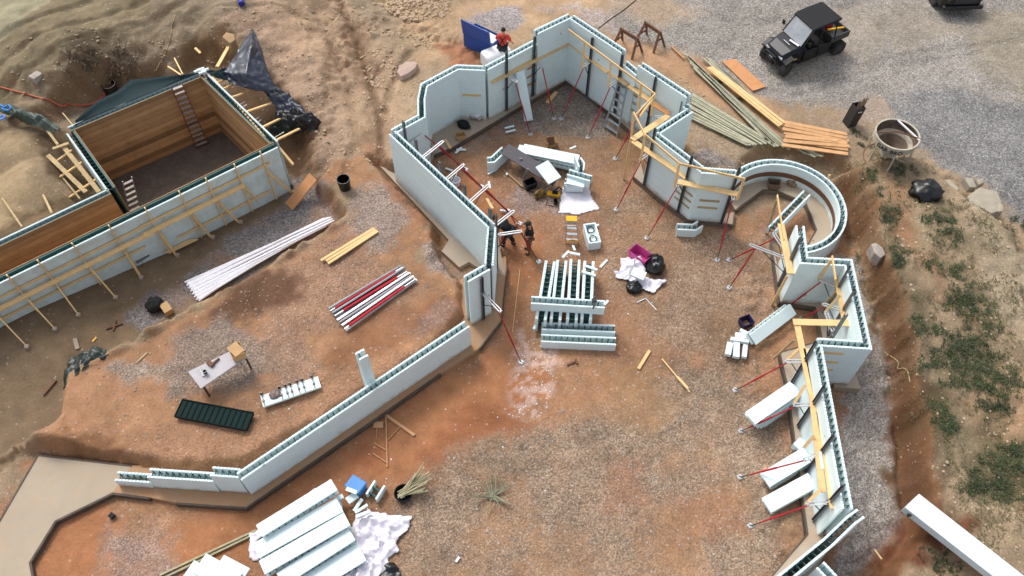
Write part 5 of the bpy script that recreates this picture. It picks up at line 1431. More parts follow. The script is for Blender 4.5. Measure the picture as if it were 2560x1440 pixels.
simple('scrap_board', 'short timber offcut upright on a brace arm end', 'board', (1222, 454), (1225, 470), 2.1, .07, .04, foamp, SB)
simple('scrap_board', 'yellow timber across the footing edge under the braces', 'board', (1113, 349), (1126, 371), .06, .12, .05, lumber, SB)
simple('scrap_board', 'weathered stick poking from the bank above the turret', 'board', (2071, 447), (2074, 437), 1.9, .07, .05, lumber, SB, z2=2.1)
simple('scrap_board', 'pale stick lying on the red bank at the bottom right', 'board', (2186, 1374), (2204, 1398), .3, .05, .04, lumber, SB)
simple('scrap_board', 'thin brown board lying by the sawhorses, upper', 'board', (1678, 115), (1710, 146), .5, .08, .04, ply, SB)
simple('scrap_board', 'thin stick beside the trampled dirt track on the hill', 'board', (900, 146), (944, 122), None, .06, .05, lumber2, SB)
simple('scrap_board', 'grey wooden stick lying on the clay bench edge', 'board', (342, 907), (368, 882), None, .05, .04, lumber2, SB)
simple('white_wire', 'bent white metal strip on the gravel, left arm', 'strip', (1592, 756), (1614, 746), -.17, .03, .02, galv, 'bent white strips on the gravel')
simple('white_wire', 'bent white metal strip on the gravel, right arm', 'strip', (1614, 746), (1641, 775), -.17, .03, .02, galv, 'bent white strips on the gravel')
simple('rusty_hammer', 'rusty hammer lying in the red yard', 'hammer', (1418, 913), (1440, 903), -.15, .05, .04, rustm)
simple('hammer_head', 'rusty block at the end of the hammer handle', 'hammer', (1439, 898), (1443, 909), -.13, .07, .06, rustm)
simple('long_pole', 'long tan pole lying on the clay at the bottom left, upper', 'pole', (400, 1438), (640, 1326), -.14, .06, .06, bamboo, 'long tan poles at the bottom left')
simple('long_pole', 'long tan pole lying on the clay at the bottom left, lower', 'pole', (395, 1452), (640, 1334), -.14, .06, .06, bamboo, 'long tan poles at the bottom left')
simple('scrap_block', 'small dark block on the clay inside the slab curve', 'block', (275, 1286), (284, 1293), -.1, .16, .1, blackm, None)
simple('string_line', 'pale string line stretched on the red yard ground', 'string', (1300, 672), (1281, 830), -.17, .02, .01, lumber, None)
# white pipes
for k in range(20):
    t = k / 19
    a = (462 + 30 * t + (k % 3) * 5, 706 + 46 * t); b = (828 + 18 * t - (k % 4) * 7, 543 + 20 * t)
    if k > 10: b = (b[0] - (k - 10) * 12, b[1] + (k - 10) * 4.4)
    A_ = W(*a, -.05 - .15 * t); B_ = W(*b, -.05 - .15 * t)
    mb = MB(); mb.tube([A_, B_], .034, 8)
    mb.build('white_pipe', pipem, label='long white plastic pipe in the bundle on the trench gravel', cat='pipe', group='white pipes bundled on the trench gravel')
# red and grey pole bundle
u0, v0, u1, v1 = 820, 772, 1005, 664
spec = [('grey', 0, 0), ('red', 8, 4), ('grey', 14, 10), ('red', 18, 11), ('grey', 27, 24), ('grey', 36, 36), ('grey', 44, 47), ('red', 48, 42), ('red', 54, 46), ('grey', 60, 50)]
for k in range(15):
    t = k / 14
    a = (822 + 42 * t, 772 + 52 * t + random.uniform(-3, 3)); b = (1004 + 38 * t, 664 + 38 * t + random.uniform(-3, 3))
    isr = k in (1, 2, 4, 5, 10, 12, 13)
    zz = .66 if k % 2 else .58
    A_, B_ = W(*a, zz), W(*b, zz)
    if isr:
        s0, s1 = random.uniform(.02, .18), random.uniform(.8, .9)
        th_ = thing('red_pole', (A_ + B_) / 2, 'loose red adjusting pole in the steel bundle on the clay bench', 'pole', 'red poles in the steel bundle')
        mb = MB(); mb.tube([A_.lerp(B_, s0), A_.lerp(B_, s1)], .042, 8); mb.build('red_tube', redb, th_)
        for q0_, q1_ in ((A_, A_.lerp(B_, s0)), (A_.lerp(B_, s1), B_)):
            mb = MB(); mb.tube([q0_, q1_], .025, 6); mb.build('screw_end', galv, th_)
    else:
        mb = MB(); mb.beam(A_, B_, .075, .06); mb.beam(A_ + Vector((0, 0, .035)), B_ + Vector((0, 0, .035)), .03, .02)
        mb.build('steel_channel', galv if k % 3 else steel, label='loose grey steel channel in the bundle on the clay bench', cat='channel', group='grey channels in the steel bundle')
# work table
th_ = thing('work_table', G(545, 930), 'pale folding work table on the clay bench with a cardboard box and tools', 'table')
zt = 1.2
q = [W(470, 928, zt), W(586, 872, zt), W(624, 886, zt), W(500, 970, zt)]
q = [W(470, 929, zt), W(502, 971, zt), W(622, 889, zt), W(590, 871, zt)]
mb = MB(); mb.hexa([x - Vector((0, 0, .05)) for x in q], q); mb.build('table_top', tablem, th_)
cen = sum(q, Vector()) / 4
for x in q:
    b_ = x.lerp(cen, .12); f = b_.copy(); f.z = gz(f.x, f.y)
    mb = MB(); mb.beam(b_ - Vector((0, 0, .04)), f, .05, .05); mb.build('leg', steeld, th_)
tub('cardboard_box', 'tan cardboard box sitting on the end of the work table', TM(596, 886, zt + .01, .55), .42, .5, .3, .02, card, 'box', taper=1.0)
slab('box_flap', 'cardboard flaps folded over the box on the work table', 'cardboard', (578, 862), (600, 884), zt + .42, zt + .36, .36, .02, card)
slab('hand_tool', 'brown hand tool lying mid table', 'tool', (525, 915), (548, 896), zt + .06, zt + .03, .05, .06, rustm)
slab('tool_block', 'brown tool body lying mid table', 'tool', (520, 905), (532, 914), zt + .05, zt + .05, .14, .1, rustm)
slab('grey_clamp', 'grey clamp on the left of the work table', 'clamp', (499, 920), (509, 941), zt + .03, zt + .03, .05, .05, steel)
# green rack and clamped foam panel
th_ = thing('green_form_panel', G(535, 1036), 'dark green ribbed plastic panel lying on the clay bench', 'panel')
zt = .6
A_, B_ = W(447, 1021, zt), W(626, 1055, zt)
mb = MB(); mb.beam(A_, B_, .6, .07); mb.build('panel_body', dgreen, th_)
d = (B_ - A_).normalized(); n = Vector((-d.y, d.x, 0)); L_ = (B_ - A_).length
for k in range(14):
    c = A_ + d * (L_ * (k + .02) / 13.1); mb = MB(); mb.beam(c - n * .3, c + n * .3, .03, .12); mb.build('rib', M('green_rib', '#0b1a18', .7, spec=.1), th_)
for s in (-1, 1): mb = MB(); mb.beam(A_ + n * s * .31 + Vector((0, 0, .02)), B_ + n * s * .31 + Vector((0, 0, .02)), .03, .1); mb.build('edge_strip', M('green_rib', '#0b1a18', .7, spec=.1), th_)
th_ = thing('clamped_foam_panel', G(728, 980), 'white foam panel with black bar clamps lying on the clay bench', 'foam panel')
A_, B_ = W(655, 1005, .6), W(799, 955, .6)
mb = MB(); mb.beam(A_, B_, .42, .09); mb.build('foam_panel', foamp, th_)
d = (B_ - A_).normalized(); n = Vector((-d.y, d.x, 0)); L_ = (B_ - A_).length
for k, t in enumerate((.03, .34, .44, .52, .64, .73, .9)):
    c = A_ + d * L_ * t + Vector((0, 0, .06)); mb = MB(); mb.beam(c - n * .19, c + n * .3, .025, .03); mb.beam(c + n * .25, c + n * .25 + Vector((0, 0, .12)), .09, .04); mb.box(c - n * .02 + Vector((0, 0, .02)), (.06, .07, .04)); mb.build('bar_clamp', blackp, th_)
bag('brown_bag', 'brown plastic bag lying on the clamped foam panel', (691, 995), .2, .2, M('brown_plastic', '#6d5c56', .5, var=.2), seed=7, cat='bag', dz=.12)
# dusty timber frame lying in the red yard
fg_ = 'dusty timber frame pieces in the red yard'
dusty = M('dusty_wood', '#b98c66', .9, var=.12, dirt='#c9a07c', dirt_amt=.5)
th_ = thing('dusty_frame', W(980, 1090, -.2), 'dusty clay-coloured timber frame lying flat in the red yard', 'frame')
for a, b, w_ in (((951, 1028), (1036, 1088), .1), ((965, 1040), (968, 1168), .04), ((936, 1108), (966, 1126), .03), ((933, 1134), (966, 1156), .03), ((1000, 1068), (970, 1100), .02), ((946, 1032), (940, 1100), .02)):
    mb = MB(); mb.beam(W(*a, -.15), W(*b, -.15), w_, .04); mb.build('frame_member', dusty, th_)
mb = MB(); mb.beam(W(934, 1062, -.14), W(958, 1062, -.14), .22, .03); mb.build('frame_plate', dusty, th_)

# blue box with foam, bamboo tub, wire bundle
th_ = thing('blue_plastic_box', W(888, 1215, -.2), 'bright blue plastic box with foam pieces resting on it', 'box')
m = TM(893, 1222, -.2, -.55)
mb = MB(); mb.box((0, 0, .18), (.5, .42, .36), m); mb.box((0, 0, .37), (.54, .46, .05), m); mb.build('box_body', bluel, th_, bevel=.02)
for lb, a, b, z, w_ in (('foam slab leaning on the blue box', (866, 1222), (892, 1232), .3, .12), ('foam piece with black ties below the blue box', (875, 1238), (885, 1252), .1, .35), ('white foam block left of the blue box', (845, 1243), (852, 1272), .1, .12), ('foam strip making a V, left arm', (885, 1278), (905, 1248), .0, .1),
                     ('foam strip making a V, right arm', (888, 1282), (919, 1262), .05, .08), ('foam scrap touching the big bottom stack', (838, 1250), (858, 1240), .2, .14), ('foam edge board above the white sheet', (890, 1292), (926, 1278), .2, .1)):
    slab('foam_scrap', lb, 'foam scrap', a, b, z, z, w_, .08, foamp, PC)
mb = MB(); fb_px('square foam block piece standing right of the blue box', (931, 1250), (953, 1215), -.2, h=.3, L=.5, w=.42)
def bundle(name, label, c, n, ln, spread, mat, z, r=.012, tubm=None, lean=.5):
    p = W(*c, z); th_ = thing(name, p, label, 'bundle')
    mb = MB()
    for k in range(n):
        a = random.uniform(0, 2 * PI) if spread > 3 else spread + random.uniform(-.5, .5)
        d = Vector((math.cos(a), math.sin(a), random.uniform(.05, lean)))
        o_ = Vector((random.uniform(-.12, .12), random.uniform(-.12, .12), 0))
        mb.tube([p + o_ - d * .1, p + o_ + d.normalized() * ln * random.uniform(.6, 1) + Vector((0, 0, .1))], r, 5)
    mb.build('stakes', mat, th_)
    return th_
th_ = bundle('stake_bundle', 'black tub full of pale wooden stakes fanning out', (1010, 1232), 34, .95, .55, bamboo, -.05, r=.018)
bucket('stake_tub', 'black round tub holding the wooden stakes', (1010, 1238), .3, .2, blackm, z=-.2, r0=.26, cat='tub')
bundle('wire_bundle', 'loose bundle of grey green wire ties splayed on the gravel', (1232, 1240), 30, .75, 9, M('wire_green', '#8d8c74', .7), -.15, r=.011, lean=.2)
mb = MB()
for k in range(12):
    x = 1200 + k * 7; mb.tube([W(1228, 1242, -.12), W(x, 1190 + abs(k - 6) * 3, -.12)], .009, 4)
mb.build('wire_ties', M('wire_green', '#8d8c74', .7), label='fan of thin wires reaching up from the wire bundle', cat='wire')

# ---------------------------------------------------------------- tarps and membrane
p4 = [W(182, 318, BZ + .05), W(505, 176, BZ + .08), W(480, 185, 1.7), W(328, 202, 1.35), W(200, 300, 1.4)]
mb = MB(); n = 24; vs = []; fs = []
for i in range(n + 1):
    t = i / n
    a = W(184 + (505 - 184) * t, 312 + (177 - 312) * t, BZ + .06)
    top = [(188, 303), (240, 255), (285, 232), (330, 199), (400, 192), (505, 180)]
    s_ = t * 5; k = min(4, int(s_)); f = s_ - k
    b = W(top[k][0] + (top[k + 1][0] - top[k][0]) * f, top[k][1] + (top[k + 1][1] - top[k][1]) * f, 1.9)
    for j in range(9):
        q = a.lerp(b, j / 8); q.z -= .25 * math.sin(PI * j / 8) - .05 * noise.noise(q * 1.5); vs.append(q)
for i in range(n):
    for j in range(8): fs.append((i * 9 + j, (i + 1) * 9 + j, (i + 1) * 9 + j + 1, i * 9 + j + 1))
mb.add(vs, fs); o = mb.build('membrane_sheet', slate, label='smooth slate-blue membrane stretched behind the basement back wall', cat='membrane', smooth=True)
o.modifiers.new('s', 'SOLIDIFY').thickness = .012
def drape(name, label, cat, rows, mat, amp=.12, sub=10, seed=0, sc_=2.5):
    """rows: list of rows, each a list of (u, v, z); lofted and crumpled"""
    m_ = len(rows[0]); nr = (len(rows) - 1) * sub + 1; nc = (m_ - 1) * sub + 1
    g_ = [[W(u, v, z) for u, v, z in r] for r in rows]
    vs, fs = [], []
    for i in range(nr):
        a = i / sub; ia = min(len(rows) - 2, int(a)); fa = a - ia
        for j in range(nc):
            b = j / sub; jb = min(m_ - 2, int(b)); fb = b - jb
            q = (g_[ia][jb] * (1 - fb) + g_[ia][jb + 1] * fb) * (1 - fa) + (g_[ia + 1][jb] * (1 - fb) + g_[ia + 1][jb + 1] * fb) * fa
            nn = q * sc_ + Vector((seed, 0, 0))
            q = q + Vector((.3 * noise.noise(nn), .3 * noise.noise(nn + Vector((5, 5, 5))), 1)) * amp * (abs(noise.noise(nn)) * 1.3 + .7 * abs(noise.noise(nn * 2.6)) - .2)
            vs.append(q)
    for i in range(nr - 1):
        for j in range(nc - 1): fs.append((i * nc + j, i * nc + j + 1, (i + 1) * nc + j + 1, (i + 1) * nc + j))
    mb = MB(); mb.add(vs, fs); o = mb.build(name, mat, label=label, cat=cat, smooth=True)
    o.modifiers.new('s', 'SOLIDIFY').thickness = .01
    return o
drape('navy_tarp', 'navy tarp draped in a tall peak behind the basement corner', 'tarp', [[(629, 75, 1.6), (631, 73, 1.6), (634, 76, 1.6)], [(598, 125, 1.8), (628, 122, 2.2), (655, 125, 1.7)], [(560, 182, 1.8), (615, 185, 2.1), (668, 175, 1.6)], [(575, 212, 1.6), (640, 228, 1.6), (692, 228, 1.3)]], navy, amp=.14, seed=1, sc_=2.6, sub=14)
drape('navy_tarp_tail', 'crumpled navy tarp tail running down the slope beside the props', 'tarp', [[(635, 205, 1.4), (665, 195, 1.2), (690, 215, .9)], [(660, 230, 1.2), (690, 230, 1.0), (730, 245, .8)], [(690, 270, .8), (725, 262, .8), (765, 280, .7)], [(700, 300, .6), (745, 290, .7), (798, 298, .6)]], navy, amp=.22, seed=3, sub=12)
drape('black_tarp', 'glossy black folded tarp end at the foot of the slope', 'tarp', [[(690, 285, .8), (740, 275, .9), (785, 288, .7)], [(680, 310, .6), (740, 300, .9), (803, 305, .5)], [(672, 340, .1), (715, 335, .3), (790, 330, .2)]], blackp, amp=.25, seed=5, sub=13, sc_=4)
drape('slate_flap', 'slate membrane flap between the basement corner and the navy tarp', 'membrane', [[(512, 178, 2.1), (545, 176, 1.9), (580, 170, 1.7)], [(530, 190, 2.0), (555, 200, 1.7), (590, 205, 1.5)]], slate, amp=.12, seed=7)
drape('green_tarp', 'crumpled green tarp at the left edge above the basement', 'tarp', [[(-10, 268, 1.3), (40, 270, 1.2), (95, 288, 1.1), (150, 318, 1.2)], [(-5, 280, 1.2), (45, 290, 1.3), (100, 305, 1.2), (152, 326, 1.2)], [(30, 288, .9), (55, 305, .9), (95, 325, .9), (140, 335, 1.0)]], greent, amp=.3, seed=9, sub=8)
drape('green_tarp', 'dark green black tarp lying over the clay bench edge', 'tarp', [[(175, 898, .1), (215, 880, .2), (255, 874, .3), (288, 880, .4)], [(168, 925, .1), (205, 905, .35), (245, 893, .4), (280, 888, .45)], [(158, 975, .0), (180, 950, .35), (225, 915, .45), (275, 893, .48)]], M('dark_green_tarp', '#222c28', .4, var=.2, dirt='#5a6458', dirt_amt=.4), amp=.25, seed=11, sub=8)
for lb, pts in (('coil of bright blue rope at the left edge', [(0, 262), (12, 268), (22, 262), (28, 270), (20, 276), (5, 272), (15, 265)]), ('loose bright blue rope below the first coil', [(0, 292), (8, 288), (14, 292), (6, 297), (0, 300)])):
    mb = MB(); mb.tube([W(u, v, 1.5) for u, v in pts], .035, 6); mb.build('blue_rope', M('blue_rope', '#2f86d8', .6), label=lb, cat='rope')
def hose(name, label, cat, pts, r, mat, z=None):
    out = []
    for i in range(len(pts) - 1):
        for k in range(6):
            t = k / 6; out.append((pts[i][0] * (1 - t) + pts[i + 1][0] * t, pts[i][1] * (1 - t) + pts[i + 1][1] * t))
    out.append(pts[-1])
    sm = [out[0]] + [tuple((out[i - 1][c] + 2 * out[i][c] + out[i + 1][c]) / 4 for c in (0, 1)) for i in range(1, len(out) - 1)] + [out[-1]]
    mb = MB(); mb.tube([G(u, v, r) for u, v in sm], r, 6); return mb.build(name, mat, label=label, cat=cat)
hose('orange_hose', 'orange hose trailing across the dirt from the left edge to the black pipe', 'hose', [(-10, 215), (40, 228), (100, 245), (150, 257), (200, 264), (235, 259), (258, 240), (270, 222)], .035, M('orange_hose', '#b0563c', .6))
hose('tan_rope', 'thin tan rope hanging down the dirt face above the membrane', 'rope', [(440, 38), (430, 60), (428, 85), (418, 120), (405, 150), (385, 175)], .018, lumber2)
hose('tape_line', 'dark line drawn across the dirt towards the far wall corner', 'cord', [(1590, 0), (1560, 25), (1530, 45), (1495, 72)], .02, blackm)
hose('dry_root', 'thin dry roots hanging over the right bank', 'root', [(2210, 880), (2250, 905), (2270, 930), (2275, 955)], .02, lumber2)
# ---------------------------------------------------------------- lumber beside the lot
def boards(label_fmt, group, n, a0, a1, b0, b1, mat, w=.09, th=.045, name='board', cat='board', dz=0, labels=None, jit=2.5, both=True):
    for k in range(n):
        t = k / max(1, n - 1)
        a = (a0[0] + (a1[0] - a0[0]) * t + random.uniform(-jit, jit), a0[1] + (a1[1] - a0[1]) * t + random.uniform(-jit, jit))
        b = (b0[0] + (b1[0] - b0[0]) * t + random.uniform(-jit, jit), b0[1] + (b1[1] - b0[1]) * t + random.uniform(-jit, jit))
        z = .56 + dz + .03 * (k % 2)
        A_, B_ = W(*a, z), W(*b, z)
        A_.z = max(z, gz(A_.x, A_.y) + .05 + dz); B_.z = max(z, gz(B_.x, B_.y) + .05 + dz)
        mb = MB(); mb.beam(A_, B_, w, th)
        mb.build(name, mat, label=(labels[k] if labels else label_fmt), cat=cat, group=group)
boards('long grey-green treated board in the fanned pile nearest the pale boards', 'grey-green boards left of the pale boards', 12, (1712, 135), (1742, 175), (1975, 372), (1925, 360), treated, jit=4, w=.08)
boards('long grey-green treated board in the pile nearest the foam walls', 'grey-green boards nearest the foam walls', 13, (1728, 232), (1722, 290), (1930, 358), (1868, 362), treated, jit=4, w=.08)
boards('grey-green treated board right of the pale boards', 'grey-green boards right of the pale boards', 7, (1778, 152), (1755, 142), (1952, 300), (1940, 305), treated, jit=3, w=.07)
boards('short treated board end poking out below the orange boards', 'treated ends below the orange boards', 7, (1965, 355), (1995, 368), (2018, 388), (2062, 393), treated, jit=3, w=.05)
boards('', 'pale boards along the green piles', 3, (1768, 170), (1778, 166), (1948, 316), (1962, 308), lumber, w=.13, dz=.1, jit=1, labels=['left of three long pale boards on the green pile', 'middle of three long pale boards on the green pile', 'right of three long pale boards on the green pile'])
OB = M('orange_boards', '#c3976a', .8, var=.14, dirt='#9a6f48', dirt_amt=.3)
orange_l = ['topmost orange board of the fan beside the hopper', 'second orange board of the fan beside the hopper', 'third orange board of the fan beside the hopper', 'fourth orange board of the fan beside the hopper', 'fifth orange board of the fan beside the hopper', 'sixth orange board of the fan beside the hopper', 'seventh orange board of the fan beside the hopper', 'lowest orange board of the fan beside the hopper']
oa = [((1960, 305), (2118, 336)), ((1962, 313), (2116, 345)), ((1956, 322), (2122, 352)), ((1960, 332), (2095, 352)), ((1963, 341), (2118, 358)), ((1958, 352), (2124, 366)), ((1960, 350), (2120, 374)), ((1956, 362), (2120, 385))]
for (a, b), lb, k in zip(oa, orange_l, range(8)):
    mb = MB(); mb.beam(W(*a, .72 + .03 * (k % 3)), W(*b, .7 + .03 * (k % 2)), .17, .04); mb.build('board', OB, label=lb, cat='board', group='orange boards fanned beside the hopper')
q = [W(u, v, .47) for u, v in ((1805, 153), (1882, 227), (1915, 216), (1838, 147))]
mb = MB(); mb.hexa([x - Vector((0, 0, .03)) for x in q], q); mb.build('plywood_sheet', ply, label='narrow plywood sheet lying beside the utility vehicle', cat='plywood')
q = [W(u, v, -.1) for u, v in ((408, 631), (425, 632), (496, 598), (470, 598))]
mb = MB(); mb.hexa([x - Vector((0, 0, .03)) for x in q], q); mb.build('plywood_offcut', lumber, label='triangular plywood offcut lying at the foot of the basement front', cat='plywood')
q = [W(u, v, .1) for u, v in ((328, 642), (342, 658), (374, 638), (360, 622))]
th_ = thing('grey_floor_box', q[0], 'grey open box with small blocks against the basement front', 'box')
mb = MB(); mb.hexa([x - Vector((0, 0, .04)) for x in q], q); mb.build('box_lid', M('grey_sheet', '#65615e', .7), th_)
mb = MB(); c_ = W(346, 655, -.3); mb.box(c_ + Vector((0, 0, .15)), (.5, .3, .3)); mb.build('box_body', blackm, th_)
mb = MB()
for k in range(3): mb.box(W(364 + k * 4, 646 - k * 1.5, -.2), (.06, .06, .14))
mb.build('small_blocks', whitep, th_)
# trench litter
simple('rusty_cross', 'dark crossed sticks lying on the trench floor, long piece', 'stick', (265, 822), (306, 808), None, .06, .05, rustm, 'dark crossed sticks on the trench floor')
simple('rusty_cross', 'dark crossed sticks lying on the trench floor, short piece', 'stick', (283, 826), (289, 800), None, .06, .05, rustm, 'dark crossed sticks on the trench floor')
simple('yellow_wrapper', 'yellow wrapper lying on the trench floor', 'wrapper', (231, 854), (241, 843), None, .07, .02, yellow)
simple('pale_board_scrap', 'pale scrap of board on the trench floor', 'board', (187, 846), (194, 872), None, .14, .04, concm)
simple('wooden_stick', 'weathered stick end on the trench floor near the green tarp', 'stick', (108, 988), (140, 950), None, .06, .05, rustm)
simple('wood_block', 'small tan wooden box beside the black debris', 'block', (410, 762), (424, 782), -.2, .3, .25, card)
# big rocks and slabs
def slabrock(name, label, poly, z, th, mat, cat='slab', group=None, tilt=0):
    P_ = [tuple(W(u, v, z)[:2]) for u, v in poly]
    mb = MB(); n = len(P_)
    cx = sum(p[0] for p in P_) / n; cy = sum(p[1] for p in P_) / n
    top = [(p[0], p[1], z + tilt * (p[0] - cx) + .02 * noise.noise(Vector((p[0] * 3, p[1] * 3, 0)))) for p in P_]
    bot = [(cx + (p[0] - cx) * 1.08, cy + (p[1] - cy) * 1.08, z - th) for p in P_]
    mb.add(bot + top + [(cx, cy, z + .03)], [tuple(range(n - 1, -1, -1))] + [(i, (i + 1) % n, n + (i + 1) % n, n + i) for i in range(n)] + [(n + i, n + (i + 1) % n, 2 * n) for i in range(n)])
    return mb.build(name, mat, label=label, cat=cat, group=group, bevel=.015)
RG = 'broken concrete slabs beside the gravel lot'
slabm = M('broken_concrete', '#a19887', .9, var=.15, bump=.5, dirt='#7d6f5a', dirt_amt=.4)
slabrock('concrete_chunk', 'largest broken concrete slab, lying edge-on to the gravel', [(2418, 492), (2450, 468), (2492, 478), (2502, 500), (2505, 525), (2478, 534), (2455, 520), (2430, 512)], 1.15, .4, slabm, group=RG)
slabrock('concrete_chunk', 'flat cracked slab right of the lone black bag', [(2345, 452), (2375, 448), (2398, 470), (2385, 490), (2362, 488)], 1.1, .3, slabm, group=RG)
slabrock('concrete_chunk', 'small pale slab nearest the gravel edge', [(2410, 443), (2432, 446), (2442, 468), (2425, 468)], 1.15, .3, slabm, group=RG)
slabrock('concrete_chunk', 'small broken piece right below the largest slab', [(2495, 505), (2508, 512), (2508, 528), (2495, 530)], 1.15, .3, slabm, group=RG)
slabrock('concrete_chunk', 'thin grey piece between the two small slabs', [(2440, 448), (2458, 446), (2462, 456), (2448, 462)], 1.12, .25, slabm, group=RG)
slabrock('flat_stone', 'large round flat pale stone on the slope left of the bay', [(993, 180), (998, 164), (1015, 154), (1035, 153), (1044, 158), (1038, 170), (1022, 182), (1003, 191)], .62, .25, M('flat_stone', '#aa9488', .9, var=.08), 'stone')
slabrock('bank_boulder', 'grey boulder set in the bank right of the turret', [(2178, 610), (2190, 606), (2206, 618), (2214, 636), (2202, 644), (2186, 632)], 1.35, .5, rockm, 'boulder')
slabrock('pale_stone', 'pale stone on the trench floor', [(216, 838), (222, 822), (234, 816), (243, 822), (232, 838)], -.22, .15, rockm, 'stone')
slabrock('dirt_block', 'square block of earth beside the navy tarp peak', [(555, 92), (565, 80), (585, 85), (588, 100), (575, 108)], 1.9, .5, M('earth_block', '#a08462', .95, var=.1), 'earth block')
slabrock('pale_stone', 'flat tan stone on the left of the excavation rim', [(70, 190), (92, 176), (106, 183), (84, 198)], 1.3, .3, rockm, 'stone')
q0, q1 = W(600, -4, 1.4), W(604, 10, 1.4)
mb = MB(); mb.tube([q0, q1], .14, 10); mb.build('blue_canister', M('deep_blue', '#2a2f86', .5), label='blue canister at the top edge above the navy tarp', cat='canister')
# white beam at bottom right
th_ = thing('white_beam', W(2300, 1290, 1.0), 'long white boxed beam lying on the scrub at the bottom right', 'beam')
def top_quad(z): return [W(u, v, z) for u, v in ((2262, 1268), (2298, 1234), (2610, 1478), (2574, 1512))]
t_ = top_quad(1.55); b_ = [x - Vector((0, 0, .32)) for x in t_]
mb = MB(); mb.hexa(b_[::-1], t_[::-1]); mb.build('beam_body', M('white_metal_sheet', '#d3dde2', .5, var=.03, dirt='#8a8f90', dirt_amt=.3), th_, bevel=.01)
mb = MB(); e = t_[0].lerp(b_[0], .5); mb.box(e + Vector((.15, -.18, 0)), (.1, .06, .12)); mb.build('end_bracket', steeld, th_)
for lb, a, b in (('inner pale channel lying beside the white beam', (2385, 1294), (2600, 1470)), ('outer pale channel lying beside the white beam', (2396, 1292), (2612, 1462))):
    mb = MB(); mb.beam(W(*a, 1.15), W(*b, 1.15), .09, .08); mb.build('pale_channel', whitep, label=lb, cat='channel', group='pale channels beside the white beam')

# ---------------------------------------------------------------- concrete hopper with lettering
hc = (W(2190, 336, 2.4) + W(2298, 336, 2.4)) / 2
hr = (W(2298, 336, 2.4) - W(2190, 336, 2.4)).length / 2
gzz_ = gz(hc.x, hc.y); hh = 2.4 - gzz_
th_ = thing('concrete_hopper', Vector((hc.x, hc.y, gzz_)), 'round dirty white concrete pouring bucket on thin legs, lettered band', 'concrete bucket')
m = Matrix.Translation((hc.x, hc.y, gzz_))
mb = MB(); mb.lathe([(.14, .45), (.2, .45), (hr * .78, hh - .42), (hr, hh - .3), (hr, hh), (hr - .02, hh)], 32, m); mb.build('hopper_bowl', bucketm, th_, smooth=False)
mb = MB(); mb.lathe([(hr - .02, hh - .01), (hr - .03, hh - .3), (hr * .76, hh - .45), (.17, .5), (.02, .5)], 32, m); mb.build('bowl_inside', M('bowl_inside', '#5a4b40', .9, var=.3, dirt='#8f8070', dirt_amt=.6), th_)
mb = MB(); mb.lathe([(hr + .02, hh - .02), (hr + .02, hh + .02), (hr - .04, hh + .02), (hr - .04, hh - .02), (hr + .02, hh - .02)], 32, m); mb.build('rim', bucketm, th_)
for k in range(6):
    a = 2 * PI * k / 6 + .35; ca, sa = math.cos(a), math.sin(a)
    mb = MB(); mb.tube([m @ Vector((ca * hr * .95, sa * hr * .95, hh - .32)), m @ Vector((ca * hr * .98, sa * hr * .98, .03))], .028, 6); mb.build('leg', bucketm, th_)
mb = MB(); mb.tube([m @ Vector((math.cos(2 * PI * k / 24) * hr, math.sin(2 * PI * k / 24) * hr, .04)) for k in range(25)], .03, 6); mb.build('base_ring', rustm, th_)
mb = MB(); mb.tube([m @ Vector((-hr, .1, hh)), m @ Vector((0, .05, hh + .1)), m @ Vector((hr, -.25, hh))], .03, 6); mb.build('lift_bar', rustm, th_)
mb = MB(); mb.beam(m @ Vector((hr * .25, hr * .9, hh)), m @ Vector((hr * .9, -hr * .35, hh)), .06, .05); mb.build('cross_bar', whitep, th_)
mb = MB(); mb.box((0, 0, .36), (.5, .34, .16), m); mb.beam(m @ Vector((.2, -.2, .3)), m @ Vector((.55, -.5, .35)), .05, .05); mb.build('discharge_gate', bucketm, th_)
def text_on_cylinder(txt, size, parent, cx, cy, r, z, ang, mat):
    cu = bpy.data.curves.new('lettering', 'FONT'); cu.body = txt; cu.size = size; cu.align_x = 'CENTER'; cu.extrude = .004; cu.offset = .004
    tmp = bpy.data.objects.new('tmp', cu); col.objects.link(tmp); bpy.context.view_layer.update()
    me = bpy.data.meshes.new_from_object(tmp.evaluated_get(bpy.context.evaluated_depsgraph_get()))
    bpy.data.objects.remove(tmp); bpy.data.curves.remove(cu)
    o0 = Vector(parent['_loc'])
    for v in me.vertices:
        a = ang + v.co.x / r; rr = r + .004 + v.co.z
        v.co = Vector((cx + rr * math.cos(a), cy + rr * math.sin(a), z + v.co.y)) - o0
    me.materials.clear(); me.materials.append(mat)
    o = bpy.data.objects.new('lettering', me); col.objects.link(o); o.parent = parent
    return o
text_on_cylinder('GAR-BRO', .24, th_, hc.x, hc.y, hr + .004, hh + gzz_ - .27, math.atan2(-hc.y, -hc.x) - .0, blackm)

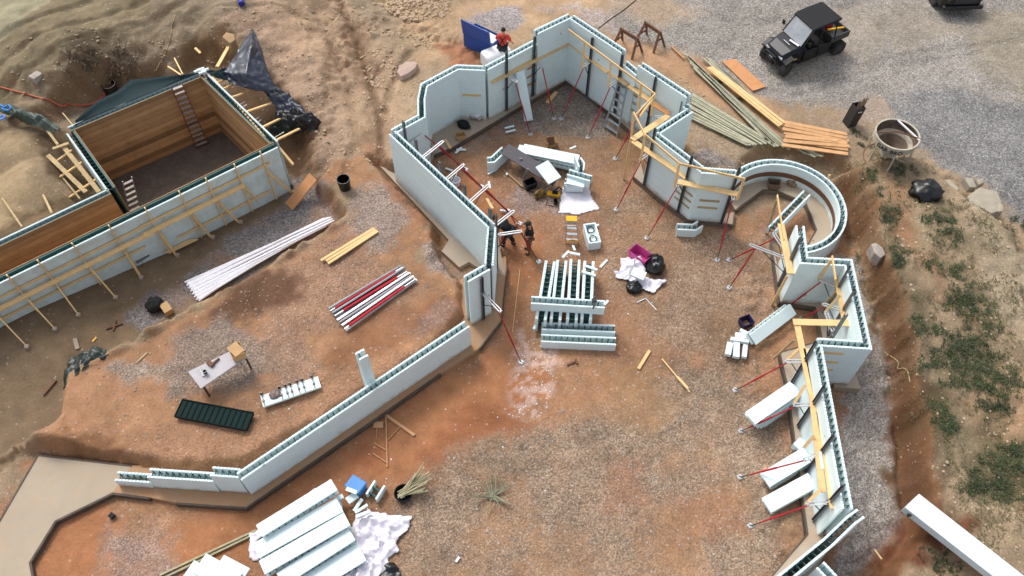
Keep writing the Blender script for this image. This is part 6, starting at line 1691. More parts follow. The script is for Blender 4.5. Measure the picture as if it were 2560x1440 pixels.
# ---------------------------------------------------------------- utility vehicle
def wheel(th_, m, r, w, rimm, name='wheel'):
    # m: wheel frame, axle along y
    R_ = Matrix.Rotation(PI / 2, 4, 'X')
    mb = MB(); mb.lathe([(r * .55, -w / 2), (r * .9, -w / 2), (r, -w * .36), (r, w * .36), (r * .9, w / 2), (r * .55, w / 2), (r * .55, -w / 2)], 22, m @ R_)
    for k in range(22):
        a = 2 * PI * k / 22; mb.box((0, 0, 0), (.05, w * .95, .035), m @ Matrix.Rotation(a, 4, 'Y') @ Matrix.Translation((0, 0, r + .006)))
    ty = mb.build('wheel', rubber, th_)
    mb = MB(); mb.lathe([(.001, -w * .3), (r * .56, -w * .42), (r * .56, w * .42), (.001, w * .3)], 16, m @ R_)
    for k in range(6):
        a = 2 * PI * k / 6; mb.box((0, w * .4, 0), (.05, .03, r * .5), m @ Matrix.Rotation(a, 4, 'Y') @ Matrix.Translation((0, 0, r * .28)))
        mb.box((0, -w * .4, 0), (.05, .03, r * .5), m @ Matrix.Rotation(a, 4, 'Y') @ Matrix.Translation((0, 0, r * .28)))
    rim = mb.build('rim', rimm, ty)
    return ty
def loft(mb, secs, mat=None):
    """secs: list of closed rings (same count)"""
    n = len(secs[0]); vs = [Vector(q) for s_ in secs for q in s_]
    if mat is not None: vs = [mat @ q for q in vs]
    fs = [(i * n + k, i * n + (k + 1) % n, (i + 1) * n + (k + 1) % n, (i + 1) * n + k) for i in range(len(secs) - 1) for k in range(n)]
    fs += [tuple(range(n - 1, -1, -1)), tuple((len(secs) - 1) * n + k for k in range(n))]
    mb.add(vs, fs)
uc = Vector((12.72, 29.72)); ug = gz(uc.x, uc.y)
UM = Matrix.Translation((uc.x, uc.y, ug)) @ Matrix.Rotation(math.radians(-151), 4, 'Z')
UV = thing('utility_vehicle', (uc.x, uc.y, ug), 'dark navy four-wheel utility vehicle with flat black roof parked on the gravel', 'utility vehicle')
ubk = M('vehicle_plastic', '#101114', .5, var=.15, dirt='#4a443c', dirt_amt=.35)
def sec(x, w, z0, z1, r=.0):
    return [(x, -w / 2, z0), (x, w / 2, z0), (x, w / 2, z1 - r), (x, w / 2 - r * 1.2, z1), (x, -w / 2 + r * 1.2, z1), (x, -w / 2, z1 - r)]
mb = MB(); loft(mb, [sec(1.78, .8, .5, .78, .06), sec(1.68, 1.1, .42, .95, .1), sec(1.3, 1.28, .42, 1.1, .12), sec(.85, 1.36, .42, 1.2, .1), sec(.72, 1.36, .42, 1.22, .08)], UM); mb.build('front_body', utvb, UV)
mb = MB(); mb.box((1.18, .02, 1.172), (.04, .4, .004), UM); mb.build('hood_marking', galv, UV)
mb = MB(); mb.box((-.15, 0, .42), (3.0, 1.2, .14), UM); mb.box((-.1, .66, .4), (1.9, .1, .1), UM); mb.box((-.1, -.66, .4), (1.9, .1, .1), UM); mb.build('chassis', ubk, UV)
for s in (-1, 1):
    for x0, x1 in ((.66, -.08), (-.14, -.82)):
        mb = MB(); loft(mb, [[(x0, s * .66, .46), (x0, s * .72, .46), (x0 + .04, s * .72, .98), (x0 + .04, s * .66, .98)], [(x1, s * .66, .46), (x1, s * .72, .46), (x1, s * .72, .9), (x1, s * .66, .9)]], UM); mb.build('door', ubk, UV, bevel=.01)
        mb = MB(); mb.box(((x0 + x1) / 2 - .2, s * .735, .82), (.12, .02, .03), UM); mb.build('door_handle', steeld, UV)
mb = MB(); mb.box((.35, 0, .62), (.5, 1.2, .16), UM); mb.box((.12, 0, .92), (.12, 1.2, .5), UM); mb.build('front_seat', blackm, UV, bevel=.03)
mb = MB(); mb.box((-.5, 0, .66), (.45, 1.2, .16), UM); mb.box((-.75, 0, .95), (.12, 1.2, .5), UM); mb.build('rear_seat', blackm, UV, bevel=.03)
mb = MB()
for s in (-1, 1):
    mb.tube([UM @ Vector((.85, s * .66, 1.18)), UM @ Vector((.42, s * .6, 1.92)), UM @ Vector((-.85, s * .6, 1.95)), UM @ Vector((-1.0, s * .66, .95))], .03, 7)
    mb.tube([UM @ Vector((-.12, s * .66, .95)), UM @ Vector((-.12, s * .6, 1.93))], .028, 7)
mb.tube([UM @ Vector((-.85, -.6, 1.95)), UM @ Vector((-.85, .6, 1.95))], .03, 7)
mb.build('roll_cage', ubk, UV)
mb = MB(); loft(mb, [sec(.5, 1.26, 1.93, 1.97, .02), sec(.3, 1.34, 1.95, 2.03, .03), sec(-.9, 1.34, 1.97, 2.05, .03), sec(-1.05, 1.26, 1.96, 2.0, .02)], UM); mb.build('roof', blackm, UV)
mb = MB(); q = [UM @ Vector(v) for v in ((.88, -.58, 1.22), (.88, .58, 1.22), (.46, .54, 1.9), (.46, -.54, 1.9))]
q2 = [x + (UM.to_3x3() @ Vector((.012, 0, .008))) for x in q]; mb.hexa(q, q2); mb.build('windshield', M('dusty_glass', '#8f959a', .25, var=.15, vscale=3, dirt='#c8c8c8', dirt_amt=.4), UV)
mb = MB(); mb.box((1.0, .1, 1.225), (.1, .5, .02), UM @ Matrix.Rotation(.15, 4, 'Z')); mb.build('paper', plast, UV)
mb = MB(); mb.box((-1.35, 0, .78), (1.0, 1.3, .06), UM); mb.box((-1.35, .64, .94), (1.05, .05, .3), UM); mb.box((-1.35, -.64, .94), (1.05, .05, .3), UM); mb.box((-.86, 0, .94), (.05, 1.3, .3), UM); mb.box((-1.86, 0, .92), (.05, 1.3, .26), UM); mb.build('cargo_bed', M('bed_plastic', '#3b3d3d', .5), UV)
mb = MB(); mb.beam(UM @ Vector((-.95, .2, 1.15)), UM @ Vector((-1.75, .35, 1.08)), .07, .06); mb.beam(UM @ Vector((-1.0, -.3, 1.12)), UM @ Vector((-1.6, -.1, 1.12)), .06, .06); mb.build('yellow_tool', yellow, UV)
mb = MB(); mb.box((-1.3, -.25, 1.0), (.4, .45, .35), UM); mb.build('red_box', redm, UV, bevel=.02)
mb = MB(); mb.box((-1.3, -.22, 1.19), (.2, .25, .03), UM); mb.build('white_parcel', plast, UV)
mb = MB(); mb.tube([UM @ Vector(v) for v in ((1.75, -.5, .55), (1.9, -.45, .6), (1.92, -.3, .85), (1.92, .3, .85), (1.9, .45, .6), (1.75, .5, .55))], .03, 7); mb.tube([UM @ Vector((1.92, -.4, .68)), UM @ Vector((1.92, .4, .68))], .03, 7); mb.box((1.88, 0, .5), (.14, .5, .14), UM); mb.build('front_bumper', ubk, UV)
mb = MB(); mb.lathe([(.001, -.12), (.07, -.12), (.07, .12), (.001, .12)], 12, UM @ Matrix.Translation((1.86, 0, .62)) @ Matrix.Rotation(PI / 2, 4, 'X')); mb.build('winch', steel, UV)
for s in (-1, 1):
    mb = MB(); mb.box((1.72, s * .42, .82), (.06, .22, .1), UM); mb.build('headlight', glass, UV, bevel=.01)
    mb = MB(); loft(mb, [[(1.72, s * .5, .7), (1.72, s * .82, .66), (1.72, s * .82, .72), (1.72, s * .5, .8)], [(1.35, s * .5, .88), (1.35, s * .84, .86), (1.35, s * .84, .92), (1.35, s * .5, .98)], [(.95, s * .5, .7), (.95, s * .8, .7), (.95, s * .8, .76), (.95, s * .5, .82)]], UM); mb.build('fender', ubk, UV)
    mb = MB(); mb.box((1.3, s * .842, .89), (.16, .01, .03), UM); mb.build('yellow_mark', yellow, UV)
    mb = MB(); mb.box((.72, s * .86, 1.45), (.04, .14, .2), UM); mb.tube([UM @ Vector((.68, s * .66, 1.4)), UM @ Vector((.7, s * .82, 1.42))], .015, 5); mb.build('mirror', ubk, UV)
    mb = MB(); mb.tube([UM @ Vector((1.45, s * .2, .5)), UM @ Vector((1.45, s * .6, .36))], .03, 6); mb.tube([UM @ Vector((-1.45, s * .2, .5)), UM @ Vector((-1.45, s * .6, .36))], .03, 6); mb.tube([UM @ Vector((1.35, s * .3, .9)), UM @ Vector((1.42, s * .52, .42))], .04, 8); mb.build('suspension', steel, UV)
    wheel(UV, UM @ Matrix.Translation((1.45, s * .66, .33)) @ Matrix.Rotation(.25, 4, 'Z'), .33, .26, M('wheel_rim', '#4c4c4c', .5, metal=.3))
    wheel(UV, UM @ Matrix.Translation((-1.45, s * .66, .33)), .33, .28, M('wheel_rim', '#4c4c4c', .5, metal=.3))
mb = MB(); mb.tube([UM @ Vector((.75 + .03 * math.cos(a), .3 + .17 * math.cos(a), 1.2 + .17 * math.sin(a))) for a in [k * PI / 8 for k in range(17)]], .018, 6); mb.build('steering_wheel', blackm, UV)

# ---------------------------------------------------------------- dark pickup at the top edge
c_ = W(2394, 40, .4); tg = gz(c_.x, c_.y + .6)
PM = Matrix.Translation((c_.x, c_.y, tg)) @ Matrix.Rotation(math.radians(-86), 4, 'Z')
PT_ = thing('pickup_truck', (c_.x, c_.y, tg), 'nearly black pickup truck cut by the top edge, nose towards the site', 'pickup truck')
tb = M('black_car_paint', '#08090b', .3, spec=.6, dirt='#1c1b1a', dirt_amt=.3)
mb = MB(); loft(mb, [sec(0, 1.5, .55, .95, .1), sec(-.25, 1.9, .4, 1.1, .12), sec(-1.5, 2.0, .4, 1.2, .1), sec(-1.6, 2.0, .4, 1.22, .1), sec(-5.4, 2.0, .45, 1.2, .08), sec(-5.6, 1.9, .5, 1.1, .08)], PM); mb.build('truck_body', tb, PT_, bevel=.02)
mb = MB(); loft(mb, [sec(-1.5, 1.85, 1.18, 1.24, .05), sec(-2.1, 1.6, 1.18, 1.78, .1), sec(-3.4, 1.6, 1.18, 1.8, .1), sec(-3.8, 1.8, 1.18, 1.24, .05)], PM); mb.build('cab', tb, PT_)
q = [PM @ Vector(v) for v in ((-1.62, -.75, 1.33), (-1.62, .75, 1.33), (-2.08, .66, 1.75), (-2.08, -.66, 1.75))]; mb = MB(); mb.hexa(q, [x + Vector((0, -.015, .02)) for x in q]); mb.build('windscreen', M('dark_glass', '#1a1d20', .1, spec=.8), PT_)
mb = MB(); mb.box((.04, 0, .52), (.16, 1.86, .2), PM); mb.build('bumper', tb, PT_, bevel=.03)
mb = MB(); mb.box((.01, 0, .82), (.04, 1.0, .24), PM)
mb.build('grille', steeld, PT_)
for s in (-1, 1):
    mb = MB(); mb.box((-.03, s * .68, .86), (.06, .26, .16), PM); mb.build('headlight', M('dark_lens', '#3a3c40', .2), PT_, bevel=.02)
    wheel(PT_, PM @ Matrix.Translation((-.95, s * .86, .38)), .38, .26, M('wheel_rim', '#4c4c4c', .5))
    wheel(PT_, PM @ Matrix.Translation((-4.5, s * .86, .38)), .38, .26, M('wheel_rim', '#4c4c4c', .5))

# ---------------------------------------------------------------- people
def skin_obj(name, verts, edges, radii, mat, parent, root=0, sub=1):
    me = bpy.data.meshes.new(name); o0 = Vector(parent['_loc'])
    me.from_pydata([Vector(v) - o0 for v in verts], edges, []); me.materials.append(mat)
    o = bpy.data.objects.new(name, me); col.objects.link(o); o.parent = parent; o['_loc'] = tuple(o0)
    sk = o.modifiers.new('skin', 'SKIN'); sk.use_smooth_shade = True
    for i, r in enumerate(radii):
        sv = me.skin_vertices[0].data[i]
        sv.radius = (r, r) if not isinstance(r, tuple) else r
        sv.use_root = (i == root)
    if sub:
        s_ = o.modifiers.new('sub', 'SUBSURF'); s_.levels = sub; s_.render_levels = sub
    return o
def person(label, loc, heading, J, shirt, pants, boots, hair, cap=None, glove=None, group='people working on the site', beard=False, harness=False, sleeve=.55):
    Mx = Matrix.Translation(loc) @ Matrix.Rotation(heading, 4, 'Z')
    base = dict(pel=(0, 0, .95), spi=(0, 0, 1.14), che=(0, 0, 1.36), nec=(0, .0, 1.5), hea=(0, .03, 1.62), top=(0, .02, 1.75),
                shL=(-.19, 0, 1.42), shR=(.19, 0, 1.42), elL=(-.24, .02, 1.13), elR=(.24, .02, 1.13), wrL=(-.25, .12, .88), wrR=(.25, .12, .88),
                hiL=(-.1, 0, .9), hiR=(.1, 0, .9), knL=(-.12, .03, .5), knR=(.12, .03, .5), anL=(-.13, 0, .09), anR=(.13, 0, .09), toL=(-.14, .17, .04), toR=(.14, .17, .04))
    base.update({k: v for k, v in J.items() if not isinstance(v, Vector)})
    K = {k: Mx @ Vector(v) for k, v in base.items()}
    K.update({k: v for k, v in J.items() if isinstance(v, Vector)})     # world-space targets
    th_ = thing('person', loc, label, 'person', group)
    names = ['pel', 'spi', 'che', 'nec', 'hea', 'top', 'shL', 'elL', 'wrL', 'shR', 'elR', 'wrR', 'hiL', 'knL', 'anL', 'toL', 'hiR', 'knR', 'anR', 'toR']
    rad = dict(pel=.13, spi=.12, che=.135, nec=.055, hea=.095, top=.075, shL=.065, shR=.065, elL=.042, elR=.042, wrL=.03, wrR=.03, hiL=.09, hiR=.09, knL=.06, knR=.06, anL=.042, anR=.042, toL=.035, toR=.035)
    V_ = [K[n_] for n_ in names]; Rr = [rad[n_] * .93 for n_ in names]; ix = {n_: i for i, n_ in enumerate(names)}
    E_ = [('pel', 'spi'), ('spi', 'che'), ('che', 'nec'), ('nec', 'hea'), ('hea', 'top'), ('che', 'shL'), ('shL', 'elL'), ('elL', 'wrL'), ('che', 'shR'), ('shR', 'elR'), ('elR', 'wrR'),
          ('pel', 'hiL'), ('hiL', 'knL'), ('knL', 'anL'), ('anL', 'toL'), ('pel', 'hiR'), ('hiR', 'knR'), ('knR', 'anR'), ('anR', 'toR')]
    E_ = [(ix[a], ix[b]) for a, b in E_]
    for s in 'LR':     # palm and fingers
        w_ = K['wr' + s]; d = (w_ - K['el' + s]).normalized(); sd_ = d.cross(Vector((0, 0, 1))).normalized(); up2 = sd_.cross(d)
        i0 = len(V_); V_.append(w_ + d * .07); Rr.append(.034); E_.append((ix['wr' + s], i0))
        for k in range(4):
            o_ = sd_ * (k - 1.5) * .022; ln = (.07, .08, .075, .06)[k]
            a_ = len(V_); V_.append(w_ + d * .10 + o_); Rr.append(.011); E_.append((i0, a_))
            V_.append(w_ + d * (.10 + ln * .6) + o_ - up2 * .02); Rr.append(.010); E_.append((a_, a_ + 1))
            V_.append(w_ + d * (.10 + ln * .75) + o_ - up2 * .05); Rr.append(.008); E_.append((a_ + 1, a_ + 2))
        a_ = len(V_); V_.append(w_ + d * .05 + sd_ * .045); Rr.append(.013); E_.append((ix['wr' + s], a_)); V_.append(w_ + d * .09 + sd_ * .06 - up2 * .02); Rr.append(.010); E_.append((a_, a_ + 1))
    skin_obj('body', V_, E_, Rr, skin, th_)
    def sub_(name, keys, edges, radii, mat, root=0):
        return skin_obj(name, [K[k] if isinstance(k, str) else k for k in keys], edges, radii, mat, th_, root)
    uL = K['shL'].lerp(K['elL'], sleeve); uR = K['shR'].lerp(K['elR'], sleeve)
    sub_('shirt', ['pel', 'spi', 'che', 'shL', uL, 'shR', uR, K['che'].lerp(K['nec'], .6)], [(0, 1), (1, 2), (2, 3), (3, 4), (2, 5), (5, 6), (2, 7)], [(.20,.16), (.19,.155), (.21,.165), .105, .085, .105, .085, .09], shirt)
    sub_('trousers', ['pel', 'hiL', 'knL', K['knL'].lerp(K['anL'], .85), 'hiR', 'knR', K['knR'].lerp(K['anR'], .85)], [(0, 1), (1, 2), (2, 3), (0, 4), (4, 5), (5, 6)], [.175, .13, .10, .088, .13, .10, .088], pants)
    for s in 'LR':
        sub_('boot', [K['an' + s] + Vector((0, 0, .06)), K['an' + s] - Vector((0, 0, .03)), 'to' + s], [(0, 1), (1, 2)], [.06, .058, .05], boots)
    hd = (K['top'] - K['hea']).normalized()
    fw = (Mx.to_3x3() @ Vector((0, 1, 0))); fw = (fw - hd * fw.dot(hd)).normalized(); sdv = hd.cross(fw)
    def ell(name, c, a, b, cc, mat, cut=None):
        mb = MB(); n = 14; vs = []; fs = []
        for i in range(9):
            ph = PI * i / 8 if cut is None else cut * i / 8
            for k in range(n):
                t = 2 * PI * k / n
                vs.append(c + sdv * a * math.sin(ph) * math.cos(t) + fw * b * math.sin(ph) * math.sin(t) + hd * cc * math.cos(ph))
        for i in range(8):
            for k in range(n): fs.append((i * n + k, (i + 1) * n + k, (i + 1) * n + (k + 1) % n, i * n + (k + 1) % n))
        mb.add(vs, fs); return mb.build(name, mat, th_, smooth=True)
    hcn = K['hea'] + hd * .05
    ell('hair', hcn + hd * .012 - fw * .012, .098, .11, .118, hair, cut=1.75)
    if cap is not None:
        ell('cap', hcn + hd * .03, .104, .118, .115, cap, cut=1.5)
        mb = MB(); c0 = hcn + hd * .035 + fw * .1
        mb.hexa([c0 - sdv * .07, c0 + sdv * .07, c0 + sdv * .05 + fw * .08 - hd * .015, c0 - sdv * .05 + fw * .08 - hd * .015], [x + hd * .012 for x in (c0 - sdv * .07, c0 + sdv * .07, c0 + sdv * .05 + fw * .08 - hd * .015, c0 - sdv * .05 + fw * .08 - hd * .015)]); mb.build('cap_brim', cap, th_)
    mb = MB(); f0 = hcn + fw * .095
    mb.hexa([f0 - sdv * .014 - hd * .03, f0 + sdv * .014 - hd * .03, f0 + sdv * .008 + hd * .015, f0 - sdv * .008 + hd * .015], [f0 + fw * .02 - sdv * .01 - hd * .03, f0 + fw * .02 + sdv * .01 - hd * .03, f0 + fw * .004 + sdv * .005 + hd * .015, f0 + fw * .004 - sdv * .005 + hd * .015]); mb.build('nose', skin, th_)
    for s in (-1, 1):
        mb = MB(); mb.lathe([(.001, -.008), (.011, 0), (.001, .008)], 8, Matrix.Translation(f0 - fw * .006 + sdv * s * .033 + hd * .012)); mb.build('eye', blackm, th_)
        mb = MB(); mb.lathe([(.001, -.03), (.02, 0), (.001, .03)], 8, Matrix.Translation(hcn + sdv * s * .095)); mb.build('ear', skin, th_)
    mb = MB(); mb.beam(f0 - fw * .008 - sdv * .025 - hd * .055, f0 - fw * .008 + sdv * .025 - hd * .055, .012, .012); mb.build('mouth', M('lips', '#8a5044', .6), th_)
    if beard: ell('beard', hcn - hd * .06 + fw * .035, .06, .065, .05, hair)
    if glove is not None:
        for s in 'LR': sub_('glove', ['wr' + s, K['wr' + s] + (K['wr' + s] - K['el' + s]).normalized() * .09], [(0, 1)], [.04, .05], glove)
    if harness:
        for s in (-1, 1):
            mb = MB(); bk = -fw
            q0 = K['che'] + sdv * s * .13 + hd * .1 + bk * .12; q1 = K['che'] - hd * .05 + bk * .175; q2 = K['pel'] + sdv * s * .14 + bk * .13
            mb.tube([q0, q1, q2], .022, 6); mb.build('harness_strap', blackm, th_)
    return th_
navyj = M('denim', '#23262e', .85, var=.15); khaki = M('brown_trousers', '#7a5a42', .85, var=.12); blk = M('black_cloth', '#17171a', .85, var=.2); redc = M('red_cloth', '#b5392c', .8, var=.12); hairm = M('dark_hair', '#1c1612', .8)
# worker with cap holding the poles, faces the wall
pT, pB = W(1265, 520, 2.0), W(1347, 655, -.2)
h1, h2 = pT.lerp(pB, .3), pT.lerp(pB, .55)
loc = W(1322, 628, GP); hdg = math.radians(105)
f3 = (h1 + h2) / 2 - loc; hdg = math.atan2(f3.y, f3.x) - PI / 2
Mx = Matrix.Translation(loc) @ Matrix.Rotation(hdg, 4, 'Z')
def reach(sh, hand, ln=.28):
    d = hand - sh; L_ = d.length
    if L_ > .56: hand = sh + d.normalized() * .56
    mid = (sh + hand) / 2; drop = math.sqrt(max(.0, ln * ln - ((hand - sh).length / 2) ** 2))
    return mid - Vector((0, 0, drop)), hand
shL, shR = Mx @ Vector((-.19, 0, 1.42)), Mx @ Vector((.19, 0, 1.42))
# shift him so that both hands reach the pole
need = ((h1 - shR).length - .55); 
if need > 0:
    mv = (h1 - shR); mv.z = 0; loc = loc + mv.normalized() * min(need, .35); Mx = Matrix.Translation(loc) @ Matrix.Rotation(hdg, 4, 'Z'); shL, shR = Mx @ Vector((-.19, 0, 1.42)), Mx @ Vector((.19, 0, 1.42))
eR, wR = reach(shR, h1 - (h1 - shR).normalized() * .08); eL, wL = reach(shL, h2 - (h2 - shL).normalized() * .08)
person('standing worker in cap, black T-shirt and brown trousers gripping the red pole', loc, hdg, dict(elR=eR, wrR=wR, elL=eL, wrL=wL, hea=(0, .05, 1.61), top=(0, .06, 1.74)), blk, khaki, M('boot_brown', '#4a3426', .8), hairm, cap=M('dark_cap', '#2a2d26', .8), glove=M('work_glove', '#5a5444', .8), beard=True, sleeve=.6)
# bending worker
loc = W(1268, 612, GP); hdg = math.radians(60)
person('bending worker in dark clothes half hidden behind the brace arms by the wall', loc, hdg, dict(pel=(0, -.12, .93), spi=(0, .03, 1.06), che=(0, .22, 1.18), nec=(0, .34, 1.24), hea=(0, .44, 1.28), top=(0, .54, 1.32), shL=(-.19, .24, 1.18), shR=(.19, .24, 1.18), elL=(-.26, .4, .98), elR=(.25, .36, .95), wrL=(-.16, .55, .8), wrR=(.12, .52, .78),
        hiL=(-.1, -.12, .9), hiR=(.1, -.12, .9), knL=(-.13, .1, .5), knR=(.12, -.02, .5), anL=(-.14, .05, .09), anR=(.14, -.25, .1), toL=(-.15, .22, .04), toR=(.15, -.08, .04)), blk, navyj, blackm, hairm, cap=M('dark_cap', '#2a2d26', .8), glove=M('work_glove', '#5a5444', .8), sleeve=.5)
# person in red behind the far wall
hp = W(1257, 82, 2.08); loc = Vector((hp.x, hp.y, gz(hp.x, hp.y)))
person('person in a red top with black harness straps seen from behind beside the blue box', loc, math.radians(-8), dict(che=(0, .05, 1.34), nec=(.0, .1, 1.47), hea=(.0, .14, 1.58), top=(0, .16, 1.71), shL=(-.2, .05, 1.4), shR=(.2, .05, 1.4), elL=(-.3, .12, 1.15), elR=(.33, .08, 1.14), wrL=(-.2, .33, 1.02), wrR=(.36, .25, .95)), redc, navyj, blackm, hairm, harness=True, sleeve=.95)

# ---------------------------------------------------------------- rubble, weeds, crumbs
def inpoly(poly, z=0.0):
    P_ = PX(poly, z); xs = [p[0] for p in P_]; ys = [p[1] for p in P_]
    return P_, min(xs), max(xs), min(ys), max(ys)
ICO = None
def rock_mesh(spots, name, mat, seed=1, flat=.6, **kw):
    rs = random.Random(seed)
    ph = (1 + 5 ** .5) / 2
    iv = [Vector(v).normalized() for v in ((-1, ph, 0), (1, ph, 0), (-1, -ph, 0), (1, -ph, 0), (0, -1, ph), (0, 1, ph), (0, -1, -ph), (0, 1, -ph), (ph, 0, -1), (ph, 0, 1), (-ph, 0, -1), (-ph, 0, 1))]
    ifs = [(0, 11, 5), (0, 5, 1), (0, 1, 7), (0, 7, 10), (0, 10, 11), (1, 5, 9), (5, 11, 4), (11, 10, 2), (10, 7, 6), (7, 1, 8), (3, 9, 4), (3, 4, 2), (3, 2, 6), (3, 6, 8), (3, 8, 9), (4, 9, 5), (2, 4, 11), (6, 2, 10), (8, 6, 7), (9, 8, 1)]
    X = np.array([s[0] for s in spots]); Y = np.array([s[1] for s in spots]); Z = height(X, Y)
    vs, fs = [], []
    for (x, y, r), z in zip(spots, Z):
        sx, sy, sz = r * rs.uniform(.7, 1.4), r * rs.uniform(.7, 1.3), r * flat * rs.uniform(.6, 1.2); a = rs.uniform(0, 6.28); ca, sa = math.cos(a), math.sin(a); k = len(vs)
        for v in iv:
            j = rs.uniform(.8, 1.2); px, py = v.x * sx * j, v.y * sy * j
            vs.append((x + px * ca - py * sa, y + px * sa + py * ca, z + v.z * sz * j + sz * .3))
        fs += [(a_ + k, b_ + k, c_ + k) for a_, b_, c_ in ifs]
    me = bpy.data.meshes.new(name); o0 = Vector((X.mean(), Y.mean(), 0)); me.from_pydata([(v[0] - o0.x, v[1] - o0.y, v[2]) for v in vs], [], fs); me.materials.append(mat)
    o = bpy.data.objects.new(name, me); o.location = o0; col.objects.link(o); o['_loc'] = tuple(o0); o['kind'] = 'stuff'
    tag(o, **kw); return o
def scatter(poly, n, rmin, rmax, z=0, seed=1, clump=0.0, pw=2.5):
    rs = random.Random(seed); P_, x0, x1, y0, y1 = inpoly(poly, z); out = []
    X = np.array([rs.uniform(x0, x1) for _ in range(n * 4)]); Y = np.array([rs.uniform(y0, y1) for _ in range(n * 4)])
    ok = sdist(X, Y, P_) < 0
    if clump: ok &= fbm(X, Y, 1.1, seed, 3) > clump
    for x, y in zip(X[ok][:n], Y[ok][:n]): out.append((x, y, rmin + (rmax - rmin) * rs.random() ** pw))
    return out
hill = scatter([(560, 0), (1130, -20), (1100, 120), (1000, 260), (930, 390), (820, 440), (760, 300), (700, 180)], 1700, .015, .07, .8, 3, .5, 4)
hill += scatter([(930, -10), (1140, -40), (1110, 25), (1020, 40)], 600, .03, .11, .8, 4)
hill += scatter([(960, 60), (1100, 70), (1080, 110), (1030, 150), (960, 220), (900, 180)], 500, .02, .09, .6, 14, .45, 4)
back = scatter([(0, 130), (200, 90), (560, 20), (600, 160), (420, 180), (240, 230), (60, 260)], 1000, .015, .07, 1.2, 5, .48, 4)
bank_ = scatter([(2090, 390), (2230, 330), (2330, 400), (2560, 570), (2700, 1000), (2560, 1440), (2380, 1330), (2290, 1100), (2250, 860), (2180, 720)], 1300, .012, .06, 1.1, 6, .42, 4)
bank_ += scatter([(1700, 180), (1900, 330), (2140, 400), (2090, 440), (1860, 400), (1740, 330), (1680, 250)], 700, .015, .06, .6, 8, .4)
rock_mesh(hill, 'rubble', M('tan_stone', '#b39a7e', .9, var=.25, vscale=1.3), 1, label='scattered tan stones on the dirt hill')
rock_mesh(back, 'rubble', M('brown_stone', '#97836a', .9, var=.25, vscale=1.3), 2, label='scattered stones round the excavation rim')
rock_mesh(bank_, 'rubble', M('pale_rubble', '#ad9a7e', .9, var=.25, vscale=1.3), 3, label='scattered stones over the right bank')
yard = scatter([(1120, 450), (1250, 650), (1300, 1000), (1100, 1440), (2000, 1440), (1980, 1000), (1930, 700), (1700, 560), (1580, 450), (1450, 230), (1300, 300)], 2600, .012, .04, -.2, 7, .35)
rock_mesh(yard, 'loose_gravel', M('yard_stone', '#a59a92', .9, var=.35, vscale=1.5), 4, label='loose gravel scattered over the yard')
bench = scatter([(190, 930), (470, 800), (640, 710), (850, 570), (900, 450), (1080, 620), (1140, 780), (800, 1010), (590, 1130), (250, 1090)], 1400, .012, .045, .45, 9, .4)
rock_mesh(bench, 'loose_gravel', M('bench_stone', '#a08b78', .9, var=.35, vscale=1.5), 5, label='loose gravel scattered over the clay bench')
lot = scatter([(1480, 0), (2560, 0), (2560, 540), (2330, 400), (2180, 300), (1900, 240), (1700, 130)], 2600, .012, .04, .4, 10, .3)
rock_mesh(lot, 'loose_gravel', M('lot_stone', '#a3a09c', .9, var=.35, vscale=1.5), 6, label='loose gravel scattered over the parking lot')
crumbs = scatter([(1290, 830), (1400, 890), (1390, 960), (1360, 1050), (1270, 1040), (1290, 950)], 300, .006, .024, -.2, 11, .45, 3) + scatter([(1100, 350), (1600, 300), (1800, 700), (1700, 1200), (700, 1300), (300, 1400), (1100, 700)], 220, .008, .03, -.2, 12)
rock_mesh(crumbs, 'foam_crumbs', foamp, 7, flat=.5, label='white foam crumbs sprinkled on the red clay')
# dry roots and brush in the cut at upper left
rs = random.Random(5)
mb = MB()
for k in range(420):
    u, v = rs.uniform(165, 345), rs.uniform(120, 195)
    if noise.noise(Vector((u / 40, v / 40, 3))) < -.15: continue
    p = G(u, v); a = rs.uniform(0, 6.28); ln = rs.uniform(.1, .5)
    d = Vector((math.cos(a), math.sin(a) * 1.0, rs.uniform(-.4, .6))).normalized()
    mb.tube([p, p + d * ln * .5 + Vector((0, 0, .03)), p + d * ln], rs.uniform(.008, .022), 4)
mb.build('dry_brush', M('root_brown', '#5c4d3c', .9, var=.3), label='tangle of dry roots on the cut face above the basement', kind='stuff')
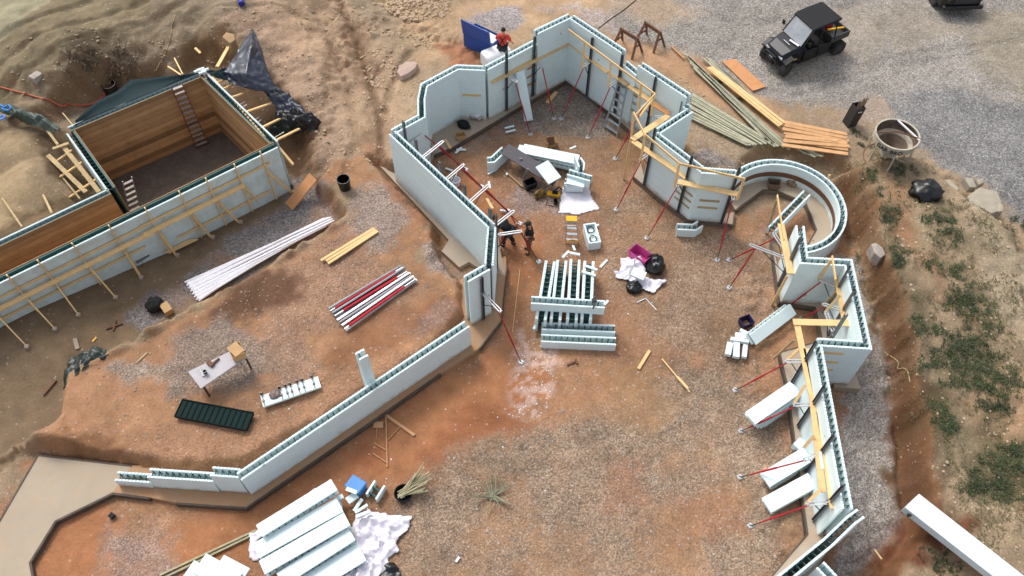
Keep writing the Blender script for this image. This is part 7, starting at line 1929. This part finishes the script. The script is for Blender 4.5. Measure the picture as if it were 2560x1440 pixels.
# weeds
def weed(label, u, v, r, dens=1.0, hgt=.16, seed=0):
    rs = random.Random(seed); p = G(u, v)
    mb = MB(); n = int(520 * r * r * dens / .25) + 60; n = min(n, 2600)
    X = []; Y = []; T_ = []
    for k in range(n):
        a = rs.uniform(0, 6.28); rr = r * math.sqrt(rs.random()); f = 1.1 + .8 * noise.noise(Vector((math.cos(a) * 1.8, math.sin(a) * 1.8, seed)))
        X.append(p.x + rr * f * math.cos(a)); Y.append(p.y + rr * f * math.sin(a) * .8)
    Z = height(np.array(X), np.array(Y))
    for x, y, z in zip(X, Y, Z):
        if noise.noise(Vector((x * 2.6, y * 2.6, seed))) < -.08: continue
        s_ = rs.uniform(.022, .06); a = rs.uniform(0, 6.28); up_ = rs.uniform(.1, .9)
        d = Vector((math.cos(a), math.sin(a), up_)).normalized(); sd_ = Vector((-math.sin(a), math.cos(a), rs.uniform(-.4, .4))).normalized()
        c = Vector((x, y, z + rs.uniform(.0, hgt) * (.4 + .8 * abs(noise.noise(Vector((x * 4, y * 4, 1)))))))
        mb.add([c - sd_ * s_ * .35, c + d * s_ * .8 - sd_ * s_ * .4, c + d * s_ * 1.7, c + d * s_ * .8 + sd_ * s_ * .4], [(0, 1, 2, 3)])
    th_ = mb.build('weed_clump', leafm, label=label, cat='weeds', group='low weeds on the right bank')
    return th_
for i, (x, y, r, lb) in enumerate(wl): weed(lb, *zp(x, y), r * 1.2, seed=i + 1)
for i, (u, v, r, lb) in enumerate(((2160, 360, .35, 'weed tuft left of the hopper legs'), (2140, 330, .3, 'weed tuft between the orange boards and the hopper'), (2250, 425, .45, 'weeds under the hopper'), (2420, 1500, .7, 'weed mat below the white beam'), (2340, 1410, .5, 'weed mat left of the white beam'), (1800, 210, .25, 'trampled weeds between the green boards, upper'), (1850, 245, .25, 'trampled weeds between the green boards, lower'))):
    weed(lb, u, v, r, seed=i + 60, hgt=.1)
# scattered small plants as ground cover
mb = MB(); rs = random.Random(3)
sp = scatter([(2110, 400), (2230, 330), (2330, 400), (2560, 600), (2640, 1000), (2560, 1440), (2300, 1300), (2260, 900), (2190, 720)], 1500, .1, .3, 1.1, 21, .5)
X = []; Y = []
for x, y, r in sp:
    for k in range(7): X.append(x + rs.uniform(-r, r) * .5); Y.append(y + rs.uniform(-r, r) * .5)
Z = height(np.array(X), np.array(Y))
for x, y, z in zip(X, Y, Z):
    s_ = rs.uniform(.02, .05); a = rs.uniform(0, 6.28); d = Vector((math.cos(a), math.sin(a), rs.uniform(.2, 1))).normalized(); sd_ = Vector((-math.sin(a), math.cos(a), 0)); c = Vector((x, y, z + rs.uniform(0, .04)))
    mb.add([c - sd_ * s_ * .35, c + d * s_ * .8 - sd_ * s_ * .4, c + d * s_ * 1.7, c + d * s_ * .8 + sd_ * s_ * .4], [(0, 1, 2, 3)])
mb.build('ground_cover', M('dry_weeds', '#66603f', .85, var=.3, vscale=1.2), label='thin ground cover of small weeds over the right bank', kind='stuff')
